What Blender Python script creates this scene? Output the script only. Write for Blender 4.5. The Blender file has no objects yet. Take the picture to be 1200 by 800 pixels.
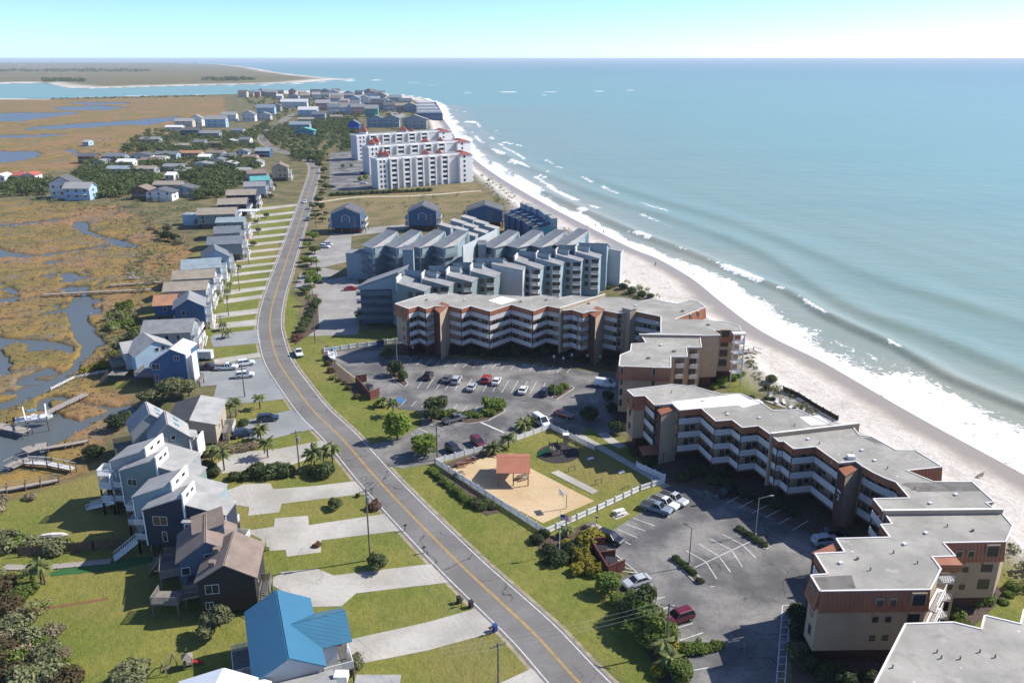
import bpy, bmesh, math, random
import numpy as np
from mathutils import Vector, Matrix
R = math.radians
rnd = random.Random(7)
scene = bpy.context.scene
COL = scene.collection

# ------------------------------------------------------------------ camera, sky, sun, exposure
CAM_H, FPX, HY, CX, CY = 75.0, 960.0, 68.6, 600.0, 400.0      # metres, and the lens in units of a 1200x800 frame
PITCH = math.atan((CY - HY) / FPX)
cam_d = bpy.data.cameras.new('camera')
cam_d.sensor_width = 36.0
cam_d.lens = 36.0 * FPX / 1200.0
cam_d.clip_start = 1.0
cam_d.clip_end = 400000.0
cam = bpy.data.objects.new('camera', cam_d)
cam.location = (0, 0, CAM_H)
cam.rotation_euler = (math.pi / 2 - PITCH, 0, 0)
COL.objects.link(cam)
scene.camera = cam

SUN_AZ, SUN_EL = 16.0, 40.0            # azimuth measured from +X (right of frame) towards +Y (away)
world = bpy.data.worlds.new('World')
scene.world = world
world.use_nodes = True
wn = world.node_tree.nodes
wl = world.node_tree.links
sky = wn.new('ShaderNodeTexSky')
sky.sky_type = 'NISHITA'
sky.sun_disc = False
sky.sun_elevation = R(SUN_EL)
sky.sun_rotation = R(90.0 - SUN_AZ)
sky.altitude = 50
sky.air_density = 0.45
sky.dust_density = 0.3
sky.ozone_density = 6.0
wl.new(sky.outputs[0], wn['Background'].inputs[0])
wn['Background'].inputs[1].default_value = 0.15

sun_d = bpy.data.lights.new('sun', 'SUN')
sun_d.energy = 4.0
sun_d.angle = R(0.55)
sun_d.color = (1.0, 0.95, 0.87)
sun = bpy.data.objects.new('sun', sun_d)
az, el = R(SUN_AZ), R(SUN_EL)
sdir = Vector((math.cos(el) * math.cos(az), math.cos(el) * math.sin(az), math.sin(el)))
sun.rotation_euler = sdir.to_track_quat('Z', 'Y').to_euler()
sun.location = (0, 0, 300)
COL.objects.link(sun)

vs = scene.view_settings
vs.view_transform = 'Standard'
vs.look = 'None'
vs.exposure = 0.78
vs.gamma = 1.0
vs.use_curve_mapping = False
scene.render.engine = 'CYCLES'
scene.cycles.max_bounces = 5
scene.cycles.diffuse_bounces = 2
scene.cycles.glossy_bounces = 2
scene.cycles.transmission_bounces = 2
scene.cycles.transparent_max_bounces = 4
scene.cycles.volume_bounces = 0
scene.cycles.caustics_reflective = False
scene.cycles.caustics_refractive = False
scene.cycles.use_denoising = True

# ------------------------------------------------------------------ survey: where a point of the plan lies on the ground
CP, SP = math.cos(PITCH), math.sin(PITCH)
def G(px, py, z=0.0):
    d = (CAM_H - z) / (CP * (py - HY) / FPX)
    return Vector(((px - CX) / FPX * d, d * (CP - (py - CY) / FPX * SP), z))
def Gxy(px, py, z=0.0):
    v = G(px, py, z)
    return (v.x, v.y)
def GL(pts, z=0.0):
    return [Gxy(x, y, z) for x, y in pts]

# ------------------------------------------------------------------ objects
def link(o):
    COL.objects.link(o)
    return o
def tag(o, label=None, cat=None, group=None, kind=None):
    if label: o['label'] = label
    if cat: o['category'] = cat
    if group: o['group'] = group
    if kind: o['kind'] = kind
    return o
def thing(name, label, cat, loc=(0, 0, 0), rz=0.0, group=None):
    o = link(bpy.data.objects.new(name, None))
    o.empty_display_size = 0.5
    o.location = loc
    o.rotation_euler = (0, 0, rz)
    return tag(o, label, cat, group)
def obj(name, mesh, parent=None, loc=(0, 0, 0), rz=0.0, scale=None):
    o = link(bpy.data.objects.new(name, mesh))
    o.parent = parent
    o.location = loc
    if rz: o.rotation_euler = (0, 0, rz)
    if scale: o.scale = scale
    return o
def copy_tree(src, loc=None, rz=None, label=None, group=None, parent=None, scale=None):
    c = link(src.copy())
    if parent is not None: c.parent = parent
    if loc is not None: c.location = loc
    if rz is not None: c.rotation_euler = (0, 0, rz)
    if scale is not None: c.scale = scale
    if label: c['label'] = label
    if group: c['group'] = group
    for ch in src.children:
        copy_tree(ch, parent=c)
    return c

class MB:
    """collects shapes and links them as ONE mesh"""
    def __init__(s):
        s.v, s.f = [], []
    def add(s, vs, fs):
        n = len(s.v)
        s.v += [tuple(v) for v in vs]
        s.f += [tuple(i + n for i in f) for f in fs]
        return s
    def box(s, cx, cy, cz, sx, sy, sz, rz=0.0):
        c, n = math.cos(rz), math.sin(rz)
        vs = []
        for k in (-.5, .5):
            for a, b in ((-.5, -.5), (.5, -.5), (.5, .5), (-.5, .5)):
                x, y = a * sx, b * sy
                vs.append((cx + x * c - y * n, cy + x * n + y * c, cz + k * sz))
        return s.add(vs, [(3, 2, 1, 0), (4, 5, 6, 7), (0, 1, 5, 4), (1, 2, 6, 5), (2, 3, 7, 6), (3, 0, 4, 7)])
    def b2(s, x0, x1, y0, y1, z0, z1):
        return s.box((x0 + x1) / 2, (y0 + y1) / 2, (z0 + z1) / 2, x1 - x0, y1 - y0, z1 - z0)
    def seg(s, a, b, w, z0, z1):
        """upright slab of width w from a to b (xy)"""
        dx, dy = b[0] - a[0], b[1] - a[1]
        return s.box((a[0] + b[0]) / 2, (a[1] + b[1]) / 2, (z0 + z1) / 2, math.hypot(dx, dy), w, z1 - z0, math.atan2(dy, dx))
    def bar(s, a, b, w, h=None):
        """square bar between two 3-D points"""
        a, b = Vector(a), Vector(b)
        h = h or w
        d = (b - a).normalized()
        u = d.cross(Vector((0, 0, 1)))
        if u.length < 1e-4: u = Vector((1, 0, 0))
        u.normalize(); w2 = u.cross(d).normalized()
        u, w2 = u * w / 2, w2 * h / 2
        vs = [p + i * u + j * w2 for p in (a, b) for i, j in ((-1, -1), (1, -1), (1, 1), (-1, 1))]
        return s.add(vs, [(3, 2, 1, 0), (4, 5, 6, 7), (0, 1, 5, 4), (1, 2, 6, 5), (2, 3, 7, 6), (3, 0, 4, 7)])
    def tube(s, a, b, r0, r1=None, n=8):
        a, b = Vector(a), Vector(b)
        r1 = r0 if r1 is None else r1
        d = (b - a).normalized()
        u = d.cross(Vector((0, 0, 1)))
        if u.length < 1e-4: u = Vector((1, 0, 0))
        u.normalize(); w = d.cross(u)
        vs = []
        for p, r in ((a, r0), (b, r1)):
            for k in range(n):
                t = 2 * math.pi * k / n
                vs.append(p + (u * math.cos(t) + w * math.sin(t)) * r)
        fs = [(k, (k + 1) % n, n + (k + 1) % n, n + k) for k in range(n)]
        return s.add(vs, fs + [tuple(range(n - 1, -1, -1)), tuple(range(n, 2 * n))])
    def prism(s, poly, z0, z1):
        """poly: ccw xy list; z0/z1 numbers or lists"""
        n = len(poly)
        a = sum(poly[i][0] * poly[(i + 1) % n][1] - poly[(i + 1) % n][0] * poly[i][1] for i in range(n))
        Z0 = z0 if isinstance(z0, (list, tuple)) else [z0] * n
        Z1 = z1 if isinstance(z1, (list, tuple)) else [z1] * n
        idx = list(range(n)) if a > 0 else list(range(n - 1, -1, -1))
        vs = [(poly[i][0], poly[i][1], Z0[i]) for i in idx] + [(poly[i][0], poly[i][1], Z1[i]) for i in idx]
        fs = [(k, (k + 1) % n, n + (k + 1) % n, n + k) for k in range(n)]
        return s.add(vs, fs + [tuple(range(n - 1, -1, -1)), tuple(range(n, 2 * n))])
    def sheet(s, poly, z):
        n = len(poly)
        a = sum(poly[i][0] * poly[(i + 1) % n][1] - poly[(i + 1) % n][0] * poly[i][1] for i in range(n))
        p = poly if a > 0 else poly[::-1]
        return s.add([(x, y, z) for x, y in p], [tuple(range(n))])
    def ball(s, c, rx, ry, rz, nu=10, nv=6, jit=0.0, rg=None):
        vs = [(c[0], c[1], c[2] - rz)]
        for j in range(1, nv):
            ph = -math.pi / 2 + math.pi * j / nv
            for i in range(nu):
                t = 2 * math.pi * i / nu
                k = 1 + (rg.uniform(-jit, jit) if rg else 0)
                vs.append((c[0] + rx * math.cos(ph) * math.cos(t) * k, c[1] + ry * math.cos(ph) * math.sin(t) * k, c[2] + rz * math.sin(ph) * k))
        vs.append((c[0], c[1], c[2] + rz))
        fs = [(0, 1 + (i + 1) % nu, 1 + i) for i in range(nu)]
        for j in range(nv - 2):
            for i in range(nu):
                a, b = 1 + j * nu + i, 1 + j * nu + (i + 1) % nu
                fs.append((a, b, b + nu, a + nu))
        top = len(vs) - 1; o = 1 + (nv - 2) * nu
        fs += [(o + i, o + (i + 1) % nu, top) for i in range(nu)]
        return s.add(vs, fs)
    def mesh(s, name, m, smooth=False):
        me = bpy.data.meshes.new(name)
        me.from_pydata(s.v, [], s.f)
        me.materials.append(m)
        if smooth: me.polygons.foreach_set('use_smooth', [True] * len(me.polygons))
        me.update()
        return me
    def build(s, name, m, parent=None, loc=(0, 0, 0), rz=0.0, smooth=False):
        return obj(name, s.mesh(name, m, smooth), parent, loc, rz)

# ------------------------------------------------------------------ materials
def lin(h):
    h = h.lstrip('#')
    c = [int(h[i:i + 2], 16) / 255 for i in (0, 2, 4)]
    return tuple(x / 12.92 if x <= 0.04045 else ((x + 0.055) / 1.055) ** 2.4 for x in c)
MATS = {}
def newmat(name):
    m = bpy.data.materials.new(name)
    m.use_nodes = True
    nt = m.node_tree
    return m, nt.nodes, nt.links, nt.nodes['Principled BSDF']
def mixc(N, L, fac, a, b, mode='MIX'):
    n = N.new('ShaderNodeMix'); n.data_type = 'RGBA'; n.blend_type = mode; n.clamp_factor = True
    for sock, v in ((0, fac), (6, a), (7, b)):
        if hasattr(v, 'is_linked') or hasattr(v, 'links'): L.new(v, n.inputs[sock])
        elif sock == 0: n.inputs[0].default_value = v
        else: n.inputs[sock].default_value = (*v, 1) if len(v) == 3 else v
    return n.outputs[2]
def mth(N, L, op, a, b=None, c=None):
    n = N.new('ShaderNodeMath'); n.operation = op
    for i, v in enumerate((a, b, c)):
        if v is None: continue
        if hasattr(v, 'links'): L.new(v, n.inputs[i])
        else: n.inputs[i].default_value = v
    return n.outputs[0]
def ramp(N, L, v, a, b, lo=0.0, hi=1.0):
    n = N.new('ShaderNodeMapRange'); n.interpolation_type = 'SMOOTHSTEP'
    L.new(v, n.inputs[0])
    for i, q in ((1, a), (2, b), (3, lo), (4, hi)): n.inputs[i].default_value = q
    return n.outputs[0]
def noise(N, L, vec, scale, detail=3.0, rough=0.55):
    n = N.new('ShaderNodeTexNoise'); n.inputs['Scale'].default_value = scale
    n.inputs['Detail'].default_value = detail; n.inputs['Roughness'].default_value = rough
    if vec is not None: L.new(vec, n.inputs['Vector'])
    return n.outputs[0]
def mat(name, col, rough=0.8, var=0.12, scale=1.5, metal=0.0, bump=0.0, rnd_var=0.0, spec=0.5, stain=0.0):
    """plain painted / weathered surface: base colour with two noises of mottling, optional relief and per-object shift"""
    if name in MATS: return MATS[name]
    if isinstance(col, str): col = lin(col)
    m, N, L, B = newmat(name)
    tc = N.new('ShaderNodeTexCoord').outputs['Object']
    n1 = noise(N, L, tc, scale, 4)
    dark = tuple(c * (1 - var) for c in col); lite = tuple(min(1, c * (1 + var)) for c in col)
    c = mixc(N, L, ramp(N, L, n1, 0.3, 0.7), dark, lite)
    if stain:
        n2 = noise(N, L, tc, scale * 0.25, 5, 0.7)
        c = mixc(N, L, ramp(N, L, n2, 0.52, 0.72, 0, stain), c, tuple(x * 0.5 for x in col))
    if rnd_var:
        oi = N.new('ShaderNodeObjectInfo').outputs['Random']
        hs = N.new('ShaderNodeHueSaturation')
        L.new(ramp(N, L, oi, 0, 1, 1 - rnd_var, 1 + rnd_var), hs.inputs['Value'])
        L.new(c, hs.inputs['Color']); c = hs.outputs[0]
    L.new(c, B.inputs['Base Color'])
    B.inputs['Roughness'].default_value = rough
    B.inputs['Metallic'].default_value = metal
    B.inputs['Specular IOR Level'].default_value = spec
    if bump:
        bp = N.new('ShaderNodeBump'); bp.inputs['Strength'].default_value = bump; bp.inputs['Distance'].default_value = 0.05
        L.new(noise(N, L, tc, scale * 6, 3), bp.inputs['Height']); L.new(bp.outputs[0], B.inputs['Normal'])
    MATS[name] = m
    return m

def band_mat(name, col, col2, axis='z', pitch=0.3, width=0.12, rough=0.8, var=0.1, scale=1.0):
    """surface with fine ruled courses (clapboard, shingle rows, standing seams too fine to model)"""
    if name in MATS: return MATS[name]
    m, N, L, B = newmat(name)
    tc = N.new('ShaderNodeTexCoord').outputs['Object']
    sp = N.new('ShaderNodeSeparateXYZ'); L.new(tc, sp.inputs[0])
    a = sp.outputs['xyz'.index(axis)]
    fr = mth(N, L, 'FRACT', mth(N, L, 'DIVIDE', a, pitch))
    line = ramp(N, L, fr, width * 0.6, width, 1, 0)
    n1 = noise(N, L, tc, scale, 4)
    ca = lin(col) if isinstance(col, str) else col
    cb = lin(col2) if isinstance(col2, str) else col2
    c = mixc(N, L, ramp(N, L, n1, 0.3, 0.7), tuple(x * (1 - var) for x in ca), tuple(x * (1 + var) for x in ca))
    c = mixc(N, L, line, c, cb)
    L.new(c, B.inputs['Base Color']); B.inputs['Roughness'].default_value = rough
    MATS[name] = m
    return m
# ------------------------------------------------------------------ terrain: one ground sheet with marsh creeks, dunes and beach
def vnoise(x, y, seed=0):
    xi = np.floor(x).astype(np.int64); yi = np.floor(y).astype(np.int64)
    fx = x - xi; fy = y - yi
    fx = fx * fx * (3 - 2 * fx); fy = fy * fy * (3 - 2 * fy)
    def h(a, b):
        n = (a * 374761393 + b * 668265263 + seed * 974634777) & 0x7fffffff
        n = ((n ^ (n >> 13)) * 1274126177) & 0x7fffffff
        return ((n ^ (n >> 16)) & 0xffff) / 65535.0
    return (h(xi, yi) * (1 - fx) + h(xi + 1, yi) * fx) * (1 - fy) + (h(xi, yi + 1) * (1 - fx) + h(xi + 1, yi + 1) * fx) * fy
def fbm(x, y, s, seed=0, o=4):
    t = 0; a = 0.5
    for k in range(o):
        t = t + a * vnoise(x / s, y / s, seed + k); s *= 0.5; a *= 0.5
    return t / (1 - 0.5 ** o)
def inpoly(X, Y, poly):
    c = np.zeros(X.shape, bool); n = len(poly)
    for i in range(n):
        x0, y0 = poly[i]; x1, y1 = poly[(i + 1) % n]
        if y0 == y1: continue
        k = ((y0 > Y) != (y1 > Y)) & (X < (x1 - x0) * (Y - y0) / (y1 - y0) + x0)
        c ^= k
    return c
def dline(X, Y, pts, closed=False):
    d = np.full(X.shape, 1e9)
    P = list(pts) + ([pts[0]] if closed else [])
    for (x0, y0), (x1, y1) in zip(P[:-1], P[1:]):
        dx, dy = x1 - x0, y1 - y0
        t = np.clip(((X - x0) * dx + (Y - y0) * dy) / max(dx * dx + dy * dy, 1e-9), 0, 1)
        d = np.minimum(d, np.hypot(X - x0 - t * dx, Y - y0 - t * dy))
    return d
def sdf(X, Y, poly):
    """metres, negative inside"""
    d = dline(X, Y, poly, True)
    return np.where(inpoly(X, Y, poly), -d, d)
def sstep(v, a, b):
    t = np.clip((v - a) / (b - a), 0, 1)
    return t * t * (3 - 2 * t)
def smooth_line(P, k=4):
    """Catmull-Rom through the points"""
    out = []
    Q = [P[0]] + list(P) + [P[-1]]
    for i in range(1, len(Q) - 2):
        p0, p1, p2, p3 = [np.array(q, float) for q in Q[i - 1:i + 3]]
        for j in range(k):
            t = j / k
            out.append(tuple(0.5 * ((2 * p1) + (-p0 + p2) * t + (2 * p0 - 5 * p1 + 4 * p2 - p3) * t * t + (-p0 + 3 * p1 - 3 * p2 + p3) * t ** 3)))
    out.append(tuple(map(float, P[-1])))
    return out

SEA_Z = -1.0
SHORE_PX = [(330, 106.5), (400, 108), (450, 110), (480, 113), (500, 117), (512, 123), (516, 130), (517, 136), (527, 150), (540, 172), (560, 190), (590, 211), (640, 240), (690, 266), (740, 291), (770, 303), (810, 326), (840, 350), (875, 377), (910, 398),
            (958, 421), (1002, 446), (1050, 474), (1100, 502), (1150, 529), (1200, 556), (1300, 612), (1450, 700), (1700, 860), (2000, 1100)]
SHORE = smooth_line(GL(SHORE_PX, SEA_Z), 4)
DUNE_PX = [(300, 109.5), (400, 111), (450, 113), (480, 116), (497, 121), (503, 130), (505, 140), (512, 160), (522, 178), (548, 196), (580, 220), (612, 246), (650, 272), (690, 300), (728, 330), (765, 350), (825, 372), (868, 405), (892, 436), (962, 486), (1010, 512), (1070, 545), (1130, 590), (1190, 640), (1250, 690), (1400, 800), (1700, 1100)]
DUNE = smooth_line(GL(DUNE_PX), 4)
LAND_N = [(-1500, 118), (-300, 116), (0, 115), (50, 116), (100, 114), (200, 112), (270, 110.5), (300, 108), (330, 106.5)]
land_poly = GL(LAND_N[:-1], SEA_Z) + SHORE + [(60, -60), (-400, -60), (-4000, 400)]
FAR_PX = [(-1200, 101), (-300, 100), (0, 98.6), (55, 97.6), (82, 103.8), (110, 104), (180, 101.8), (250, 100), (320, 98.4), (352, 97.3), (392, 94), (420, 94.2), (395, 92.2), (380, 91), (355, 88.6), (325, 85), (295, 79.5), (262, 76), (180, 73.6), (-300, 73.6), (-1200, 73.6)]
far_poly = GL(FAR_PX, SEA_Z)
MARSH_PX = [(-1500, 118), (0, 117), (200, 114), (262, 113), (268, 135), (215, 142), (200, 160), (170, 168), (150, 185), (90, 196), (40, 205), (0, 212), (-200, 215), (-400, 235), (0, 236), (140, 240), (180, 262), (225, 278), (228, 296), (205, 318), (185, 340), (165, 372), (150, 400), (142, 428), (120, 440), (135, 452), (160, 470), (158, 485), (140, 500), (118, 520), (110, 545), (60, 566), (0, 585), (-300, 640), (-1500, 900)]
marsh_poly = GL(MARSH_PX)
# (points, closed?, half width m)  creeks and pools of the marsh
WATER = [
    ([(-60, 133), (60, 132), (92, 131), (85, 134), (62, 137), (25, 142), (-60, 142)], 1, 0),
    ([(25, 150), (82, 145), (140, 142), (200, 137), (212, 135), (207, 140), (175, 147), (140, 146.5), (100, 150), (32, 152)], 1, 0),
    ([(-80, 159), (85, 157.5), (50, 160.5), (-80, 163)], 1, 0),
    ([(-60, 177), (47, 177), (55, 180), (25, 189), (-60, 194)], 1, 0),
    ([(60, 126), (110, 124), (160, 126), (120, 129), (70, 129)], 1, 0), ([(70, 121), (130, 119.5), (165, 121), (110, 123)], 1, 0),
    ([(78, 174), (85, 178), (90, 181)], 0, 3),
    ([(91, 261), (96, 267), (101, 272), (112, 275), (125, 279), (140, 284), (156, 289)], 0, 2.6),
    ([(-40, 260), (0, 264), (28, 262), (70, 257), (110, 247), (150, 243)], 0, 1.0), ([(-40, 286), (0, 292), (18, 297), (33, 300), (70, 296), (120, 288)], 0, 1.5),
    ([(-30, 262), (18, 264), (-30, 268)], 1, 0), ([(-30, 288), (12, 292), (32, 299), (20, 302), (-30, 296)], 1, 0),
    ([(40, 306), (62, 303), (80, 303), (68, 309), (48, 311)], 1, 0), ([(-30, 313), (27, 315), (20, 319), (-30, 323)], 1, 0),
    ([(-40, 333), (25, 329), (48, 323), (68, 318), (100, 316), (106, 323), (98, 329), (72, 335), (40, 340), (10, 347), (-40, 352)], 1, 0),
    ([(20, 364), (44, 358), (76, 350), (70, 360), (40, 366)], 1, 0), ([(-30, 350), (20, 352), (60, 344), (100, 339), (120, 330)], 0, 1.0),
    ([(-40, 376), (30, 372), (62, 366), (88, 360)], 0, 0.8),
    ([(100, 338), (97, 350), (95, 361), (91, 372), (95, 384), (102, 394), (111, 403)], 0, 3.1), ([(106, 398), (98, 418), (84, 433), (62, 447), (36, 462), (0, 476), (-60, 492)], 0, 2.2),
    ([(-40, 392), (25, 394), (70, 398), (92, 404), (92, 411), (80, 418), (40, 427), (20, 440), (-40, 452)], 1, 0),
    ([(-40, 502), (20, 494), (67, 486), (105, 491), (122, 494), (90, 508), (60, 524), (56, 536), (64, 541), (30, 545), (0, 559), (-60, 580)], 1, 0),
    ([(105, 491), (128, 485), (142, 478), (150, 480), (160, 486)], 0, 1.7), ([(66, 487), (50, 474), (58, 466), (90, 470), (130, 478)], 0, 0.7),
]
LAWN_PX = [  # mown grass
    [(327, 300), (352, 300), (332, 345), (330, 372), (332, 400), (352, 440), (400, 490), (450, 545), (520, 610), (610, 690), (740, 810), (900, 1000), (1100, 1000), (880, 800), (800, 780), (740, 700), (700, 660), (690, 645), (715, 620), (752, 600), (800, 560), (790, 540), (700, 500), (640, 500), (520, 540), (490, 520), (494, 480), (460, 478), (415, 446), (390, 415), (372, 395), (350, 392), (345, 350)],
    [(300, 240), (345, 240), (320, 300), (306, 350), (300, 372), (305, 412), (320, 445), (352, 485), (400, 530), (500, 635), (600, 740), (680, 830), (400, 900), (0, 900), (-300, 900), (-300, 660), (0, 590), (60, 572), (112, 556), (190, 560), (240, 550), (262, 500), (285, 480), (280, 440), (240, 415), (245, 370), (262, 320), (280, 280), (296, 250)],
    [(60, 452), (90, 440), (150, 446), (182, 452), (180, 470), (130, 472), (98, 461), (62, 458)],
    [(205, 290), (240, 284), (240, 300), (205, 306)], [(150, 355), (180, 350), (180, 370), (155, 372)],
    [(380, 412), (470, 398), (470, 385), (370, 392)], [(850, 440), (880, 438), (905, 462), (860, 462), (845, 455)], [(1000, 560), (1250, 690), (1250, 800), (1130, 740)],
]
lawn_polys = [GL(p) for p in LAWN_PX]
TAN_PX = [(365, 232), (440, 224), (560, 214), (600, 226), (640, 262), (560, 275), (430, 262), (372, 280)]

ys = np.concatenate([np.arange(73.0, 80, 0.35), np.arange(80, 112, 0.5), np.arange(112, 200, 1.0), np.arange(200, 800, 1.9), np.arange(800, 1300, 14)])
xs = np.concatenate([np.arange(-1400, -30, 40), np.arange(-30, 1230, 2.0), np.arange(1230, 1700, 20)])
XX, YY = np.meshgrid(xs, ys)
D = CAM_H / (CP * (YY - HY) / FPX)
WX = (XX - CX) / FPX * D
WY = D * (CP - (YY - CY) / FPX * SP)
onland = inpoly(WX, WY, land_poly)
dsh = dline(WX, WY, SHORE)
ssea = np.where(onland, -dsh, dsh)                       # metres offshore of the waterline
dland = sdf(WX, WY, land_poly)
ddune = dline(WX, WY, DUNE)
dune_poly = DUNE + [(60, -60), (-6000, -60), (-6000, 4000)]
ininl = inpoly(WX, WY, dune_poly)
nz = fbm(WX, WY, 14, 3); nz2 = fbm(WX, WY, 4, 9); nzb = fbm(WX, WY, 60, 5)
# beach profile: 0.6 at the dune foot, waterline at SEA_Z, on down to -4
beach = np.interp(-ssea, [-60, -25, 0, 4, 12, 30], [-4.5, -2.4, SEA_Z, -0.62, -0.05, 0.35])
Z = np.where(ininl, 0.0, beach + (nz2 - 0.5) * 0.22 * sstep(-ssea, 3, 10))
edge = sstep(ddune, 0, 9)
Z = np.where(ininl, 0.0 + (0.9 + 0.9 * nz) * np.exp(-(ddune / 5.0) ** 2) * (WY > 90), Z)
Z = np.where(~ininl & (ddune < 4), Z * sstep(ddune, -3, 4) + (0.6 + 0.5 * nz) * (1 - sstep(ddune, -3, 4)), Z)
# west side: marsh shelf, creeks
dm = sdf(WX, WY, marsh_poly)
marsh = 1 - sstep(dm + (nz - 0.5) * 8, -2.5, 2.5)
Z = Z - marsh * (0.5 + 0.3 * nz2 - 0.2)
wat = np.zeros_like(Z)
for pts, closed, hw in WATER:
    P = GL(pts, -0.7)
    if not closed: P = smooth_line(P, 3)
    dd = sdf(WX, WY, P) + 1.2 if closed else dline(WX, WY, P) - hw * .8
    sc = np.clip(D / 300, 0.6, 3)
    isl = 1 - .95 * sstep(fbm(WX, WY, 8, 91, 3), .47, .56) if closed and pts[0][1] > 300 and pts[0][1] < 480 else 1.0
    wat = np.maximum(wat, isl - isl * sstep(dd + (nz - 0.5) * 6 * sc + (nz2 - 0.5) * 3.0 * sc, -1.0 * sc, 1.2 * sc))
wet = fbm(WX, WY, 9, 31, 3)
patch = (sstep(fbm(WX, WY, 45, 17), 0.6, 0.7) * sstep(wet, 0.5, 0.62)) * marsh * (XX < 120) * (YY > 300) * (YY < 460)
wat = np.maximum(wat, patch * 0.9)
Z = Z - wat * 1.0
# far shore north of the marsh and the island beyond the inlet
df = sdf(WX, WY, far_poly)
Zfar = np.interp(-df, [-200, 0, 30, 120], [-6, SEA_Z, 1.0, 2.5]) + 5.0 * sstep(-df, 150, 900) * fbm(WX, WY, 700, 41)
nland = dland > 0
Z = np.where(nland & (YY < 118) & (ssea > 0) & (df < dland), Zfar, Z)
north = np.interp(-dland, [0, 25], [0, 1])
Z = np.where(onland & (YY < 120) & (XX < 330), Z * north + (1 - north) * SEA_Z, Z)
Z = np.where(nland & (XX < 330) & (YY < 125) & (df > dland), -3.0, Z)
sand = np.where(ininl | (nland & (YY < 118) & (df < dland)), 0, 1.0) * (1 - marsh)
sand = np.maximum(sand, (1 - sstep(ddune, 0.5, 4 + 7 * nz)) * ininl)
sandf = np.where(df < 0, 1 - sstep(-df + (fbm(WX, WY, 200, 77) - .5) * 120, 10, 110), 0) * (YY < 118) * nland
sand = np.maximum(sand, sandf)
sand = np.maximum(sand, (onland & (XX < 60) & (dland > -45)) * 1.0)
lawn = np.zeros_like(Z)
for P in lawn_polys:
    lawn = np.maximum(lawn, 1 - sstep(sdf(WX, WY, P) + (nz - 0.5) * 4, -1.0, 1.5))
lawn *= 1 - marsh
tan = 1 - sstep(sdf(WX, WY, GL(TAN_PX)), -4, 6)
tan = np.maximum(tan, np.where((df < 0) & nland & (YY < 118), .15 + .5 * sstep(fbm(WX, WY, 400, 88), .48, .6), 0))
for a in (): pass
def grid_mesh(name, Xw, Yw, Zw, keep, attrs, m):
    ny, nx = Xw.shape
    idx = np.arange(nx * ny).reshape(ny, nx)
    q = np.stack([idx[1:, :-1], idx[1:, 1:], idx[:-1, 1:], idx[:-1, :-1]], -1).reshape(-1, 4)
    kf = (keep[1:, :-1] | keep[1:, 1:] | keep[:-1, 1:] | keep[:-1, :-1]).reshape(-1)
    q = q[kf]
    used = np.zeros(nx * ny, bool); used[q.ravel()] = True
    new = np.cumsum(used) - 1
    q = new[q]
    co = np.stack([Xw, Yw, Zw], -1).reshape(-1, 3)[used].astype(np.float32)
    me = bpy.data.meshes.new(name)
    me.vertices.add(len(co)); me.vertices.foreach_set('co', co.ravel())
    me.loops.add(len(q) * 4); me.loops.foreach_set('vertex_index', q.ravel().astype(np.int32))
    me.polygons.add(len(q))
    me.polygons.foreach_set('loop_start', np.arange(0, len(q) * 4, 4, dtype=np.int32))
    me.polygons.foreach_set('use_smooth', np.ones(len(q), bool))
    me.update(calc_edges=True)
    for k, a in attrs.items():
        at = me.attributes.new(k, 'FLOAT', 'POINT')
        at.data.foreach_set('value', a.reshape(-1)[used].astype(np.float32))
    me.materials.append(m)
    return obj(name, me)

def attr(N, name):
    n = N.new('ShaderNodeAttribute'); n.attribute_name = name
    return n.outputs['Fac']
# ground material: scrub / lawn / sand / marsh by what grows there
m_ground, N, L, B = newmat('ground_cover')
tc = N.new('ShaderNodeTexCoord').outputs['Object']
n_big = noise(N, L, tc, 0.02, 4); n_mid = noise(N, L, tc, 0.09, 5, 0.65); n_small = noise(N, L, tc, 0.7, 5, 0.7); n_fine = noise(N, L, tc, 3.0, 3)
scrub = mixc(N, L, ramp(N, L, n_mid, 0.35, 0.65), (0.075, 0.085, 0.028), (0.21, 0.17, 0.085))
scrub = mixc(N, L, ramp(N, L, n_small, 0.4, 0.75), scrub, (0.13, 0.115, 0.055))
tanc = mixc(N, L, ramp(N, L, n_mid, 0.4, 0.68), (0.215, 0.165, 0.075), (0.105, 0.105, 0.042))
tanc = mixc(N, L, ramp(N, L, n_small, 0.42, 0.7, 0, .6), tanc, (0.26, 0.21, 0.115))
c = mixc(N, L, attr(N, 'tan'), scrub, tanc)
lawnc = mixc(N, L, ramp(N, L, n_mid, 0.3, 0.7), (0.132, 0.158, 0.024), (0.235, 0.215, 0.05))
lawnc = mixc(N, L, ramp(N, L, n_small, 0.35, 0.75, 0, 0.55), lawnc, (0.075, 0.102, 0.016))
lawnc = mixc(N, L, ramp(N, L, n_big, 0.47, 0.65, 0, 0.7), lawnc, (0.25, 0.185, 0.07))
wv = N.new('ShaderNodeTexWave'); wv.inputs['Scale'].default_value = 0.23; wv.inputs['Distortion'].default_value = 1.2; wv.inputs['Detail'].default_value = 2
mp = N.new('ShaderNodeMapping'); mp.inputs['Rotation'].default_value = (0, 0, R(33)); L.new(tc, mp.inputs[0]); L.new(mp.outputs[0], wv.inputs['Vector'])
lawnc = mixc(N, L, ramp(N, L, wv.outputs[1], 0.4, 0.7, 0, 0.22), lawnc, (0.17, 0.2, 0.04))
c = mixc(N, L, attr(N, 'lawn'), c, lawnc)
msh = mixc(N, L, ramp(N, L, n_mid, 0.33, 0.62), (0.31, 0.195, 0.05), (0.175, 0.14, 0.042))
msh = mixc(N, L, ramp(N, L, n_big, 0.46, 0.62, 0, .85), msh, (0.32, 0.175, 0.08))
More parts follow.
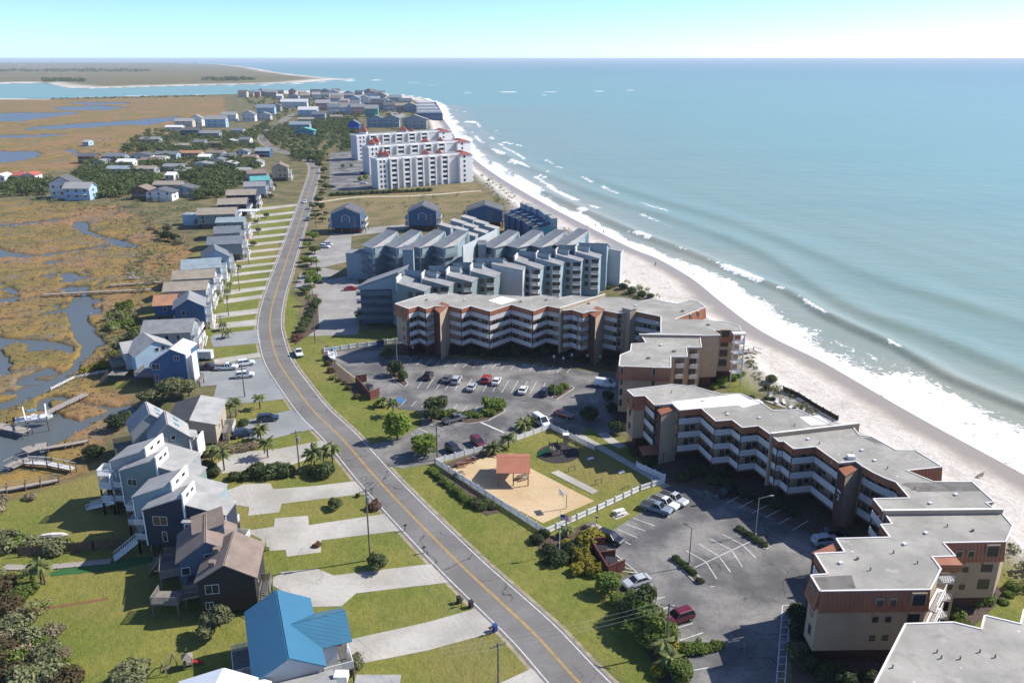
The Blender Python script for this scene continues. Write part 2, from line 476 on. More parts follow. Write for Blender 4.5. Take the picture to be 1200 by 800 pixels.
msh = mixc(N, L, ramp(N, L, n_small, 0.45, 0.7, 0, .5), msh, (0.15, 0.12, 0.055))
msh = mixc(N, L, ramp(N, L, noise(N, L, tc, 0.05, 6, .7), 0.52, 0.62, 0, .85), msh, (0.20, 0.155, 0.105))
msh = mixc(N, L, ramp(N, L, noise(N, L, tc, 0.16, 6, .75), 0.53, 0.60, 0, .7), msh, (0.105, 0.078, 0.040))
msh = mixc(N, L, ramp(N, L, n_fine, 0.5, 0.72, 0, .5), msh, (0.10, 0.085, 0.035))
c = mixc(N, L, attr(N, 'marsh'), c, msh)
sdc = mixc(N, L, ramp(N, L, n_small, 0.35, 0.7), (0.53, 0.48, 0.42), (0.65, 0.61, 0.555))
sdc = mixc(N, L, ramp(N, L, noise(N, L, tc, 0.12, 6, .7), 0.5, 0.68, 0, .6), sdc, (0.37, 0.325, 0.275))
vo = N.new('ShaderNodeTexVoronoi'); vo.inputs['Scale'].default_value = 0.9; L.new(tc, vo.inputs['Vector'])
sdc = mixc(N, L, ramp(N, L, vo.outputs[0], 0.12, 0.3, .35, 0), sdc, (0.22, 0.19, 0.16))
c = mixc(N, L, attr(N, 'sand'), c, sdc)
wetm = attr(N, 'wet')
c = mixc(N, L, mth(N, L, 'MULTIPLY', wetm, attr(N, 'sand')), c, (0.285, 0.235, 0.18))
c = mixc(N, L, attr(N, 'mud'), c, (0.045, 0.038, 0.03))
L.new(c, B.inputs['Base Color'])
L.new(mth(N, L, 'SUBTRACT', 0.95, mth(N, L, 'MULTIPLY', wetm, 0.6)), B.inputs['Roughness'])
B.inputs['Specular IOR Level'].default_value = 0.25
bp = N.new('ShaderNodeBump'); bp.inputs['Strength'].default_value = 0.9; bp.inputs['Distance'].default_value = 0.35
hgt = mth(N, L, 'ADD', n_small, mth(N, L, 'MULTIPLY', n_fine, 0.35))
hgt = mth(N, L, 'MULTIPLY', hgt, mth(N, L, 'SUBTRACT', 1.0, wetm))
L.new(hgt, bp.inputs['Height']); L.new(bp.outputs[0], B.inputs['Normal'])

wetness = np.where(ininl | (nland & (YY < 118)), 0, sstep(ssea + (nz2 - .5) * 3, -10 - 4 * nz, -4))
mud = np.clip(wat * 1.4, 0, 1) * sstep(wat, 0.15, 0.5)
keep = Z > -2.6
ground = tag(grid_mesh('ground', WX, WY, Z, keep, {'sand': sand, 'lawn': lawn, 'marsh': marsh, 'tan': tan, 'wet': wetness, 'mud': mud}, m_ground), kind='structure')

# ------------------------------------------------------------------ sea with swell lines, a breaker and foam
CREST_B = smooth_line(GL([(560, 182), (600, 205), (640, 227), (707, 257), (753, 277), (800, 294), (833, 307), (880, 326), (925, 344), (960, 366), (990, 381), (1054, 410), (1107, 441), (1142, 456), (1200, 479), (1280, 512), (1400, 570)], SEA_Z), 3)
CREST_A = smooth_line(GL([(570, 172), (610, 192), (647, 207), (713, 233), (767, 250), (833, 272), (900, 300), (960, 338), (1010, 366), (1060, 384), (1112, 402), (1200, 438), (1300, 476)], SEA_Z), 3)
CREST_C = smooth_line(GL([(700, 210), (780, 236), (860, 260), (940, 290), (1040, 330), (1120, 354), (1200, 378), (1300, 410)], SEA_Z), 3)
ys2 = np.concatenate([np.array([69.55, 69.7, 69.9, 70.2, 70.6, 71.0, 71.5, 72, 72.6, 73.3]), np.arange(74, 110, 1.0), np.arange(110, 200, 1.5), np.arange(200, 640, 1.9), np.arange(640, 1300, 30)])
xs2 = np.concatenate([np.arange(-3000, -30, 110), np.arange(-30, 500, 10.0), np.arange(500, 1230, 2.4), np.arange(1230, 4000, 90)])
X2, Y2 = np.meshgrid(xs2, ys2)
D2 = (CAM_H - SEA_Z) / (CP * (Y2 - HY) / FPX)
SX = (X2 - CX) / FPX * D2; SY = D2 * (CP - (Y2 - CY) / FPX * SP)
on2 = inpoly(SX, SY, land_poly)
d2 = dline(SX, SY, SHORE)
off = np.where(on2, -d2, d2)
nA = fbm(SX, SY, 30, 51); nB = fbm(SX, SY, 7, 52); nC = fbm(SX, SY, 140, 53)
dB = dline(SX, SY, CREST_B); dA = dline(SX, SY, CREST_A); dC = dline(SX, SY, CREST_C)
offB = off - np.interp(SY, [q[1] for q in sorted(CREST_B, key=lambda q: q[1])], [0] * len(CREST_B))
near = np.exp(-D2 / 900)
def crest(dc, h, wf, wb, ref):
    """asymmetric swell: steep towards the shore"""
    side = off < ref
    return h * np.exp(-(dc / np.where(side, wf, wb)) ** 2)
def refoff(C):
    """distance offshore of a crest, as a function of SY"""
    cx = np.array([q[0] for q in C]); cy = np.array([q[1] for q in C])
    do = np.where(inpoly(cx, cy, land_poly), -1, 1) * dline(cx, cy, SHORE)
    k = np.argsort(cy)
    return np.interp(SY, cy[k], do[k])
sw = crest(dB, 1.2 * (0.55 + 0.8 * nA), 1.8, 4.5, refoff(CREST_B)) + crest(dA, 0.9 * (0.5 + nA), 4, 9, refoff(CREST_A)) + crest(dC, 0.7 * (.5 + nA), 5, 12, refoff(CREST_C))
sw = sw + 0.08 * np.sin((off + 26 * nC + 6 * nA) * 2 * math.pi / 23.0) * sstep(off, 30, 90) * near
sw = sw * sstep(off, 2, 12) * sstep(SY, 60, 120) * (D2 < 2500)
Z2 = SEA_Z + sw + np.where(off < 0, 0.0, 0)
W = np.interp(SY, [0, 130, 150, 175, 205, 240, 300, 400, 520, 700, 1200, 1600], [28, 28, 27, 20, 20, 20, 12, 9, 13, 16, 18, 13])
foam = np.where(off > -2, 1 - sstep(off + (nA - 0.5) * 14, W * 0.55, W * 1.25), 0.9) * 0.92
foam = np.where((off > 2.5), np.maximum(foam, 0), foam)
gap = sstep(fbm(SX, SY, 22, 61), 0.55, 0.7)
foam = foam * (1 - 0.55 * gap * sstep(off, 4, 9))
brk = np.exp(-(np.maximum(dB - 1.0, 0) / 1.8) ** 2) * sstep(fbm(SX, SY, 26, 66), 0.56, 0.64) * sstep(SY, 250, 300)
foam = np.maximum(foam, brk)
brk2 = np.exp(-(dB / 1.3) ** 2) * sstep(fbm(SX, SY, 12, 67), 0.6, 0.68) * 0.85
foam = np.maximum(foam, brk2)
for o_, sd, amp in ((22, 68, .8), (36, 69, .75), (52, 70, .7)):
    foam = np.maximum(foam, amp * np.exp(-((off - o_ - 16 * (nC - .5) - 5 * (nA - .5)) / (1.6 + D2 / 500)) ** 2) * sstep(fbm(SX, SY, 34, sd), .5, .58) * sstep(SY, 330, 430) * (1 - sstep(SY, 1000, 1250)))
def streak(px, w, amt):
    global foam
    P = GL(px, SEA_Z)
    k = D2 / 960.0
    foam = np.maximum(foam, amt * (1 - sstep(dline(SX, SY, P) + (vnoise(SX / 40, SY / 40, 5) - 0.5) * 60 * k / 8, w * k * 0.05, w * k * 0.75)))
for px, w, a in (([(592, 167), (610, 171)], 8, .9), ([(565, 172), (590, 180), (600, 184)], 6, .9), ([(600, 188), (622, 198)], 6, .9), ([(640, 218), (656, 226), (674, 234)], 9, .9), ([(628, 204), (640, 208)], 5, .9), ([(545, 142), (556, 144)], 14, .9), ([(527, 128), (545, 131)], 10, .8),
                 ([(545, 109), (600, 108)], 9, .95), ([(610, 108.5), (650, 108)], 10, .8), ([(700, 107), (740, 106)], 10, .85), ([(620, 110.5), (648, 112)], 12, .9), ([(556, 97.5), (570, 97.5)], 12, .7), ([(395, 92.6), (440, 94), (395, 95.5)], 20, .95), ([(340, 89), (300, 82), (275, 77.5)], 14, .8), ([(255, 101.5), (330, 99.5), (380, 96)], 12, .9),
                 ([(90, 109), (180, 108)], 6, .5), ([(480, 97), (492, 97)], 8, .6), ([(505, 100), (512, 100)], 8, .6)):
    streak(px, w, a)
m_sea, N, L, B = newmat('sea_water')
tc = N.new('ShaderNodeTexCoord').outputs['Object']
fo = attr(N, 'foam'); of = attr(N, 'off')
nf = noise(N, L, tc, 0.42, 6, 0.68); nf2 = noise(N, L, tc, 1.5, 4, 0.6)
vo = N.new('ShaderNodeTexVoronoi'); vo.feature = 'DISTANCE_TO_EDGE'; vo.inputs['Scale'].default_value = 0.5; L.new(tc, vo.inputs['Vector'])
lace = mth(N, L, 'ADD', mth(N, L, 'MULTIPLY', mth(N, L, 'SUBTRACT', nf, 0.5), 1.6), mth(N, L, 'MULTIPLY', mth(N, L, 'SUBTRACT', nf2, 0.5), 0.7))
lace = mth(N, L, 'SUBTRACT', lace, mth(N, L, 'MULTIPLY', ramp(N, L, vo.outputs[0], 0.0, 0.35), 0.22))
fm = ramp(N, L, mth(N, L, 'ADD', fo, mth(N, L, 'MULTIPLY', lace, ramp(N, L, fo, 0.0, 0.2))), 0.42, 0.62)
shal = mixc(N, L, ramp(N, L, of, 2, 60), (0.33, 0.32, 0.25), (0.215, 0.30, 0.25))
deep = mixc(N, L, ramp(N, L, of, 60, 420), shal, (0.18, 0.325, 0.272))
deep = mixc(N, L, ramp(N, L, of, 500, 3500), deep, (0.13, 0.268, 0.25))
mp = N.new('ShaderNodeMapping'); mp.inputs['Scale'].default_value = (0.35, 1, 1); mp.inputs['Rotation'].default_value = (0, 0, R(-20)); L.new(tc, mp.inputs[0])
pat = noise(N, L, mp.outputs[0], 0.012, 5, .6)
deep = mixc(N, L, ramp(N, L, pat, 0.42, 0.66, 0, .35), deep, (0.15, 0.265, 0.235))
crk = attr(N, 'creek')
deep = mixc(N, L, crk, deep, (0.10, 0.118, 0.122))
c = mixc(N, L, fm, deep, (0.80, 0.80, 0.79))
L.new(c, B.inputs['Base Color'])
L.new(ramp(N, L, fm, 0, 1, 0.33, 0.8), B.inputs['Roughness']); B.inputs['Specular IOR Level'].default_value = 0.32
B.inputs['IOR'].default_value = 1.333
mp2 = N.new('ShaderNodeMapping'); mp2.inputs['Scale'].default_value = (0.5, 1.0, 1); mp2.inputs['Rotation'].default_value = (0, 0, R(-62)); L.new(tc, mp2.inputs[0])
w1 = noise(N, L, mp2.outputs[0], 0.35, 4, .6); w2 = noise(N, L, mp2.outputs[0], 0.06, 3, .5)
bp = N.new('ShaderNodeBump'); bp.inputs['Strength'].default_value = 0.55; bp.inputs['Distance'].default_value = 0.5
hh = mth(N, L, 'ADD', w1, mth(N, L, 'MULTIPLY', w2, 2.2))
hh = mth(N, L, 'MULTIPLY', hh, mth(N, L, 'SUBTRACT', 1.0, mth(N, L, 'MULTIPLY', crk, 0.9)))
hh = mth(N, L, 'ADD', hh, mth(N, L, 'MULTIPLY', fm, 0.5))
L.new(hh, bp.inputs['Height']); L.new(bp.outputs[0], B.inputs['Normal'])
creek = ((SX < np.interp(SY, [0, 200, 400, 900, 1500, 1900], [-60, -80, -100, -250, -600, -700])) & (SY < 1750)) * 1.0
foam = np.where(creek > 0.5, 0, foam)
off3 = np.where(SY > 1500, np.maximum(off, 700 + 0.5 * (SY - 1500)), off)
sea = tag(grid_mesh('sea', SX, SY, Z2, np.ones_like(Z2, bool), {'foam': foam, 'off': off3, 'creek': creek}, m_sea), kind='structure')
# ------------------------------------------------------------------ paved ground
def paved(name, col, col2, crack=0.5, rough=0.9, joints=0.0):
    m, N, L, B = newmat(name)
    tc = N.new('ShaderNodeTexCoord').outputs['Object']
    c = mixc(N, L, ramp(N, L, noise(N, L, tc, 0.11, 5, .6), 0.35, 0.68), col, col2)
    c = mixc(N, L, ramp(N, L, noise(N, L, tc, 1.7, 4, .65), 0.4, 0.75, 0, .35), c, tuple(x * .72 for x in col))
    if crack:
        vo = N.new('ShaderNodeTexVoronoi'); vo.feature = 'DISTANCE_TO_EDGE'; vo.inputs['Scale'].default_value = 0.13
        ds = N.new('ShaderNodeVectorMath'); ds.operation = 'ADD'
        nn = N.new('ShaderNodeTexNoise'); nn.inputs['Scale'].default_value = 0.3; L.new(tc, nn.inputs['Vector'])
        sc_ = N.new('ShaderNodeVectorMath'); sc_.operation = 'SCALE'; sc_.inputs[3].default_value = 5.0
        L.new(nn.outputs[1], sc_.inputs[0]); L.new(tc, ds.inputs[0]); L.new(sc_.outputs[0], ds.inputs[1]); L.new(ds.outputs[0], vo.inputs['Vector'])
        k = mth(N, L, 'MULTIPLY', ramp(N, L, vo.outputs[0], 0.004, 0.016, 1, 0), ramp(N, L, noise(N, L, tc, 0.06, 2), 0.45, 0.6, 0, crack))
        c = mixc(N, L, k, c, tuple(x * .35 for x in col))
    if joints:
        br = N.new('ShaderNodeTexBrick'); br.offset = 0; br.inputs['Scale'].default_value = joints; br.inputs['Mortar Size'].default_value = 0.012
        br.inputs['Color1'].default_value = br.inputs['Color2'].default_value = (0, 0, 0, 1); br.inputs['Mortar'].default_value = (1, 1, 1, 1)
        br.inputs['Brick Width'].default_value = 0.5; br.inputs['Row Height'].default_value = 0.5
        L.new(tc, br.inputs['Vector'])
        c = mixc(N, L, mth(N, L, 'MULTIPLY', br.outputs[1], .45), c, tuple(x * .5 for x in col))
    L.new(c, B.inputs['Base Color']); B.inputs['Roughness'].default_value = rough; B.inputs['Specular IOR Level'].default_value = 0.3
    bp = N.new('ShaderNodeBump'); bp.inputs['Strength'].default_value = .3; bp.inputs['Distance'].default_value = .03
    L.new(noise(N, L, tc, 9, 2), bp.inputs['Height']); L.new(bp.outputs[0], B.inputs['Normal'])
    MATS[name] = m
    return m
M_road = paved('road_asphalt', (0.16, 0.152, 0.143), (0.215, 0.205, 0.192), .9)
M_lot = paved('lot_asphalt', (0.10, 0.099, 0.10), (0.27, 0.255, 0.235), .8)
M_lot2 = paved('faded_asphalt', (0.26, 0.245, 0.225), (0.36, 0.345, 0.32), .3)
M_conc = paved('driveway_concrete', (0.36, 0.335, 0.29), (0.50, 0.47, 0.42), .35)
M_gravel = paved('gravel', (0.235, 0.245, 0.245), (0.30, 0.305, 0.30), 0)
M_tanpad = paved('court_concrete', (0.50, 0.365, 0.20), (0.58, 0.44, 0.27), .2)
M_mulch = mat('mulch', (0.085, 0.058, 0.042), .95, .35, 2.0, bump=.6)
M_rub = mat('rubber_mulch', (0.035, 0.03, 0.03), .95, .35, 2.0, bump=.6)
M_white = mat('white_paint', (0.80, 0.79, 0.77), .55, .05, .8)
M_whiteline = mat('worn_white_line', (0.60, 0.59, 0.57), .8, .22, 1.2, stain=.4)
M_yellow = mat('worn_yellow_line', (0.50, 0.30, 0.05), .8, .18, .8, stain=.4)
M_kerb = mat('kerb_concrete', (0.38, 0.36, 0.33), .9, .15, .8, stain=.3)

def offset_line(P, o):
    out = []
    for i, p in enumerate(P):
        a = P[max(i - 1, 0)]; b = P[min(i + 1, len(P) - 1)]
        dx, dy = b[0] - a[0], b[1] - a[1]; l = math.hypot(dx, dy) or 1
        out.append((p[0] - dy / l * o, p[1] + dx / l * o))
    return out
def ribbon(P, o0, o1, z, mb=None):
    mb = mb or MB()
    A, Bq = offset_line(P, o0), offset_line(P, o1)
    n = len(P)
    vs = [(x, y, z) for x, y in A] + [(x, y, z) for x, y in Bq]
    fs = [(n + i, n + i + 1, i + 1, i) if o1 < o0 else (i, i + 1, n + i + 1, n + i) for i in range(n - 1)]
    return mb.add(vs, fs)
def resample(P, step):
    out = [P[0]]; acc = 0
    for a, b in zip(P[:-1], P[1:]):
        L_ = math.hypot(b[0] - a[0], b[1] - a[1]); t = step - acc
        while t <= L_:
            out.append((a[0] + (b[0] - a[0]) * t / L_, a[1] + (b[1] - a[1]) * t / L_)); t += step
        acc = (acc + L_) % step
    return out
ROAD_PX = [(840, 960), (760, 880), (679, 800), (628, 744), (581, 700), (530, 652), (450, 570), (400, 513), (368, 482), (345, 452), (328, 427), (320, 405), (316, 380), (321, 350), (331, 320), (341, 290), (351, 260), (358, 238), (364, 218), (368, 203), (366, 192), (350, 183), (328, 177), (312, 169), (307, 161), (314, 153), (327, 145), (337, 138), (347, 133)]
ROAD = resample(smooth_line(GL(ROAD_PX), 5), 2.5)
RW = 3.45
road = tag(ribbon(ROAD, RW + .35, -RW - .35, 0.05).build('road', M_road), kind='structure')
ribbon(ROAD, RW, RW - .16, 0.056).build('edge_line', M_whiteline, road)
ribbon(ROAD, -RW + .16, -RW, 0.056).build('edge_line', M_whiteline, road)
ribbon(ROAD, .17, .05, 0.056).build('centre_line', M_yellow, road)
ribbon(ROAD, -.05, -.17, 0.056).build('centre_line', M_yellow, road)
M_dirt = mat('sandy_verge', (0.30, 0.25, 0.17), .95, .3, .6, stain=.3)
tag(ribbon(ROAD, RW + 1.0, RW + .3, 0.012).build('verge', M_dirt), kind='structure')
tag(ribbon(ROAD, -RW - .3, -RW - .9, 0.012).build('verge', M_dirt), kind='structure')

SLAB_N = [0]
def slab(name, px, m, z=0.03, kind='structure'):
    mb = MB(); P = GL(px)
    SLAB_N[0] += 1; z += .003 * (SLAB_N[0] % 9) if name not in ('parking_lot', 'court') or m is not M_lot else 0
    mb.prism(P, z - .25, z)
    return tag(mb.build(name, m), kind=kind)
def strip(name, px, w, m, z=0.035, kind='structure', k=4):
    P = smooth_line(GL(px), k)
    return tag(ribbon(P, w / 2, -w / 2, z).build(name, m), kind=kind)
# car parks
lot1 = slab('parking_lot', [(436, 529), (428, 523), (470, 512), (494, 499), (494, 482), (466, 479), (440, 462), (423, 448), (395, 425), (383, 414), (440, 404), (466, 416), (600, 424), (665, 432), (745, 442), (760, 470), (730, 505), (700, 508), (690, 500), (676, 512), (645, 503), (600, 517), (566, 528), (520, 541), (470, 549), (449, 544)], M_lot, 0.04)
lot2 = slab('parking_lot', [(711, 625), (750, 601), (779, 571), (800, 566), (830, 577), (880, 590), (950, 625), (1010, 640), (985, 690), (930, 735), (905, 820), (880, 900), (850, 900), (800, 790), (797, 770), (783, 738), (747, 707), (733, 690), (722, 680), (747, 671), (716, 645), (705, 634)], M_lot, 0.04)
for px, m in (([(395, 270), (478, 263), (480, 268), (412, 277), (410, 306), (375, 314), (360, 312), (362, 300), (374, 288)], M_lot2),
              ([(366, 330), (418, 322), (424, 350), (420, 392), (362, 394), (358, 370)], M_lot2), ([(386, 180), (424, 176), (440, 222), (386, 224)], M_lot),
              ([(440, 112), (449, 112), (476, 136), (462, 140)], M_lot2), ([(352, 320), (380, 314), (400, 318), (372, 332), (345, 340)], M_lot2)):
    slab('parking_lot', px, m, 0.03)
# driveways on the marsh side
DRV = [
    ([(254, 543), (275, 530), (325, 526), (378, 516), (391, 527), (340, 545), (260, 555)], M_conc),
    ([(252, 580), (285, 567), (317, 566), (320, 573), (370, 569), (420, 563), (438, 577), (330, 590), (327, 600), (291, 604), (292, 594), (257, 588)], M_conc),
    ([(286, 622), (321, 617), (322, 607), (361, 604), (362, 615), (457, 601), (480, 620), (376, 633), (376, 647), (336, 652), (335, 644), (300, 646), (307, 632)], M_conc),
    ([(320, 677), (330, 670), (372, 666), (391, 674), (500, 661), (516, 660), (536, 681), (450, 691), (417, 695), (400, 710), (362, 711), (320, 686)], M_conc),
    ([(405, 750), (500, 729), (564, 711), (592, 737), (500, 762), (424, 777), (408, 768)], M_conc),
    ([(560, 812), (623, 783), (650, 806), (640, 840), (560, 850)], M_conc),
    ([(225, 437), (250, 428), (302, 420), (312, 424), (317, 440), (338, 467), (290, 472), (260, 474), (250, 466), (254, 451), (235, 453)], M_gravel),
    ([(250, 421), (304, 413), (307, 418), (252, 427)], M_conc),
    ([(275, 513), (288, 493), (342, 480), (368, 502), (315, 515)], M_gravel),
    ([(246, 397), (250, 392), (303, 386), (306, 402), (250, 407)], M_gravel),
    ([(246, 380), (303, 374), (304, 381), (248, 386)], M_conc), ([(250, 368), (304, 361), (303, 367), (250, 374)], M_conc),
    ([(262, 351), (308, 345), (308, 349), (262, 356)], M_conc), ([(264, 341), (312, 335), (311, 339), (264, 346)], M_conc), ([(268, 331), (318, 325), (316, 328), (266, 334)], M_conc)]
yy = 319
while yy > 238:
    hx = np.interp(yy, [238, 260, 300, 330], [302, 290, 278, 268]); rx = np.interp(yy, [238, 260, 290, 320], [350, 343, 332, 321])
    DRV.append(([(hx, yy + 1.5), (rx, yy - 3.5), (rx - 1, yy - 1), (hx, yy + 5)], M_conc)); yy -= 8.5
for px, m in DRV: slab('driveway', px, m, 0.03)
# walks
strip('footpath', [(655, 496), (675, 508), (700, 522), (740, 545), (760, 556), (782, 571), (800, 575), (830, 577)], 1.8, M_conc)
strip('footpath', [(703, 478), (700, 490), (704, 504), (716, 516), (730, 524)], 2.2, M_conc)
strip('footpath', [(868, 434), (876, 442), (886, 458), (900, 462), (930, 460)], 2.0, M_conc)
strip('footpath', [(1178, 640), (1184, 660), (1190, 680), (1230, 720), (1300, 790)], 1.8, M_conc)
strip('sand_track', [(372, 237), (420, 231), (470, 230), (510, 228), (560, 224), (590, 226)], 3.5, mat('track_sand', (.5, .42, .30), .95, .2, .4), 0.02)
# recreation area
court = slab('court', [(525, 551), (578, 533), (600, 531), (622, 549), (696, 587), (636, 613), (588, 587), (545, 566)], M_tanpad, 0.045)
def line_px(a, b, w, z, parent, name='painted_line', m=None):
    A, Bp = Gxy(*a), Gxy(*b)
    dx, dy = Bp[0] - A[0], Bp[1] - A[1]; l = math.hypot(dx, dy)
    mb = MB(); ox, oy = -dy / l * w / 2, dx / l * w / 2
    mb.sheet([(A[0] + ox, A[1] + oy), (A[0] - ox, A[1] - oy), (Bp[0] - ox, Bp[1] - oy), (Bp[0] + ox, Bp[1] + oy)], z)
    return mb.build(name, m or M_whiteline, parent)
for a, b in (((596, 583), (650, 564)), ((596, 583), (636, 607)), ((636, 607), (692, 586)), ((620, 576), (640, 587)), ((637, 570), (668, 586)), ((636, 586), (648, 581))):
    line_px(a, b, .13, .052, court)
slab('shuffleboard_slab', [(654, 551), (701, 575), (694, 579), (645, 554)], M_conc, 0.06)
o = [(654.5 + 25 * math.cos(t), 531.5 + 11 * math.sin(t)) for t in np.linspace(0, 2 * math.pi, 28, endpoint=False)]
slab('mulch_bed', o, M_rub, 0.05)
slab('mulch_bed', [(515, 545), (580, 523), (584, 530), (548, 542), (522, 551)], M_mulch, 0.03)
slab('mulch_bed', [(628, 632), (660, 624), (690, 612), (702, 640), (722, 672), (735, 690), (752, 716), (742, 712), (720, 690), (700, 676), (682, 665), (655, 655), (632, 645)], M_mulch, 0.03)
slab('mulch_bed', [(736, 697), (770, 735), (797, 768), (812, 800), (795, 830), (772, 800), (757, 760), (730, 712)], M_mulch, 0.03)
slab('mulch_bed', [(384, 404), (392, 425), (410, 440), (425, 462), (416, 466), (398, 444), (386, 432), (376, 410)], M_mulch, 0.03)
slab('mulch_bed', [(360, 345), (372, 345), (374, 385), (362, 392), (346, 404), (340, 394), (352, 384)], M_mulch, 0.068)
slab('flower_bed', [(500, 548), (520, 552), (580, 590), (588, 600), (570, 604), (540, 584), (512, 566)], M_mulch, 0.025)
# shade beds along the brown condominiums
slab('planting_bed', [(466, 411), (600, 420), (740, 438), (740, 425), (600, 405), (466, 398)], M_mulch, 0.055)
slab('planting_bed', [(732, 520), (780, 566), (840, 578), (960, 630), (1000, 600), (850, 530), (740, 505)], M_mulch, 0.02)
slab('planting_bed', [(925, 735), (985, 690), (1060, 760), (1060, 830), (930, 830)], M_mulch, 0.02)
slab('planting_bed', [(1090, 735), (1110, 700), (1180, 672), (1186, 690), (1140, 735), (1100, 750)], M_mulch, 0.03)
# stall lines
def stalls(p0, p1, n, off0, parent, off1=None, w=.13):
    for i in range(n):
        t = i / (n - 1)
        x, y = p0[0] + (p1[0] - p0[0]) * t, p0[1] + (p1[1] - p0[1]) * t
        ox = off0[0] + ((off1 or off0)[0] - off0[0]) * t; oy = off0[1] + ((off1 or off0)[1] - off0[1]) * t
        line_px((x, y), (x + ox, y + oy), w, .047, parent, 'parking_line')
stalls((477, 427), (664, 437), 18, (6.5, -7), lot1)
stalls((489, 455), (632, 462), 14, (10, -14), lot1, (7.5, -14))
stalls((470, 475), (554, 483), 8, (6, -6.5), lot1)
for a, b, w in (((555, 491), (591, 507), .45), ((491, 502), (506, 509), .13), ((482, 508), (496, 514), .13), ((504, 497), (520, 504), .13), ((475, 416), (482, 421), .13), ((394, 425), (423, 448), .15), ((690, 470), (713, 473), .12), ((687, 478), (708, 481), .12), ((682, 486), (704, 490), .12), ((678, 494), (690, 497), .12),
                ((692, 466), (695, 470), .1), ((698, 466), (701, 470), .1), ((705, 467), (708, 471), .1)):
    line_px(a, b, w, .047, lot1, 'parking_line')
for a, b in (((742, 607), (767, 616)), ((734, 614), (756, 622)), ((724, 620), (747, 630)), ((728, 632), (739, 638)), ((742, 696), (769, 689)), ((749, 707), (779, 699)), ((765, 717), (790, 709)), ((782, 739), (812, 730)), ((797, 750), (824, 741)), ((808, 786), (830, 782)),
             ((814, 665), (880, 634)), ((804, 645), (827, 658)), ((827, 658), (840, 678)), ((819, 637), (842, 651)), ((842, 651), (856, 670)), ((832, 631), (857, 644)), ((857, 644), (870, 664)), ((847, 626), (870, 638)), ((870, 638), (886, 654)), ((832, 687), (838, 687)),
             ((838, 582), (855, 572)), ((852, 589), (871, 579)), ((866, 595), (885, 585)), ((882, 601), (899, 592)), ((897, 606), (916, 596)), ((912, 614), (932, 603)), ((929, 621), (947, 610)), ((717, 646), (747, 671)), ((722, 655), (733, 660)), ((724, 662), (740, 667)), ((727, 669), (747, 671)), ((770, 601), (785, 606)), ((786, 590), (800, 584)), ((790, 594), (806, 587)), ((917, 709), (909, 810)), ((926, 709), (919, 810))):
    line_px(a, b, .14, .047, lot2, 'parking_line')
for i in range(12):
    y = 709 + i * 8.6; t = (y - 709) / 101
    line_px((917 - 8 * t, y), (926 - 7 * t, y), .12, .049, lot2, 'parking_line')
# kerbed islands
def island(px, w=.28):
    P = GL(px); mb = MB()
    i_ = tag(MB().prism(P, -.1, .12).build('traffic_island', M_mulch), kind='structure')
    for a, b in zip(P, P[1:] + P[:1]):
        l = math.hypot(b[0] - a[0], b[1] - a[1])
        MB().seg(a, b, w, -.1, .15).build('kerb', M_kerb, i_)
    return i_
island([(785, 653), (790, 652), (824, 680), (821, 684), (814, 682)])
island([(862, 619), (868, 617), (903, 641), (897, 644)])
island([(646, 467), (653, 459), (670, 453), (673, 455), (651, 469)])
island([(500, 486), (520, 482), (556, 489), (568, 487), (590, 478), (592, 482), (572, 493), (550, 497), (505, 493)])
island([(455, 430), (468, 432), (478, 450), (474, 454), (462, 446)])
island([(797, 766), (800, 759), (846, 755), (846, 761)])
# ------------------------------------------------------------------ the brown condominium blocks
M_roofgravel, N, L, B = newmat('gravel_roof')
tc = N.new('ShaderNodeTexCoord').outputs['Object']
c = mixc(N, L, ramp(N, L, noise(N, L, tc, .12, 5, .65), .35, .68), (.285, .272, .24), (.40, .38, .335))
c = mixc(N, L, ramp(N, L, noise(N, L, tc, .5, 5, .7), .5, .72, 0, .6), c, (.225, .215, .19))
c = mixc(N, L, ramp(N, L, noise(N, L, tc, .22, 6, .75), .57, .66, 0, .55), c, (.47, .445, .40))
vo = N.new('ShaderNodeTexVoronoi'); vo.inputs['Scale'].default_value = .33; L.new(tc, vo.inputs['Vector'])
c = mixc(N, L, ramp(N, L, vo.outputs[0], .03, .09, .8, 0), c, (.68, .66, .62))
L.new(c, B.inputs['Base Color']); B.inputs['Roughness'].default_value = .95; B.inputs['Specular IOR Level'].default_value = .2
M_roofwhite = mat('white_roof_coating', (0.82, 0.80, 0.77), .8, .05, .4)
M_tan = mat('tan_stucco', (0.40, 0.30, 0.205), .9, .07, .6, stain=.12)
M_galwall = mat('gallery_wall', (0.27, 0.19, 0.125), .9, .1, .5)
M_rust = mat('rust_metal', (0.33, 0.125, 0.062), .6, .12, .5, stain=.2)
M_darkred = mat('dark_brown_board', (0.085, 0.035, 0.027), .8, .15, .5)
M_glass = mat('window_glass', (0.025, 0.035, 0.042), .08, .2, .6, spec=.8)
M_door = mat('dark_door', (0.06, 0.05, 0.045), .6, .1, 1)
M_trim = mat('white_trim', (0.74, 0.70, 0.65), .6, .05, .5)
M_rail = mat('white_rail', (0.76, 0.76, 0.75), .5, .05, .6)
M_concdk = mat('slab_edge', (0.22, 0.17, 0.13), .9, .1, .5)

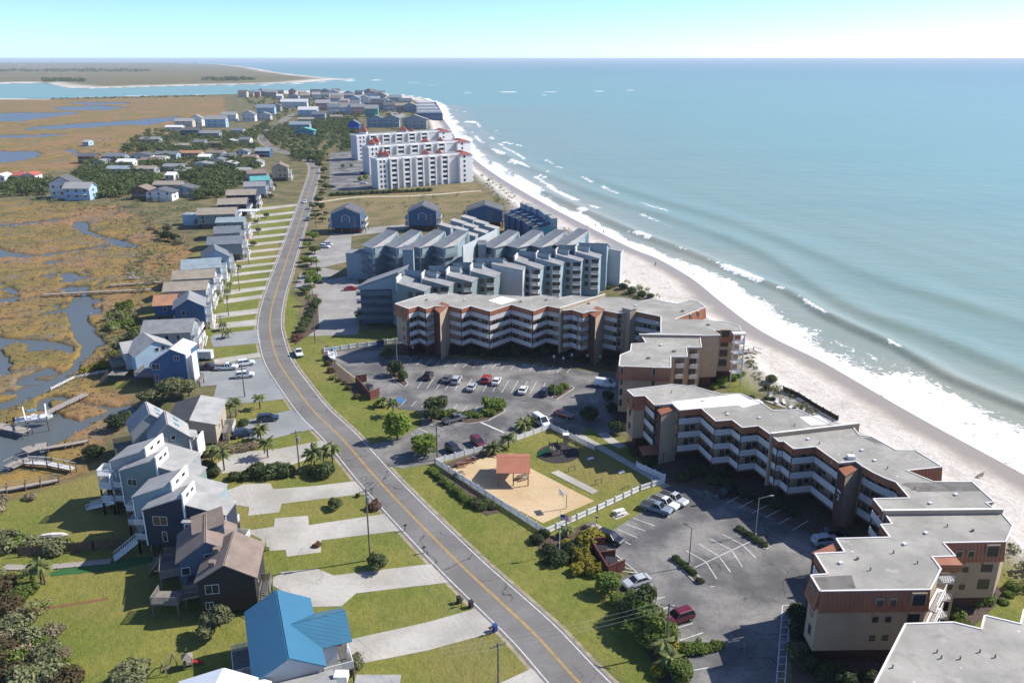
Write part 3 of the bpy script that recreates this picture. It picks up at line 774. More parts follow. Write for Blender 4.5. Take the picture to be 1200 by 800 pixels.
def signed_area(P):
    return sum(P[i][0] * P[(i + 1) % len(P)][1] - P[(i + 1) % len(P)][0] * P[i][1] for i in range(len(P))) / 2
def inset(P, offs):
    """ccw polygon, one inward distance per edge"""
    n = len(P); out = []
    for i in range(n):
        a, b, c = P[i - 1], P[i], P[(i + 1) % n]
        o1, o2 = offs[i - 1], offs[i]
        d1 = Vector((b[0] - a[0], b[1] - a[1])).normalized(); d2 = Vector((c[0] - b[0], c[1] - b[1])).normalized()
        n1 = Vector((-d1.y, d1.x)); n2 = Vector((-d2.y, d2.x))
        p1 = Vector(b[:2]) + n1 * o1; p2 = Vector(b[:2]) + n2 * o2
        den = d1.x * d2.y - d1.y * d2.x
        if abs(den) < 0.2: q = (p1 + p2) / 2
        else:
            t = ((p2.x - p1.x) * d2.y - (p2.y - p1.y) * d2.x) / den
            q = p1 + d1 * t
            if (q - Vector(b[:2])).length > 4.5: q = (p1 + p2) / 2
        out.append((q.x, q.y))
    return out
def unit_rail():
    """a one-metre-long railing panel, 1.05 high, slim balusters between two rails"""
    mb = MB()
    mb.b2(0, 1, -.035, .035, 1.0, 1.06); mb.b2(0, 1, -.025, .025, .08, .14)
    for k in range(14):
        x = .02 + k * .96 / 13
        mb.b2(x - .021, x + .021, -.018, .018, .14, 1.0)
    return mb.mesh('railing_panel', M_rail)
ME_RAIL = unit_rail()
def unit_window(w=1.0, h=1.0, mull=2, frame=M_trim, fw=.07):
    """frame mesh + pane mesh, facing -Y, standing at z=0, centred on x"""
    f = MB()
    f.b2(-w / 2, w / 2, -.06, .0, 0, fw); f.b2(-w / 2, w / 2, -.06, .0, h - fw, h)
    f.b2(-w / 2, -w / 2 + fw, -.06, .0, fw, h - fw); f.b2(w / 2 - fw, w / 2, -.06, .0, fw, h - fw)
    for k in range(1, mull):
        x = -w / 2 + w * k / mull
        f.b2(x - fw * .4, x + fw * .4, -.05, .0, fw, h - fw)
    p = MB().b2(-w / 2 + fw, w / 2 - fw, -.035, -.005, fw, h - fw)
    return f.mesh('frame', frame), p.mesh('window', M_glass)
WIN = {}
def put_window(parent, x, y, z, rz, w, h, mull=2, frame=M_trim):
    key = (round(w, 2), round(h, 2), mull, frame.name)
    if key not in WIN: WIN[key] = unit_window(w, h, mull, frame)
    fm, pm = WIN[key]
    wn_ = obj('window', pm, parent, (x, y, z), rz)
    obj('frame', fm, wn_)
    return wn_
ME_DOOR = MB().b2(-.45, .45, -.05, 0, 0, 2.05).mesh('door', M_door)
M_dkframe = mat('bronze_frame', (.09, .06, .045), .5, .1, 1)

def seg_info(a, b):
    dx, dy = b[0] - a[0], b[1] - a[1]
    return math.hypot(dx, dy), math.atan2(dy, dx)
def seamed_panel(mb, a, b, z0, z1, flare, pitch=.55, th=.12):
    """metal panel from a to b whose foot stands out by flare; raised seams"""
    l, ang = seg_info(a, b)
    nx, ny = math.sin(ang), -math.cos(ang)       # outwards (right of travel)
    def P(t, z, o): return (a[0] + (b[0] - a[0]) * t + nx * o, a[1] + (b[1] - a[1]) * t + ny * o, z)
    fl = flare
    mb.add([P(0, z0, fl), P(1, z0, fl), P(1, z1, .02), P(0, z1, .02), P(0, z0, fl - th - .1), P(1, z0, fl - th - .1), P(1, z1, -th), P(0, z1, -th)],
           [(0, 1, 2, 3), (5, 4, 7, 6), (1, 0, 4, 5), (3, 2, 6, 7), (0, 3, 7, 4), (2, 1, 5, 6)])
    n = max(1, int(l / pitch))
    for k in range(n + 1):
        t = (k + .02) / (n + .04); dt = .03 / max(l, .1)
        mb.add([P(t - dt, z0, fl), P(t + dt, z0, fl), P(t + dt, z1, .02), P(t - dt, z1, .02), P(t - dt, z0, fl + .05), P(t + dt, z0, fl + .05), P(t + dt, z1, .07), P(t - dt, z1, .07)],
               [(4, 5, 6, 7), (0, 4, 7, 3), (5, 1, 2, 6), (0, 1, 5, 4)])
def condo(root, pts, H, floors, base, mans=2.9, gal=1.6, fascia=1.2):
    """pts: [(px, py, type, windows)] ccw at roof level.  type g gallery, m mansard over stucco, w stucco, n hidden behind a tower"""
    P = GL([p[:2] for p in pts], H)
    T = [p[2] for p in pts]
    n = len(P)
    if signed_area(P) < 0: print('CW!', root.name)
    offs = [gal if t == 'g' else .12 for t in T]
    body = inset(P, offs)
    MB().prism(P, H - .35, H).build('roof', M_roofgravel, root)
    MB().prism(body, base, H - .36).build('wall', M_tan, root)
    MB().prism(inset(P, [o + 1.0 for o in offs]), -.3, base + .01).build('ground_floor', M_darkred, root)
    for i in range(n):
        a, b, t = P[i], P[(i + 1) % n], T[i]
        l, ang = seg_info(a, b)
        if l < .2: continue
        MB().seg(a, b, .22, H, H + .11).build('roof_edge', M_trim, root)
        ba, bb = body[i], body[(i + 1) % n]
        bl, bang = seg_info(ba, bb)
        ux, uy = math.cos(ang), math.sin(ang)
        nx, ny = uy, -ux
        if t == 'g':
            mb = MB(); seamed_panel(mb, a, b, H - fascia, H - .02, .06); mb.build('fascia_panel', M_rust, root)
            for fz in floors:
                q = [a, b, bb, ba]
                MB().prism(q, fz - .3, fz).build('gallery_slab', M_concdk, root)
                k = max(1, round(l / 2.1))
                for j in range(k):
                    t0 = (j + .015) / k; t1 = (j + .985) / k
                    obj('railing_panel', ME_RAIL, root, (a[0] + (b[0] - a[0]) * t0 - nx * .05, a[1] + (b[1] - a[1]) * t0 - ny * .05, fz - .08), ang, (l * (t1 - t0), 1, 1.12))
                if bl > 1.6 and abs(math.cos(bang - ang)) > .8:
                    sl = Vector((math.cos(bang), math.sin(bang)))
                    for j in range(max(1, int(bl / 3.2))):
                        c0 = (j + .5) / max(1, int(bl / 3.2))
                        cx_, cy_ = ba[0] + (bb[0] - ba[0]) * c0, ba[1] + (bb[1] - ba[1]) * c0
                        obj('door', ME_DOOR, root, (cx_ - sl.x * .55, cy_ - sl.y * .55, fz), bang)
                        put_window(root, cx_ + sl.x * .6, cy_ + sl.y * .6, fz + .85, bang, .9, 1.1, 1, M_dkframe)
            MB().prism([(a[0] - ux * .09 - nx * .1, a[1] - uy * .09 - ny * .1), (a[0] + ux * .09 - nx * .1, a[1] + uy * .09 - ny * .1), (a[0] + ux * .09 - nx * .28, a[1] + uy * .09 - ny * .28), (a[0] - ux * .09 - nx * .28, a[1] - uy * .09 - ny * .28)], base - .3, H - .4).build('post', M_darkred, root)
        elif t == 'm':
            mb = MB(); seamed_panel(mb, a, b, H - mans, H - .02, .5); mb.build('mansard_panel', M_rust, root)
        wins = pts[i][3] if len(pts[i]) > 3 else None
        if wins:
            for (tt, w_, h_, mull) in wins:
                for k, fz in enumerate(floors):
                    top = (k == len(floors) - 1) and t == 'm'
                    o = .0
                    if top: o = .5 - .48 * ((fz + .9 - (H - mans)) / mans) - .02
                    x = a[0] + (b[0] - a[0]) * tt + nx * (o - .10); y = a[1] + (b[1] - a[1]) * tt + ny * (o - .10)
                    if top:
                        MB().box(0, .22, h_ / 2 - .55, w_ + .3, .72, h_ + 1.5).build('dormer', M_tan, root, (x, y, fz + .85), ang)
                        x += nx * .16; y += ny * .16
                    put_window(root, x, y, fz + .85, ang, w_, h_, mull, M_dkframe)
    return P, body
def stair_tower(root, px, zt, z0=-.2, rise=.7, cap=M_rust):
    """px: four plan corners read at height zt, ccw; the last two lie at the back against the block"""
    P = GL(px, zt)
    if signed_area(P) < 0: print('tower CW')
    MB().prism(P, z0, [zt - .1, zt - .1, zt + rise - .1, zt + rise - .1]).build('stair_tower', M_tan, root)
    Q = inset(P, [-.12] * 4)
    MB().prism(Q, [zt - .1, zt - .1, zt + rise - .1, zt + rise - .1], [zt + .08, zt + .08, zt + rise + .08, zt + rise + .08]).build('tower_cap', cap, root)
    return P
def side_board(root, a, b, z0, z1):
    """dark boarding fixed on a tower side"""
    l, ang = seg_info(a, b); nx, ny = math.sin(ang), -math.cos(ang)
    MB().seg((a[0] + nx * .04, a[1] + ny * .04), (b[0] + nx * .04, b[1] + ny * .04), .08, z0, z1).build('tower_boarding', M_darkred, root)
def party_wall(root, a, b, H, up=.75, z0=2, w=.35):
    A, Bq = Gxy(*a, H + up), Gxy(*b, H + up)
    MB().seg(A, Bq, w, z0, H + up).build('party_wall', M_tan, root)
    MB().seg(A, Bq, w + .12, H + up, H + up + .07).build('coping', M_trim, root)
def roof_patch(root, px, H, m, name='roof_patch', dz=.012):
    return MB().prism(GL(px, H), H - .05, H + dz).build(name, m, root)

# --- block A/B (north-west, four balcony storeys)
HA = 13.5
fa = [3.5, 6.0, 8.5, 11.0]
cw = [(.5, 1.6, 1.5, 2)]
A_PTS = [(463, 356, 'm', [(.55, .45, 1.2, 1)]), (479, 362, 'g'), (490, 358.5, 'g'), (499, 362, 'g'), (508, 359, 'n'), (526.5, 358.5, 'g'), (541, 362, 'g'), (551, 358.5, 'g'), (574, 365, 'g'), (599, 357, 'g'), (625, 364.5, 'g'), (641, 358.5, 'g'), (656, 361.5, 'n'),
         (660.5, 364, 'g'), (670, 363, 'g'), (683, 367, 'g'), (690.5, 365, 'n'), (708.5, 364, 'g'), (723.5, 367, 'n'), (744.5, 365, 'g'), (774.5, 371, 'g'), (774.5, 390, 'n'), (751, 392, 'g'), (757, 402, 'n'), (740, 403, 'n'), (739, 411, 'n'), (727, 416, 'm'),
         (725.5, 429, 'm', [(.06, .5, 1.5, 1), (.68, .5, 1.5, 1)]), (786, 431, 'w'), (786, 418, 'w', [(.55, 1.9, 1.5, 2)]), (805.5, 418, 'w'), (804, 407, 'w', [(.5, 1.6, 1.5, 2)]), (822, 407, 'w'), (820, 393.5, 'w'), (844, 392.8, 'w'), (835.5, 387, 'm', [(.45, 1.9, 1.7, 2)]), (868.5, 387, 'w'), (866, 382, 'w'), (849, 377, 'w'), (810, 375, 'w'), (790, 374.5, 'm', [(.5, .7, 1.3, 1), (.75, .7, 1.3, 1)]),
         (826.5, 360, 'w'), (817.5, 353.5, 'w'), (807, 351.5, 'w'), (792, 356, 'w'), (762, 351, 'w'), (750.5, 353, 'w'), (728, 349, 'w'), (708.5, 349, 'w'), (684.5, 348, 'w'), (671, 346.5, 'w'), (654.5, 349.5, 'w'), (636.5, 346, 'w'), (620, 348, 'w'), (582, 346, 'w'), (574.5, 347, 'w'), (553.5, 345, 'w'), (543, 346.5, 'w'), (531, 344, 'w'), (516, 346, 'w'), (510, 344, 'w'), (493.5, 346.5, 'w')]
cA = thing('condominium_block', 'four storey tan condominium with zigzag white balconies behind the upper car park', 'building', G(600, 380, 0), 0)
cA.location = (0, 0, 0)
condo(cA, A_PTS, HA, fa, 3.0)
for q in ([(508.5, 361), (515.5, 367), (526, 360.5), (518, 357)], [(690.5, 367), (698, 372), (708, 365.5), (699, 362)]):
    t_ = stair_tower(cA, q, HA - .5)
    side_board(cA, t_[0], t_[1], 0, HA - .7)
t_ = stair_tower(cA, [(729, 360.5), (738.5, 363), (745.5, 361.5), (737, 359)], HA + .9, rise=0.02, cap=M_roofgravel)
party_wall(cA, (656, 361), (709, 344.5), HA)
party_wall(cA, (749, 391.5), (823, 392.5), HA, .6)
roof_patch(cA, [(572, 352), (588, 347.3), (606, 351.2), (588, 357)], HA, M_roofwhite)
# beach-end balconies of block A/B
for fz in fa:
    q = GL([(866.5, 384), (872, 389), (868.5, 388)], HA)
    a, b = Gxy(859, 388.4, HA), Gxy(868.8, 388.4, HA)
    MB().b2(a[0], b[0] + .6, a[1] - 1.5, a[1] + .2, fz - .25, fz).build('balcony_slab', M_trim, cA)
    obj('railing_panel', ME_RAIL, cA, (a[0], a[1] - 1.45, fz), 0, (b[0] + .6 - a[0], 1, 1))
    obj('railing_panel', ME_RAIL, cA, (b[0] + .55, a[1] - 1.45, fz), R(90), (1.6, 1, 1))
    for (c0, c1, yy_) in ((793, 801.5, 418.3), (810, 819, 407.3)):
        a, b = Gxy(c0, yy_, HA), Gxy(c1, yy_, HA)
        obj('railing_panel', ME_RAIL, cA, (a[0], a[1] - .25, fz), 0, (b[0] - a[0], 1, 1.05))
a, b = Gxy(859, 388.4, HA), Gxy(868.8, 388.4, HA)
for x in (a[0], b[0] + .5):
    MB().b2(x - .12, x + .12, a[1] - 1.55, a[1] - 1.3, 0, HA - .4).build('post', M_trim, cA)
MB().b2(a[0] - .3, b[0] + .8, a[1] - 1.7, a[1] + .3, HA - .38, HA - .02).build('porch_roof', M_trim, cA)

# --- block C/D (along the beach, three balcony storeys)
HC = 11.6
fc = [3.0, 5.85, 8.7]
C_PTS = [(735, 457, 'm', [(.5, .7, 1.4, 1)]), (743, 464.5, 'm'), (756, 463.8, 'g'), (767, 474.5, 'n'), (788, 473, 'n'), (796.5, 480.8, 'g'), (822, 478.5, 'g'), (839, 493.5, 'g'), (858, 492, 'g'), (870, 501, 'g'), (889, 499, 'g'), (903, 509, 'n'),
         (907, 512.5, 'g'), (913, 517.5, 'g'), (918.5, 517, 'g'), (930, 526, 'g'), (956, 523.5, 'g'), (983, 542.5, 'n'), (1003, 540.5, 'n'), (1012, 547, 'g'), (1024, 554, 'g'), (1038, 560.5, 'g'), (1050, 565, 'g'), (1066, 583.5, 'n'), (1023.5, 584.5, 'g'), (1036, 600, 'n'),
         (1040, 606, 'g'), (1045.5, 614, 'n'), (1032, 614.5, 'g'), (1043, 629.5, 'n'), (980, 631, 'n'), (990, 647, 'n'), (955, 648.5, 'g'), (970, 672.5, 'n'), (950, 674, 'm', [(.5, .8, 1.4, 1)]),
         (961, 692.5, 'm', [(.55, .75, .85, 1), (.67, .75, .85, 1), (.9, 1.6, 1.6, 2)]), (1090, 690.5, 'w'), (1102.5, 666.5, 'w'), (1092, 652.5, 'w'), (1119.5, 651.5, 'w'), (1105, 635.8, 'm', [(.27, .75, .8, 1), (.46, .75, .8, 1), (.8, 1.6, 1.6, 2)]), (1178.5, 634.5, 'w'), (1186.5, 616, 'w'),
         (1175, 602.5, 'w'), (1175, 597, 'w'), (1165, 596, 'w'), (1155, 589, 'w'), (1165, 588, 'w'), (1139, 564.5, 'w'), (1094, 564.5, 'w'), (1062, 551.3, 'm'), (1104, 547, 'w'), (1072.5, 527.5, 'w'), (1050, 527.5, 'w'), (1021, 511.5, 'w'), (1007, 510, 'w'), (1000, 501, 'w'),
         (972, 497, 'w'), (935, 480, 'w'), (905, 481, 'w'), (892, 472, 'w'), (868, 461.5, 'w'), (845, 462, 'w'), (815, 453.5, 'w'), (788, 450.5, 'w')]
cC = thing('condominium_block', 'long tan condominium with rust mansard stepping beside the lower car park to the beach', 'building')
condo(cC, C_PTS, HC, fc, 2.4)
for q in ([(771, 480.5), (775, 485.5), (795, 481), (788, 474)], [(983.5, 549.5), (991, 557.5), (1012, 548), (1003.5, 541.5)], [(953, 648), (960, 653), (986, 645.5), (980, 640)]):
    t_ = stair_tower(cC, q, HC - .9, rise=.55)
    side_board(cC, t_[0], t_[1], 0, HC - 1.1)
    if q[0][0] == 983.5:
        tx = bpy.data.curves.new('block_number', 'FONT'); tx.body = '2'; tx.size = 1.5; tx.extrude = .02; tx.materials.append(M_white); tx.align_x = 'CENTER'
        tt = link(bpy.data.objects.new('block_number', bpy.data.meshes.new_from_object(bpy.data.objects.new('glyph', tx)))); tt.parent = cC
        l_, an = seg_info(t_[0], t_[1]); mx, my = (t_[0][0] + t_[1][0]) / 2, (t_[0][1] + t_[1][1]) / 2
        tt.location = (mx + math.sin(an) * .12, my - math.cos(an) * .12, 5.6); tt.rotation_euler = (R(90), 0, an)
        MB().box(0, 0, 0, 1.1, .05, .3).build('sign_plate', M_white, cC, (mx + math.sin(an) * .12, my - math.cos(an) * .12, 7.25), an)
party_wall(cC, (903.5, 507.5), (1007, 495.5), HC)
party_wall(cC, (1036, 597.5), (1175.5, 596), HC)
roof_patch(cC, [(787, 470.5), (866, 461.3), (879, 468.5), (889, 467.5), (895, 471.5), (871, 477.5), (865, 474.5), (823, 478), (797, 480.2)], HC, M_roofwhite)
roof_patch(cC, [(937, 488.5), (960, 486.5), (973, 497), (950, 498)], HC, M_roofwhite)
M_stain = mat('roof_stain', (0.15, 0.14, 0.125), .95, .3, .5, stain=.4)
roof_patch(cC, [(1056, 567), (1062, 565.2), (1138, 565.2), (1149, 575), (1075, 576)], HC, M_stain)
roof_patch(cC, [(954, 676), (998, 673.5), (1003, 689), (962, 690.5)], HC, M_stain)
roof_patch(cC, [(1011, 512.8), (1020, 512.5), (1034, 520), (1026, 519)], HC, M_stain)
for px in ((787, 460), (931, 499), (974, 544.5), (998, 533), (1040, 549), (1047, 648), (1075, 660), (1020, 668), (1110, 617), (1072, 573), (960, 520), (850, 484)):
    v = G(px[0], px[1], HC)
    MB().tube((0, 0, 0), (0, 0, .5), .09, .09, 6).build('vent_pipe', M_concdk, cC, (v.x, v.y, HC))
for px in ((824, 470), (853, 486), (890, 490), (925, 508), (947, 515), (1025, 540), (1010, 528), (1005, 655), (985, 660), (1060, 638), (1085, 625), (1140, 622), (1120, 580), (1090, 590)):
    v = G(px[0], px[1], HC)
    if px[0] % 3: MB().box(0, 0, .12, .5, .5, .3).build('roof_vent', M_trim, cC, (v.x, v.y, HC), .3)
    else: MB().tube((0, 0, 0), (0, 0, .35), .16, .22, 8).build('turbine_vent', M_concdk, cC, (v.x, v.y, HC))
for px in ((500, 352), (545, 352), (610, 354), (640, 352), (690, 356), (745, 359), (800, 365), (770, 380), (830, 381), (760, 420), (790, 412), (775, 405)):
    v = G(px[0], px[1], HA)
    MB().box(0, 0, .15, .6, .6, .4).build('roof_vent', M_trim if px[0] % 2 else M_concdk, cA, (v.x, v.y, HA), .3)
v = G(997, 537, HC); MB().box(0, 0, .3, 1.2, 1.0, .6).build('roof_hatch', M_trim, cC, (v.x, v.y, HC))
# canopy over the entrance and stacked sea balconies of the south wing
for fz in fc:
    for (c0, yy_, c1) in ((1093.5, 652.2, 1118),):
        a, b = Gxy(c0, yy_, HC), Gxy(c1, yy_, HC)
        MB().b2(a[0] - .2, b[0], a[1] - 1.6, a[1] - .05, fz - .22, fz).build('balcony_slab', M_trim, cC)
        obj('railing_panel', ME_RAIL, cC, (a[0] - .2, a[1] - 1.55, fz), 0, (b[0] - a[0] + .2, 1, 1))
    a, b = Gxy(1090, 690.5, HC), Gxy(1102.5, 666.5, HC)
    l_, an = seg_info(a, b); nx, ny = math.sin(an), -math.cos(an)
    MB().prism([a, (a[0] + nx * 1.1, a[1] + ny * 1.1), (b[0] + nx * 1.1, b[1] + ny * 1.1), b], fz - .22, fz).build('balcony_slab', M_trim, cC)
    obj('railing_panel', ME_RAIL, cC, (a[0] + nx * 1.05, a[1] + ny * 1.05, fz), an, (l_, 1, 1))
for px in ((1093.5, 652.2), (1117, 652)):
    a = Gxy(px[0], px[1], HC); MB().b2(a[0] - .13, a[0] + .13, a[1] - 1.65, a[1] - 1.4, 0, HC - .3).build('post', M_tan, cC)
a, b = Gxy(1091, 652.4, HC), Gxy(1119.5, 651.4, HC)
MB().b2(a[0], b[0], a[1] - 1.8, a[1], HC - 1.1, HC - .02).build('porch_roof', M_rust, cC)

# --- block E (only its roof corner shows, bottom right)
cE = thing('condominium_block', 'flat grey roof corner of a condominium cut off at the lower right', 'building')
condo(cE, [(1000, 850, 'w'), (1300, 850, 'w'), (1300, 740, 'w'), (1230, 718, 'w'), (1200, 714, 'w'), (1196, 731, 'w'), (1154, 721, 'w'), (1150, 737, 'w'), (1117, 729, 'w'), (1061, 731, 'w')], HC, fc, 2.4)
for px in ((1098, 764), (1103, 771), (1125, 772), (1148, 764), (1166, 770), (1046, 782)):
    v = G(px[0], px[1], HC)
    MB().tube((0, 0, 0), (0, 0, .45), .09, .09, 6).build('vent_pipe', M_concdk, cE, (v.x, v.y, HC))

CONDOS = [cA, cC, cE]
# ------------------------------------------------------------------ building blocks for sloped-roof houses
def W3(p, z=None):
    """(px, py, z) -> world"""
    return G(p[0], p[1], p[2] if z is None else z)
def wallmat(name, col):
    return band_mat('clapboard_' + name, col, tuple(c * .72 for c in (lin(col) if isinstance(col, str) else col)), 'z', .26, .16, .75, .07, .4)
def roofmat(name, col, stain=.25):
    return mat('shingle_' + name, col, .92, .14, .5, stain=stain, bump=.35)
MW = {k: wallmat(k, v) for k, v in {'white': (.66, .66, .64), 'cream': (.56, .53, .44), 'bluegrey': (.27, .355, .395), 'slate': (.075, .115, .175), 'navy': (.022, .031, .052), 'blue': (.05, .125, .25), 'lightblue': (.36, .50, .60), 'greygreen': (.20, .26, .255), 'grey': (.29, .32, .335), 'shake': (.028, .024, .024), 'tan': (.40, .34, .26), 'palegrey': (.47, .50, .51), 'brightblue': (.02, .09, .42), 'green': (.09, .32, .28), 'pink': (.50, .30, .27), 'teal': (.07, .27, .33), 'brown': (.17, .10, .07), 'house_blue': (.048, .115, .215)}.items()}
MR = {k: roofmat(k, v) for k, v in {'grey': (.235, .24, .245), 'darkgrey': (.105, .108, .115), 'lightgrey': (.33, .325, .31), 'tan': (.30, .255, .20), 'brown': (.215, .165, .135), 'rust': (.38, .195, .11), 'red': (.42, .10, .075), 'white': (.70, .69, .66), 'bluegrey': (.25, .305, .33), 'slate': (.15, .17, .19), 'black': (.055, .057, .063), 'teal': (.10, .36, .35)}.items()}
M_deck = mat('weathered_deck', (.21, .19, .165), .9, .15, 1.2, stain=.3)
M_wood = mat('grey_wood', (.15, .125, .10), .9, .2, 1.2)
M_bluegl = mat('sky_light', (.16, .27, .33), .1, .1, 1)

def pitched(root, q, th, m, over=.3, name='roof'):
    """a roof plane: q four 3-D corners (ccw from above), th thick, pushed out by over"""
    c = sum((Vector(p) for p in q), Vector()) / len(q)
    n = (Vector(q[1]) - Vector(q[0])).cross(Vector(q[2]) - Vector(q[0])).normalized()
    if n.z < 0: n = -n
    Q = []
    for p in q:
        d = (Vector(p) - c); Q.append(Vector(p) + d.normalized() * over)
    vs = [v + n * .02 for v in Q] + [v + n * (.02 + th) for v in Q]
    k = len(q)
    mb = MB().add(vs, [tuple(range(k - 1, -1, -1)), tuple(range(k, 2 * k))] + [(i, (i + 1) % k, k + (i + 1) % k, k + i) for i in range(k)])
    return mb.build(name, m, root)
class Blk:
    """rectangular block: front edge e1->e2 (world xy), depth w to its left; corners ccw"""
    def __init__(s, e1, e2, w):
        e1, e2 = Vector(e1[:2]), Vector(e2[:2])
        d = (e2 - e1); s.l = d.length; d.normalize(); n = Vector((-d.y, d.x))
        s.d, s.n, s.w = d, n, w
        s.c = [e1, e2, e2 + n * w, e1 + n * w]
    def at(s, u, v, z=0):
        """u along the front 0..l, v depth 0..w (metres)"""
        p = s.c[0] + s.d * u + s.n * v
        return Vector((p.x, p.y, z))
    def face(s, k):
        a, b = s.c[k], s.c[(k + 1) % 4]
        return a, b, seg_info(a, b)
    def win(s, root, k, t, z, w=1.0, h=1.3, mull=2, frame=None, out=.07):
        a, b, (l, ang) = s.face(k)
        nx, ny = math.sin(ang), -math.cos(ang)
        return put_window(root, a.x + (b.x - a.x) * t + nx * (out - .05), a.y + (b.y - a.y) * t + ny * (out - .05), z, ang, w, h, mull, frame or M_trim)
    def walls(s, root, z0, tops, m):
        return MB().prism([(p.x, p.y) for p in s.c], z0, tops).build('wall', m, root)
def blk_px(e1, e2, opp, z):
    a, b, o = Gxy(*e1, z), Gxy(*e2, z), Gxy(*opp, z)
    d = Vector((b[0] - a[0], b[1] - a[1])).normalized()
    return Blk(a, b, (Vector(o) - Vector(a)).dot(Vector((-d.y, d.x))))
def gable(root, B, zb, he, rise, wm, rm, axis=0, over=.45, rm2=None, th=.16):
    """axis 0: ridge parallel to the front edge; 1: ridge runs front to back (gable end faces the front)"""
    c = B.c
    if axis == 0:
        m1, m2 = (c[1] + c[2]) / 2, (c[3] + c[0]) / 2
        vs = [(p.x, p.y, zb) for p in c] + [(p.x, p.y, he) for p in c] + [(m1.x, m1.y, he + rise), (m2.x, m2.y, he + rise)]
        MB().add(vs, [(3, 2, 1, 0), (0, 1, 5, 4), (2, 3, 7, 6), (1, 2, 6, 8, 5), (3, 0, 4, 9, 7), (4, 5, 8, 9), (6, 7, 9, 8)]).build('wall', wm, root)
        r1, r2 = Vector((m1.x, m1.y, he + rise)) + B.d.to_3d() * over, Vector((m2.x, m2.y, he + rise)) - B.d.to_3d() * over
        dn = rise / (B.w / 2) * over
        a, b = B.at(-over, -over, he - dn), B.at(B.l + over, -over, he - dn)
        e, f = B.at(B.l + over, B.w + over, he - dn), B.at(-over, B.w + over, he - dn)
        pitched(root, [a, b, r1, r2], th, rm, 0); pitched(root, [e, f, r2, r1], th, rm2 or rm, 0)
    else:
        m1, m2 = (c[0] + c[1]) / 2, (c[2] + c[3]) / 2
        vs = [(p.x, p.y, zb) for p in c] + [(p.x, p.y, he) for p in c] + [(m1.x, m1.y, he + rise), (m2.x, m2.y, he + rise)]
        MB().add(vs, [(3, 2, 1, 0), (0, 1, 5, 8, 4), (2, 3, 7, 9, 6), (1, 2, 6, 5), (3, 0, 4, 7), (5, 6, 9, 8), (7, 4, 8, 9)]).build('wall', wm, root)
        r1, r2 = Vector((m1.x, m1.y, he + rise)) - B.n.to_3d() * over, Vector((m2.x, m2.y, he + rise)) + B.n.to_3d() * over
        dn = rise / (B.l / 2) * over
        a, b = B.at(B.l + over, -over, he - dn), B.at(B.l + over, B.w + over, he - dn)
        e, f = B.at(-over, B.w + over, he - dn), B.at(-over, -over, he - dn)
        pitched(root, [a, b, r2, r1], th, rm, 0); pitched(root, [e, f, r1, r2], th, rm2 or rm, 0)
    return B
def mono(root, B, zb, tops, wm, rm, over=.3, th=.16):
    """tops: heights of the four corners"""
    s_ = B.walls(root, zb, tops, wm)
    q = [Vector((p.x, p.y, t)) for p, t in zip(B.c, tops)]
    pitched(root, q, th, rm, over)
    return B
def piles(root, B, z, nx=3, ny=3, m=None, r=.16):
    for i in range(nx):
        for j in range(ny):
            p = B.at(.3 + (B.l - .6) * i / (nx - 1), .3 + (B.w - .6) * j / (ny - 1))
            MB().b2(-r, r, -r, r, -.4, z).build('piling', m or M_wood, root, (p.x, p.y, 0))
ME_RAILW = ME_RAIL
def rail_mesh(m, name):
    r = ME_RAIL.copy(); r.materials.clear(); r.materials.append(m); r.name = name
    return r
ME_RAILD = rail_mesh(M_deck, 'deck_rail')
def deck(root, B, z, sides=(0, 1, 2, 3), rail=None, posts=True, m=None, gap=None):
    """a raised platform with posts and a rail on the given sides"""
    rail = rail or ME_RAILD
    MB().prism([(p.x, p.y) for p in B.c], z - .22, z).build('deck', m or M_deck, root)
    for k in sides:
        a, b, (l, ang) = B.face(k)
        n = max(1, round(l / 2.2))
        for j in range(n):
            t0 = (j + .01) / n
            obj('railing_panel', rail, root, (a.x + (b.x - a.x) * t0 - math.sin(ang) * .06, a.y + (b.y - a.y) * t0 + math.cos(ang) * .06, z), ang, (l * .98 / n, 1, 1))
    if posts:
        for p in B.c:
            q = p + (((B.c[0] + B.c[2]) / 2) - p).normalized() * .25
            MB().b2(-.11, .11, -.11, .11, -.4, z - .2).build('post', m or M_wood, root, (q.x, q.y, 0))
def stair(root, a, b, z0, z1, w=1.1, m=None, rail=True):
    """flight from a (low, z0) to b (high, z1)"""
    a, b = Vector(a[:2]), Vector(b[:2])
    d = (b - a); l = d.length; d.normalize(); n = Vector((-d.y, d.x))
    ang = math.atan2(d.y, d.x); k = max(3, int((z1 - z0) / .2))
    mb = MB()
    for i in range(k):
        t = (i + .5) / k; p = a + d * l * t
        mb.box(p.x, p.y, z0 + (z1 - z0) * (i + 1) / k - .04, l / k * 1.05, w, .07, ang)
    for s_ in (-1, 1):
        o = n * (w / 2) * s_
        mb.bar((a.x + o.x, a.y + o.y, z0), (b.x + o.x, b.y + o.y, z1 - .1), .06, .28)
    mb.build('stair_flight', m or M_deck, root)
    if rail:
        for s_ in (-1, 1):
            o = n * (w / 2) * s_; mr = MB()
            mr.bar((a.x + o.x, a.y + o.y, z0 + .95), (b.x + o.x, b.y + o.y, z1 + .95), .07)
            for i in range(int(l / .35) + 1):
                t = min(1, i * .35 / l); p = a + d * l * t + o
                mr.b2(p.x - .025, p.x + .025, p.y - .025, p.y + .025, z0 + (z1 - z0) * t, z0 + (z1 - z0) * t + .95)
            mr.build('hand_rail', m or M_deck, root)
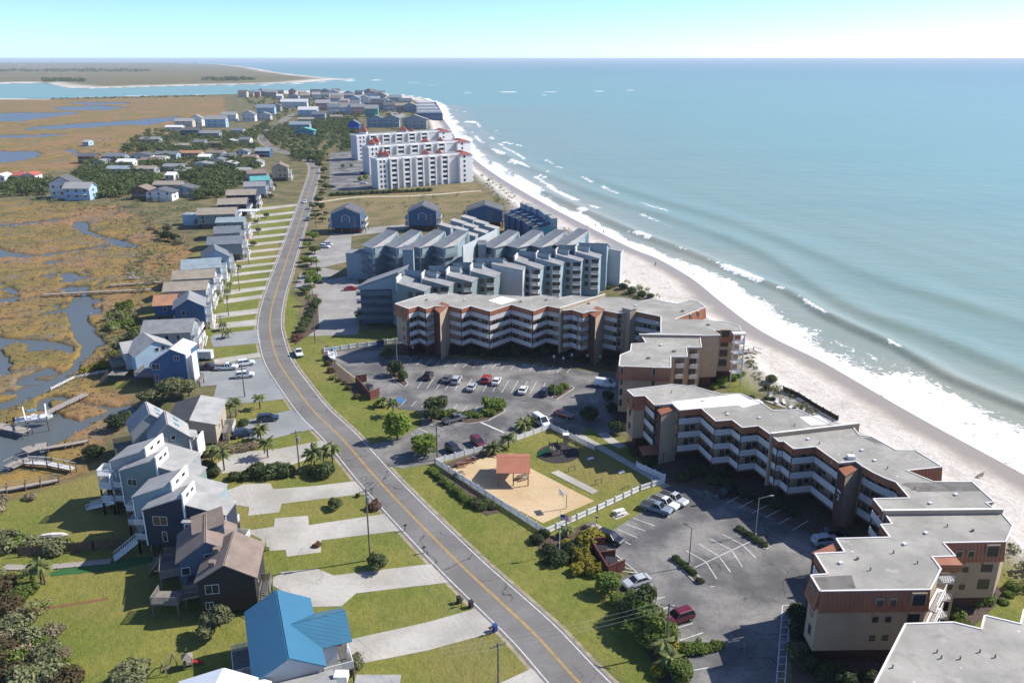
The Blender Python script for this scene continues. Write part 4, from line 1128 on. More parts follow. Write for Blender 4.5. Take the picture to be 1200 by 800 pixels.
def settle(root):
    """stand the Empty at the thing's own base instead of the world origin"""
    lo = Vector((1e9,) * 3); hi = -lo
    for ch in root.children:
        if ch.type != 'MESH': continue
        c, s_ = math.cos(ch.rotation_euler.z), math.sin(ch.rotation_euler.z)
        for v in ch.bound_box:
            x, y = v[0] * ch.scale.x, v[1] * ch.scale.y
            p = Vector((x * c - y * s_ + ch.location.x, x * s_ + y * c + ch.location.y, v[2] * ch.scale.z + ch.location.z))
            for i in range(3): lo[i] = min(lo[i], p[i]); hi[i] = max(hi[i], p[i])
    o = Vector(((lo.x + hi.x) / 2, (lo.y + hi.y) / 2, 0))
    root.location = root.location + o
    for ch in root.children: ch.location = ch.location - o

# ------------------------------------------------------------------ blue-grey sawtooth condominiums
M_bgw = MW['bluegrey']; M_bgr = MR['slate']; M_bgr2 = MR['grey']
ME_RAILB = rail_mesh(mat('blue_rail', (.17, .23, .27), .7, .1, .6), 'blue_rail')
M_bgdark = mat('shaded_boarding', (.13, .17, .20), .85, .1, .5)  # wall blue-grey darkened, gallery shade put into the colour
c1 = thing('condominium_block', 'blue grey condominium row with sawtooth slate roofs behind the front sawtooth row', 'building')
tips = [(436, 291.5), (464, 291.3), (491.5, 291.3), (519, 291.5), (551, 291.8), (578, 291.6), (606, 291.5), (633, 291), (660, 290)]
for i, (tx_, ty_) in enumerate(tips):
    if i == 4: continue
    ze, zr = 12.0, 14.6
    T = G(tx_, ty_, ze); LF = G(tx_ - 13, ty_ - 3.2, ze); LN = G(tx_ + 14.5, ty_ - 3.2, ze)
    RB = G(tx_ + 30, ty_ - 19.5, zr); LB = G(tx_ + 18, ty_ - 22, 13.6); RL = G(tx_ + 31, ty_ - 16, 12.9)
    q = [T, RB, LB, LF]
    dk = Vector((.55, .85, 0)) * 1.5
    ft = [(p + dk) for p in (LF, T, LN)]
    MB().prism([(ft[0].x, ft[0].y), (ft[1].x, ft[1].y), (RB.x, RB.y), (LB.x, LB.y)], 0, [ze, ze, zr, 13.6]).build('wall', M_bgw, c1)
    MB().prism([(ft[1].x, ft[1].y), (ft[2].x, ft[2].y), (RL.x, RL.y), (RB.x, RB.y)], 0, [ze, ze, 12.9, zr]).build('wall', M_bgw, c1)
    pitched(c1, q, .25, M_bgr, .15)
    pitched(c1, [T, LN, RL, RB], .24, MR['lightgrey'], .05)  # sun-facing sawtooth planes painted paler than the slate ones, sunlight put into the colour
    runs = [(LF, T), (T, LN)]
    for a, b in runs:
        l, ang = seg_info(a, b)
        for fz in (3.2, 6.0, 8.8):
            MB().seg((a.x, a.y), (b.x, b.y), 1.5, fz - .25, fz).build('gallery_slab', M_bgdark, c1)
            obj('railing_panel', ME_RAILB, c1, (a.x + math.sin(ang) * .7, a.y - math.cos(ang) * .7, fz), ang, (l, 1, 1))
    P_ = (T.x + .2, T.y - .6)
    MB().b2(P_[0] - .12, P_[0] + .12, P_[1] - .12, P_[1] + .12, 0, ze - .1).build('post', M_bgw, c1)
for px, w_ in (((478, 293), 3.6), ((565, 287), 2.8)):
    v = G(px[0], px[1], 12.8)
    MB().box(v.x, v.y + 1, 6.4, w_, 3, 12.8).build('stair_tower', M_bgw, c1)
    MB().prism([(v.x - w_ / 2 - .2, v.y - .7), (v.x + w_ / 2 + .2, v.y - .7), (v.x + w_ / 2 + .2, v.y + 2.7), (v.x - w_ / 2 - .2, v.y + 2.7)], [12.8, 12.8, 13.8, 13.8], [13.0, 13.0, 14.0, 14.0]).build('tower_cap', M_bgr, c1)
a, b = G(542, 288.5, 14.5), G(582, 268.5, 14.5)
MB().seg((a.x, a.y), (b.x, b.y), .4, 0, 14.5).build('fire_wall', MW['palegrey'], c1)
v = G(415, 297, 9.5); MB().box(v.x + 1, v.y + 3, 4.75, 8, 6, 9.5).build('wall', M_bgw, c1)
MB().box(v.x + 1, v.y + 3, 9.6, 8.4, 6.4, .2).build('roof', M_bgr2, c1)
settle(c1)

c2 = thing('condominium_block', 'blue grey condominium row with white balconies and fin walls right behind the tan block', 'building')
fins = [((464.5, 332), (497, 342), (505, 336), (474, 323)), ((494, 327.5), (526, 336), (533, 330.5), (502, 318)), ((523, 323), (553, 331), (560, 326), (530, 314)), ((551, 318), (579, 325.5), (586, 320.5), (557, 309)),
        ((603, 306), (633, 316), (637, 312), (608, 300)), ((628, 303), (657, 311.5), (660.5, 307.5), (632, 296.5)), ((651, 299), (681, 307), (683.5, 303), (655, 293)), ((674, 295.5), (702, 303.5), (704.5, 299), (678, 290.5))]
M_balc = mat('balcony_white', (.62, .63, .63), .7, .06, .5)
for i, (a, b, c, d) in enumerate(fins):
    A, Bq, Cq, Dq = G(*a, 14.6), G(*b, 12.6), G(*c, 12.6), G(*d, 14.6)
    P_ = [(p.x, p.y) for p in (A, Bq, Cq, Dq)]
    MB().prism(P_, 0, [14.6, 12.6, 12.6, 14.6]).build('wall', MW['greygreen'] if i < 4 else M_bgw, c2)
    pitched(c2, [A, Bq, Cq, Dq], .22, M_bgr2, .3)
    dd = (Dq - A); dd.z = 0; dd.normalize()
    MB().seg((A.x, A.y), (A.x + dd.x * 5.0, A.y + dd.y * 5.0), .35, 12.5, 16.2).build('fin_wall', M_trim, c2)
    # rear mass with its own clerestory roof
    dn = Vector((-dd.y, dd.x, 0)); ax = (Bq - A); ax.z = 0; wd = ax.length; ax.normalize()
    r0 = Dq + dd * .8; r1 = Dq + dd * .8 + ax * (wd + 1.5)
    r2, r3 = r1 + dd * 7.5, r0 + dd * 7.5
    R_ = [(p.x, p.y) for p in (r0, r1, r2, r3)]
    MB().prism(R_, 0, [16.0, 16.0, 13.2, 13.2]).build('wall', M_bgw, c2)
    pitched(c2, [Vector((*R_[0], 16.0)), Vector((*R_[1], 16.0)), Vector((*R_[2], 13.2)), Vector((*R_[3], 13.2))], .2, M_bgr2, .35)
    l, ang = seg_info(A, Bq); ux, uy = math.cos(ang), math.sin(ang); nx, ny = uy, -ux
    for fz in (2.6, 5.1, 7.6, 10.1):
        put_window(c2, A.x + ux * l * .5 + nx * .05, A.y + uy * l * .5 + ny * .05, fz + .8, ang, 1.2, 1.4, 1, M_dkframe)
        x, y = A.x + ux * l * .84, A.y + uy * l * .84
        MB().box(0, -.75, .06, l * .3, 1.5, .2).build('balcony_slab', M_balc, c2, (x, y, fz), ang)
        MB().box(0, -.05, 1.2, l * .28, .12, 2.1).build('balcony_opening', M_glass, c2, (x, y, fz), ang)
        obj('railing_panel', ME_RAIL, c2, (x - ux * l * .15 + nx * 1.45, y - uy * l * .15 + ny * 1.45, fz + .12), ang, (l * .3, 1, 1))
        obj('railing_panel', ME_RAIL, c2, (x + ux * l * .15 + nx * 1.45, y + uy * l * .15 + ny * 1.45, fz + .12), ang + R(90), (1.45, 1, 1))
for a, b, zt in (((576, 310), (612.5, 317.5), 14.8), ((695, 288), (727.5, 295.5), 14.2)):
    A, Bq = G(*a, zt), G(*b, zt - 1.6)
    dx = Bq - A; dx.z = 0; l = dx.length; dx.normalize(); n = Vector((-dx.y, dx.x, 0))
    q = [A, Bq, Bq + n * 6, A + n * 6]
    MB().prism([(p.x, p.y) for p in q], 0, [zt, zt - 1.6, zt - 1.6, zt]).build('wall', MW['palegrey'], c2)
    pitched(c2, [Vector((p.x, p.y, z)) for p, z in zip(q, (zt, zt - 1.6, zt - 1.6, zt))], .2, M_bgr2, .2)
# west end: open galleries under a long sloping roof
A, Bq = G(419, 337, 11.6), G(464, 323.5, 15.6)
Bq.y = A.y + 1.0
q = [A, Bq, Bq + Vector((2, 9, 0)), A + Vector((2, 9, 0))]
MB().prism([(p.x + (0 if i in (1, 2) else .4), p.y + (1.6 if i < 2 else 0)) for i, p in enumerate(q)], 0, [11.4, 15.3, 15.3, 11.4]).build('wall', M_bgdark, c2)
pitched(c2, [Vector((p.x, p.y, z)) for p, z in zip(q, (11.6, 15.6, 15.6, 11.6))], .3, M_bgr2, .4)
MB().prism([(A.x, A.y - .05), (Bq.x, Bq.y - .05), (Bq.x, Bq.y + .3), (A.x, A.y + .3)], [10.9] * 4, [11.6, 15.5, 15.5, 11.6]).build('gable_board', M_bgw, c2)
MB().box(Bq.x - .8, Bq.y - .1, 5.5, 2.0, .8, 11).build('pier', M_bgw, c2)
for fz in (2.7, 5.2, 7.7, 10.2):
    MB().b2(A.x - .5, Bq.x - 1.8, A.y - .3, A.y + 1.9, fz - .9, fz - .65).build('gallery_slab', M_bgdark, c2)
    for j in range(4):
        w_ = (Bq.x - 1.8 - A.x + .5) / 4
        obj('railing_panel', ME_RAILB, c2, (A.x - .5 + j * w_, A.y - .2, fz - .6), 0, (w_ * .97, 1, 1))
settle(c2)

# seaward row with a stepped skyline, beyond the sawtooth rows
c3 = thing('condominium_block', 'blue townhouse row with stepped flat fins at the dune edge', 'building')
fl = [(612, 241), (618, 243.5), (625, 246.5), (632, 249.5), (636, 253), (643, 257.5)]
for i, (x, y) in enumerate(fl):
    z = 11.5
    A, Bq = G(x - 16, y + 12, z - 3.5), G(x + 10, y + 1.5, z)
    d = (Bq - A); d.z = 0; l = d.length; d.normalize(); n = Vector((-d.y, d.x, 0))
    B_ = Blk((A.x, A.y), (Bq.x, Bq.y), 6.5)
    mono(c3, B_, 0, [z - 3.5, z - .5, z - .5, z - 3.5], MW['house_blue'] if i < 5 else MW['teal'], MR['slate'])
    p = B_.at(l * .86, 3.2)
    MB().box(0, 0, 0, l * .28, 6.6, 3.2, math.atan2(d.y, d.x)).build('roof_monitor', M_bgw, c3, (p.x, p.y, z - .6))
    MB().box(0, 0, 1.7, l * .31, 6.9, .2, math.atan2(d.y, d.x)).build('monitor_roof', MR['lightgrey'], c3, (p.x, p.y, z - .6))
    for t in (.25, .5):
        q_ = B_.at(l * t, 2.5, z - 2.6)
        MB().box(0, 0, .35, 2.2, 2.4, .8).build('dormer', MW['house_blue'], c3, (q_.x, q_.y, q_.z + .3 + t))
    for t in (.2, .5, .8): B_.win(c3, 0, t, 4.5, 1.1, 1.2, 1)
for px in ((640, 270), (648, 269)):
    pass
settle(c3)
# low roofs between the houses and the sawtooth row
c4 = thing('townhouse_row', 'small blue grey townhouses with pale stepped roofs beside the three gabled houses', 'building')
for x0, y0 in ((520, 262), (534, 257), (546, 252.5), (537, 266), (549, 262), (561, 258), (549, 272), (561, 268), (574, 263.5)):
    A, Bq = G(x0 - 6, y0 + 1.5, 8.0), G(x0 + 8, y0 + 5.5, 6.8)
    B_ = Blk((A.x, A.y), (Bq.x, Bq.y), 4.6)
    mono(c4, B_, 0, [8.0, 6.8, 6.8, 8.0], M_bgw, MR['lightgrey'], .3)
    B_.win(c4, 0, .5, 3.5, 1.2, 1.2, 1)
settle(c4)

# three gabled blue houses on pilings
for i, (x0, x1, ye, yp, yb) in enumerate(((389, 423.5, 246, 237.5, 269), (479, 512, 244.5, 234, 266), (547, 589, 246, 235.5, 262))):
    lab = ('blue gabled house on pilings nearest the road, left of its two twins', 'blue gabled house on pilings, middle one of three alike', 'broad blue gabled house on pilings nearest the beach, right of its twins')[i]
    h = thing('beach_house', lab, 'house', group='three gabled blue houses')
    base = G((x0 + x1) / 2, yb + 5, 0)
    sc_ = 960 / (base.y * CP + CAM_H * SP)
    wd = (x1 - x0) / sc_
    B_ = Blk((base.x - wd / 2, base.y), (base.x + wd / 2, base.y), 12)
    zf = 2.6; he = 9.3 if i < 2 else 8.2; ri = 2.7
    gable(h, B_, zf, he, ri, MW['house_blue'], MR['darkgrey'], 1, .5)
    piles(h, B_, zf, 4, 4)
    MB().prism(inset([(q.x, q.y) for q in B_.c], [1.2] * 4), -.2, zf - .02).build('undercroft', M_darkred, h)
    a = B_.at(-.3, -.03); b = B_.at(wd / 2, -.03); c = B_.at(wd + .3, -.03)
    for (p, q) in ((a, b), (b, c)):
        MB().bar((p.x, p.y - .3, he - .25 if p is not b else he + ri - .05), (q.x, q.y - .3, he - .25 if q is not b else he + ri - .05), .12, .4).build('barge_board', M_trim, h)
    for t in (.0, 1.0): MB().b2(-.12, .12, -.12, .06, zf, he).build('corner_board', M_trim, h, tuple(B_.at(wd * t, 0)))
    if i < 2:
        u0 = wd * .5
        for p, q in (((u0 - 1.7, zf + 2.6), (u0 - 1.7, zf + 5.0)), ((u0 + 1.7, zf + 2.6), (u0 + 1.7, zf + 5.0)), ((u0 - 1.9, zf + 5.0), (u0, zf + 6.0)), ((u0, zf + 6.0), (u0 + 1.9, zf + 5.0))):
            P_, Q_ = B_.at(p[0], -.08), B_.at(q[0], -.08)
            MB().bar((P_.x, P_.y, p[1]), (Q_.x, Q_.y, q[1]), .22, .14).build('moulding', M_trim, h)
        B_.win(h, 0, .5, zf + 3.9, .8, .8, 1); B_.win(h, 0, .8, zf + 3.4, .8, 1.6, 1); B_.win(h, 0, .8, zf + .9, .8, 1.4, 1)
    else:
        B_.win(h, 0, .58, zf + 3.6, .8, 1.5, 1); B_.win(h, 0, .72, zf + 3.6, .8, 1.5, 1); B_.win(h, 0, .65, zf + 1.0, .8, 1.5, 1)
    for side in (-1, 1):
        for fz in (zf, zf + 2.7):
            D_ = Blk(tuple(B_.at(wd, 1.5)[:2]) if side > 0 else tuple(B_.at(-1.8, 1.5)[:2]), tuple(B_.at(wd + 1.8, 1.5)[:2]) if side > 0 else tuple(B_.at(0, 1.5)[:2]), 8)
            deck(h, D_, fz, (0, 1, 2) if side > 0 else (0, 2, 3), ME_RAIL if i < 2 else ME_RAILD, fz == zf)
    settle(h)

# ------------------------------------------------------------------ white condominiums with red pyramid roofs
M_cw = mat('white_stucco', (.80, .78, .74), .85, .04, .3, stain=.06)
M_cg = mat('grey_stucco', (.60, .585, .56), .85, .05, .3)
M_redtile = mat('red_tile', (.25, .07, .055), .8, .15, .6)
def pyramid(root, c, w, z0, z1, m=M_redtile, body=0.0):
    if body:
        MB().box(c.x, c.y, z0 - body / 2, w * .85, w * .85, body).build('turret', M_cw, root)
    h = w / 2
    MB().add([(c.x - h, c.y - h, z0), (c.x + h, c.y - h, z0), (c.x + h, c.y + h, z0), (c.x - h, c.y + h, z0), (c.x, c.y, z1)], [(0, 1, 4), (1, 2, 4), (2, 3, 4), (3, 0, 4), (3, 2, 1, 0)]).build('pyramid_roof', m, root)
def white_bar(lab, x0, y0, x1, y1, H, bays, depth, endw, pyr, nfl=6):
    r = thing('condominium_tower', lab, 'building', group='white condominiums with red roofs')
    A, Bq = G(x0, y0), G(x1, y1)
    B_ = Blk((A.x, A.y), (Bq.x, Bq.y), depth)
    B_.walls(r, 0, [H] * 4, M_cg)
    MB().prism(inset([(q.x, q.y) for q in B_.c], [-.25] * 4), H - .5, H + .8).build('parapet', M_cw, r)
    MB().prism(inset([(q.x, q.y) for q in B_.c], [.6] * 4), H + .5, H + .83).build('roof', MR['grey'], r)
    l = B_.l; ang = math.atan2(B_.d.y, B_.d.x)
    fh = H / nfl
    p = B_.at(l * .0, -.0)
    MB().box(0, 0, 0, l * .10, 1.2, H).build('end_bay', M_cw, r, (*B_.at(l * .05, -.3)[:2], H / 2), ang)
    for k in range(nfl):
        for t in (.035, .07): B_.win(r, 0, t, k * fh + 1, 1.1, 1.5, 1, M_dkframe, .98)
    for j in range(bays):
        t0 = .13 + (.80 - .13) * j / bays; wbay = (.80 - .13) / bays
        for tt, w_ in ((t0, 1.0), (t0 + wbay * .52, .8)):
            q = B_.at(l * tt, -.9)
            MB().box(0, 0, 0, w_, 2.0, H + .3).build('pier', M_cw, r, (q.x, q.y, H / 2), ang)
        q = B_.at(l * (t0 + wbay * .26), -.05)
        MB().box(0, 0, 0, l * wbay * .44, .1, H - 2).build('balcony_opening', M_glass, r, (q.x, q.y, H / 2 + .5), ang)
        for k in range(1, nfl):
            q = B_.at(l * (t0 + wbay * .26), -.85)
            MB().box(0, 0, .5, l * wbay * .46, 1.7, 1.15).build('balcony', M_cw, r, (q.x, q.y, k * fh), ang)
        q = B_.at(l * (t0 + wbay * .26), -1.0); MB().box(0, 0, 0, l * wbay * .5, 2.1, .7).build('balcony_hood', M_cw, r, (q.x, q.y, H), ang)
    # seaward end block
    E = Blk(tuple(B_.at(l * .86, -2.5)[:2]), tuple(B_.at(l, -2.5)[:2]), depth + 4)
    E.walls(r, 0, [H - .3] * 4, M_cw)
    for k in range(nfl):
        E.win(r, 0, .35, k * fh + 1, 1.4, 1.5, 1, M_dkframe)
        q = E.at(E.l + .6, 4); MB().box(0, 0, .5, 1.4, 6, 1.0).build('balcony', M_cw, r, (q.x, q.y, k * fh + fh * .3), ang)
    z = H - .3
    c = E.c; cm = (c[0] + c[2]) / 2
    MB().add([(*E.at(-.4, -.4)[:2], z), (*E.at(E.l + .4, -.4)[:2], z), (*E.at(E.l + .4, E.w + .4)[:2], z), (*E.at(-.4, E.w + .4)[:2], z), (*E.at(E.l / 2, E.w * .3)[:2], z + 2.3), (*E.at(E.l / 2, E.w * .7)[:2], z + 2.3)],
             [(0, 1, 4), (1, 2, 5, 4), (2, 3, 5), (3, 0, 4, 5), (3, 2, 1, 0)]).build('hip_roof', M_redtile, r)
    for (t, v, w_, zb_, rise) in pyr:
        pyramid(r, B_.at(l * t, v * .62), w_, H + zb_, H + zb_ + rise, body=zb_ + .5)
    settle(r)
white_bar('white condominium with red pyramid roofs nearest the field, front one of three', 443, 222, 552, 212.8, 17.6, 5, 9.5, 0, [(.12, 7, 5.5, 1.6, 3.6), (.10, 13, 5, 1.5, 3.2), (.55, 10, 5.5, 1.2, 2.6), (.70, 11, 4.5, 1, 2.6)])
white_bar('white condominium with red pyramid roofs, middle one of three', 433, 205, 550, 195.3, 18.2, 5, 10, 0, [(.06, 7, 6, 1.6, 3.6), (.12, 13, 6.5, 2.6, 4), (.58, 8, 6, 1.2, 2.6), (.75, 11, 4.5, 1, 2.6)])
white_bar('white condominium with red pyramid roofs farthest back of three', 419, 188, 528, 180.2, 18.4, 5, 11, 0, [(.1, 8, 7, 2.6, 5), (.52, 10, 7.5, 1.8, 4), (.62, 12, 4, 1, 3)])
# ------------------------------------------------------------------ houses along the marsh side of the road
def road_porch(root, B, k, t, z, w=2.4, d=1.8, rail=None, flight=True, m=None):
    """porch with a flight of steps on face k"""
    a, b, (l, ang) = B.face(k)
    nx, ny = math.sin(ang), -math.cos(ang)
    cx_, cy_ = a.x + (b.x - a.x) * t, a.y + (b.y - a.y) * t
    e1 = (cx_ - math.cos(ang) * w / 2 + nx * d, cy_ - math.sin(ang) * w / 2 + ny * d); e2 = (cx_ + math.cos(ang) * w / 2 + nx * d, cy_ + math.sin(ang) * w / 2 + ny * d)
    D_ = Blk(e1, e2, d - .08)
    deck(root, D_, z, (0, 1) if flight else (0, 1, 3), rail or ME_RAIL, True, m)
    if flight:
        p = Vector(e1) - D_.d * .0 + D_.n * (d / 2)
        stair(root, p - D_.d * (z * 1.15), p, 0, z, 1.1, m)
    obj('door', ME_DOOR, root, (cx_ + nx * .04, cy_ + ny * .04, z), ang)
def side_deck(root, B, k, t0, t1, z, d=2.6, rail=None, m=None, stairs=0):
    a, b, (l, ang) = B.face(k)
    nx, ny = math.sin(ang), -math.cos(ang); ux, uy = math.cos(ang), math.sin(ang)
    e1 = (a.x + ux * l * t0 + nx * d, a.y + uy * l * t0 + ny * d); e2 = (a.x + ux * l * t1 + nx * d, a.y + uy * l * t1 + ny * d)
    D_ = Blk(e1, e2, d - .06)
    deck(root, D_, z, (0, 1, 3), rail or ME_RAILD, True, m)
    if stairs:
        p = D_.at(D_.l if stairs > 0 else 0, D_.w * .3)
        q = p + D_.d.to_3d() * stairs * z * 1.1
        stair(root, q, p, 0, z, 1.1, m)
    return D_
M_metalblue = band_mat('blue_metal_roof', (.045, .165, .26), (.03, .105, .17), 'y', .45, .16, .42, .06, .3)
M_metalwhite = mat('white_metal_roof', (.72, .74, .75), .45, .04, .4)

# teal-blue metal roof
h = thing('house', 'house with a bright blue metal roof at the bottom of the street', 'house')
B1 = blk_px((377.5, 778), (360, 702.5), (300, 794.5), 6.0)
gable(h, B1, 2.6, 6.0, 2.2, MW['palegrey'], M_metalblue, 0, .4)
B2 = blk_px((372, 757), (409, 747.5), (399, 713), 6.0)
B2 = Blk(tuple((B2.c[0] - B2.d * 2.5)), tuple(B2.c[1]), B2.w)
gable(h, Blk(tuple(B2.c[0]), tuple(B2.c[1] - B2.d * 1.6), B2.w), 2.6, 5.98, 1.7, MW['palegrey'], M_metalblue, 0, .42)
r1 = Blk(tuple(B2.c[0]), tuple(B2.c[1]), B2.w)
for s_ in (0, 1):
    q = [r1.at(r1.l - 2.2, -.4 if s_ == 0 else r1.w + .4, 5.7), r1.at(r1.l + .3, -.4 if s_ == 0 else r1.w + .4, 5.7), r1.at(r1.l + .3, r1.w / 2, 7.72), r1.at(r1.l - 2.2, r1.w / 2, 7.72)]
    pitched(h, q if s_ == 0 else q[::-1], .15, M_metalblue, .02)
for v in (.3, r1.w / 2, r1.w - .3):
    p = r1.at(r1.l - .3, v); MB().b2(-.1, .1, -.1, .1, -.3, 5.7).build('porch_post', M_white, h, (p.x, p.y, 0))
D_ = Blk(tuple(r1.at(r1.l - 3.5, -1.6)[:2]), tuple(r1.at(r1.l + .1, -1.6)[:2]), r1.w + 1.6); deck(h, D_, 2.7, (0, 1, 2), ME_RAIL)
for a, b, c in ((.35, 3.4, 1.2), (.8, 3.8, 1.2)): B1.win(h, 3, a, b, 1.1, 1.4, 1)
B1.win(h, 3, .5, 3.2, 1.0, 1.3, 1)
piles(h, B1, 2.6, 3, 3); side_deck(h, B1, 2, .25, .62, 3.0, 2.6, ME_RAIL, None, 1)
settle(h)
# white roof cut by the lower edge
h = thing('house', 'white metal roofed house cut off by the lower edge, left of the blue roof', 'house')
p = G(262, 784, 7.6)
B_ = Blk((p.x + 5, p.y - 11), (p.x + 5, p.y - .3), 10); gable(h, B_, 2.4, 5.8, 1.8, MW['white'], M_metalwhite, 0, .4); piles(h, B_, 2.4); B_.win(h, 1, .5, 3.6); B_.win(h, 0, .5, 3.6)
side_deck(h, B_, 2, .3, .7, 2.6, 2.2, ME_RAIL); settle(h)
h = thing('house', 'plain grey roofed house cut off by the lower edge, below the blue roof', 'house')
a, b = G(345, 798, 5.2), G(409, 781, 5.2)
B_ = Blk((a.x + 1, a.y - 9), (b.x + 1, b.y - 9.2), 9); gable(h, B_, 2.4, 5.0, 1.6, MW['palegrey'], MR['lightgrey'], 0, .4); piles(h, B_, 2.4)
a = G(400, 793, 5.8); MB().box(a.x, a.y, 5.9, 1.6, 1.3, .9).build('skylight', M_trim, h); B_.win(h, 1, .5, 3.4)
e_ = G(455, 793, 3.2); MB().box(e_.x - 1.2, e_.y - 3, 1.6, 5, 6, 3.2).build('porch_wing', MW['palegrey'], h); MB().box(e_.x - 1.2, e_.y - 3, 3.3, 5.5, 6.5, .16).build('porch_roof', MR['lightgrey'], h)
settle(h)
# brown-roofed dark shingle house
h = thing('house', 'dark shingled house with brown gable roofs and stilt decks', 'house')
B1 = Blk(Gxy(231, 681, 6.2), Gxy(298, 675, 6.2), 8.2)
gable(h, B1, .9, 6.2, 2.3, MW['shake'], MR['brown'], 1, .35)
B1.win(h, 0, .24, 4.0, 1.9, 1.5, 2); B1.win(h, 0, .16, 1.5, 1.1, 1.2, 2); B1.win(h, 1, .3, 3.8, 1.0, 1.3, 1)
B2 = Blk(Gxy(209, 658, 6.6), Gxy(276, 646, 6.6), 7.6)
gable(h, B2, .9, 6.6, 2.5, MW['slate'], MR['brown'], 1, .35)
B2.win(h, 0, .55, 6.4, 1.6, .7, 1); B2.win(h, 0, .1, 4.2, 1.2, 1.3, 1)
B3 = Blk(Gxy(226, 622, 9.2), Gxy(262, 615, 9.2), 5.0); mono(h, B3, 5, [8.6, 9.4, 9.4, 8.6], MW['slate'], MR['brown'])
for B_ in (B1, B2): piles(h, B_, .9, 3, 3)
for k in range(2):
    p = B1.at(B1.l * .25, 1.6 + 3.4 * k); MB().box(0, 0, .35, .9, .9, .7).build('roof_vent', MR['brown'], h, (p.x, p.y, 7.55))
side_deck(h, B1, 3, .15, .75, 3.2, 2.6); D_ = side_deck(h, B2, 3, .2, .8, 3.6, 3.0)
a = G(200, 700, 2.6); D_ = Blk((a.x - 2.3, a.y - 1.4), (a.x + 1.6, a.y - 1.4), 3); deck(h, D_, 2.6, (0, 1, 3)); stair(h, (a.x + 4.6, a.y + .2), (a.x + 1.6, a.y + .2), 3.2, 2.6, 1.0)
a = G(176, 672, 0); b = G(187, 655, 3.0); stair(h, a, b, 0, 3.0, 1.2); D_ = Blk((b.x, b.y - 1), (b.x + 3.5, b.y - 1), 2.6); deck(h, D_, 3.0, (0, 2))
road_porch(h, B1, 1, .35, 2.6, 3.0, 1.6, ME_RAILD); road_porch(h, B2, 1, .5, 2.6, 2.6, 1.8, ME_RAILD)
settle(h)

def step_duplex(lab, L1, R1, z, fz, uf, wm1, wm2, rm1, rm2, shift_px, decks):
    """two party-wall halves, each with a left roof climbing to a white fin and a lower right roof"""
    h = thing('house', lab, 'house')
    zl, zf, zr0, zr = z
    a, b = Vector(Gxy(*L1, zl)), Vector(Gxy(*R1, zr))
    s2 = Vector(Gxy(*shift_px, zl)) - a
    out = None
    for i, (off, wm, rm) in enumerate(((Vector((0, 0)), wm1, rm1), (s2, wm2, rm2))):
        B_ = Blk(a + off, b + off, abs(s2.y) + .6 if i == 0 else 6.0)
        if i == 0: out = B_
        lb = Blk(B_.c[0], B_.at(B_.l * uf, 0)[:2], B_.w - .12); rb = Blk(B_.at(B_.l * uf + .36, .25)[:2], B_.at(B_.l, .25)[:2], B_.w - .3)
        mono(h, lb, fz, [zl, zf, zf, zl], wm, rm, .25); mono(h, rb, fz, [zr0, zr, zr, zr0], wm, rm, .25)
        p, q = B_.at(B_.l * uf + .2, -.1), B_.at(B_.l * uf + .2, B_.w - .25)
        MB().seg((p.x, p.y), (q.x, q.y), .26, fz, zf + .75).build('fin_wall', M_white, h)
        for v in (.25, .62):
            p = B_.at(B_.l * uf + .36, B_.w * v + .3); MB().b2(-.02, .05, -.45, .45, 0, .5).build('clerestory_window', M_glass, h, (p.x, p.y, zf - .35), B_.d.angle_signed(Vector((1, 0))) if False else 0)
        for t in (0, 1): MB().b2(-.1, .1, -.1, .1, fz, (zl if t == 0 else zr) - .1).build('corner_board', M_white, h, tuple(B_.at(B_.l * t, -.02 if t == 0 else .22)))
        piles(h, B_, fz, 4, 2)
        road_porch(h, B_, 1, .5, fz + .1, min(3.0, B_.w - 1), 2.2, ME_RAIL)
        for d_ in decks: side_deck(h, B_, 3, .2, .75, d_, 2.4, ME_RAIL)
    return h, out
h, B_ = step_duplex('tall navy blue duplex with grey split roofs and white porches', (167, 598), (263, 605), (8.6, 11.0, 9.6, 8.0), 2.4, .5, MW['navy'], MW['bluegrey'], MR['lightgrey'], MR['lightgrey'], (155.5, 583), (2.6, 5.2))
B_.win(h, 0, .2, 6.1, 2.3, 1.6, 2); B_.win(h, 0, .23, 3.2, .8, 1.8, 1); B_.win(h, 0, .82, 7.0, 1.0, .7, 1)
p = B_.at(B_.l * .62, -.4); MB().box(0, 0, 1.1, 2.7, .8, 2.6).build('bay_window', M_white, h, (p.x, p.y, 5.0)); put_window(h, p.x, p.y - .42, 5.2, 0, 2.3, 1.7, 3)
MB().box(0, -.2, 0, 3.0, 1.5, .15).build('bay_roof', MR['lightgrey'], h, (p.x, p.y, 7.5))
a = G(134, 655, 0); b = B_.at(-2.3, 1.2, 2.5); stair(h, a, b, 0, 2.5, 1.2, M_white); settle(h)
h, B_ = step_duplex('grey green duplex with pale split roofs and white stair tower', (140, 552), (228, 561), (9.0, 11.4, 10.0, 8.4), 2.4, .5, MW['greygreen'], MW['grey'], MR['lightgrey'], MR['lightgrey'], (129, 541), (2.6, 5.2))
B_.win(h, 0, .15, 6.4, 1.7, 1.3, 2); B_.win(h, 0, .18, 3.4, 1.7, 1.3, 2); B_.win(h, 0, .8, 5.5, .6, .8, 1)
a = G(104, 595, 0); b = B_.at(-2.3, 1.2, 2.5); stair(h, a, b, 0, 2.5, 1.2, M_white)
v = B_.at(-3.7, 1.0)
for z_ in (2.6, 5.2, 7.6):
    D_ = Blk((v.x - 1.0, v.y - .4), (v.x + 1.1, v.y - .4), 2.6); deck(h, D_, z_, (0, 2, 3), ME_RAIL, True, M_white)
settle(h)
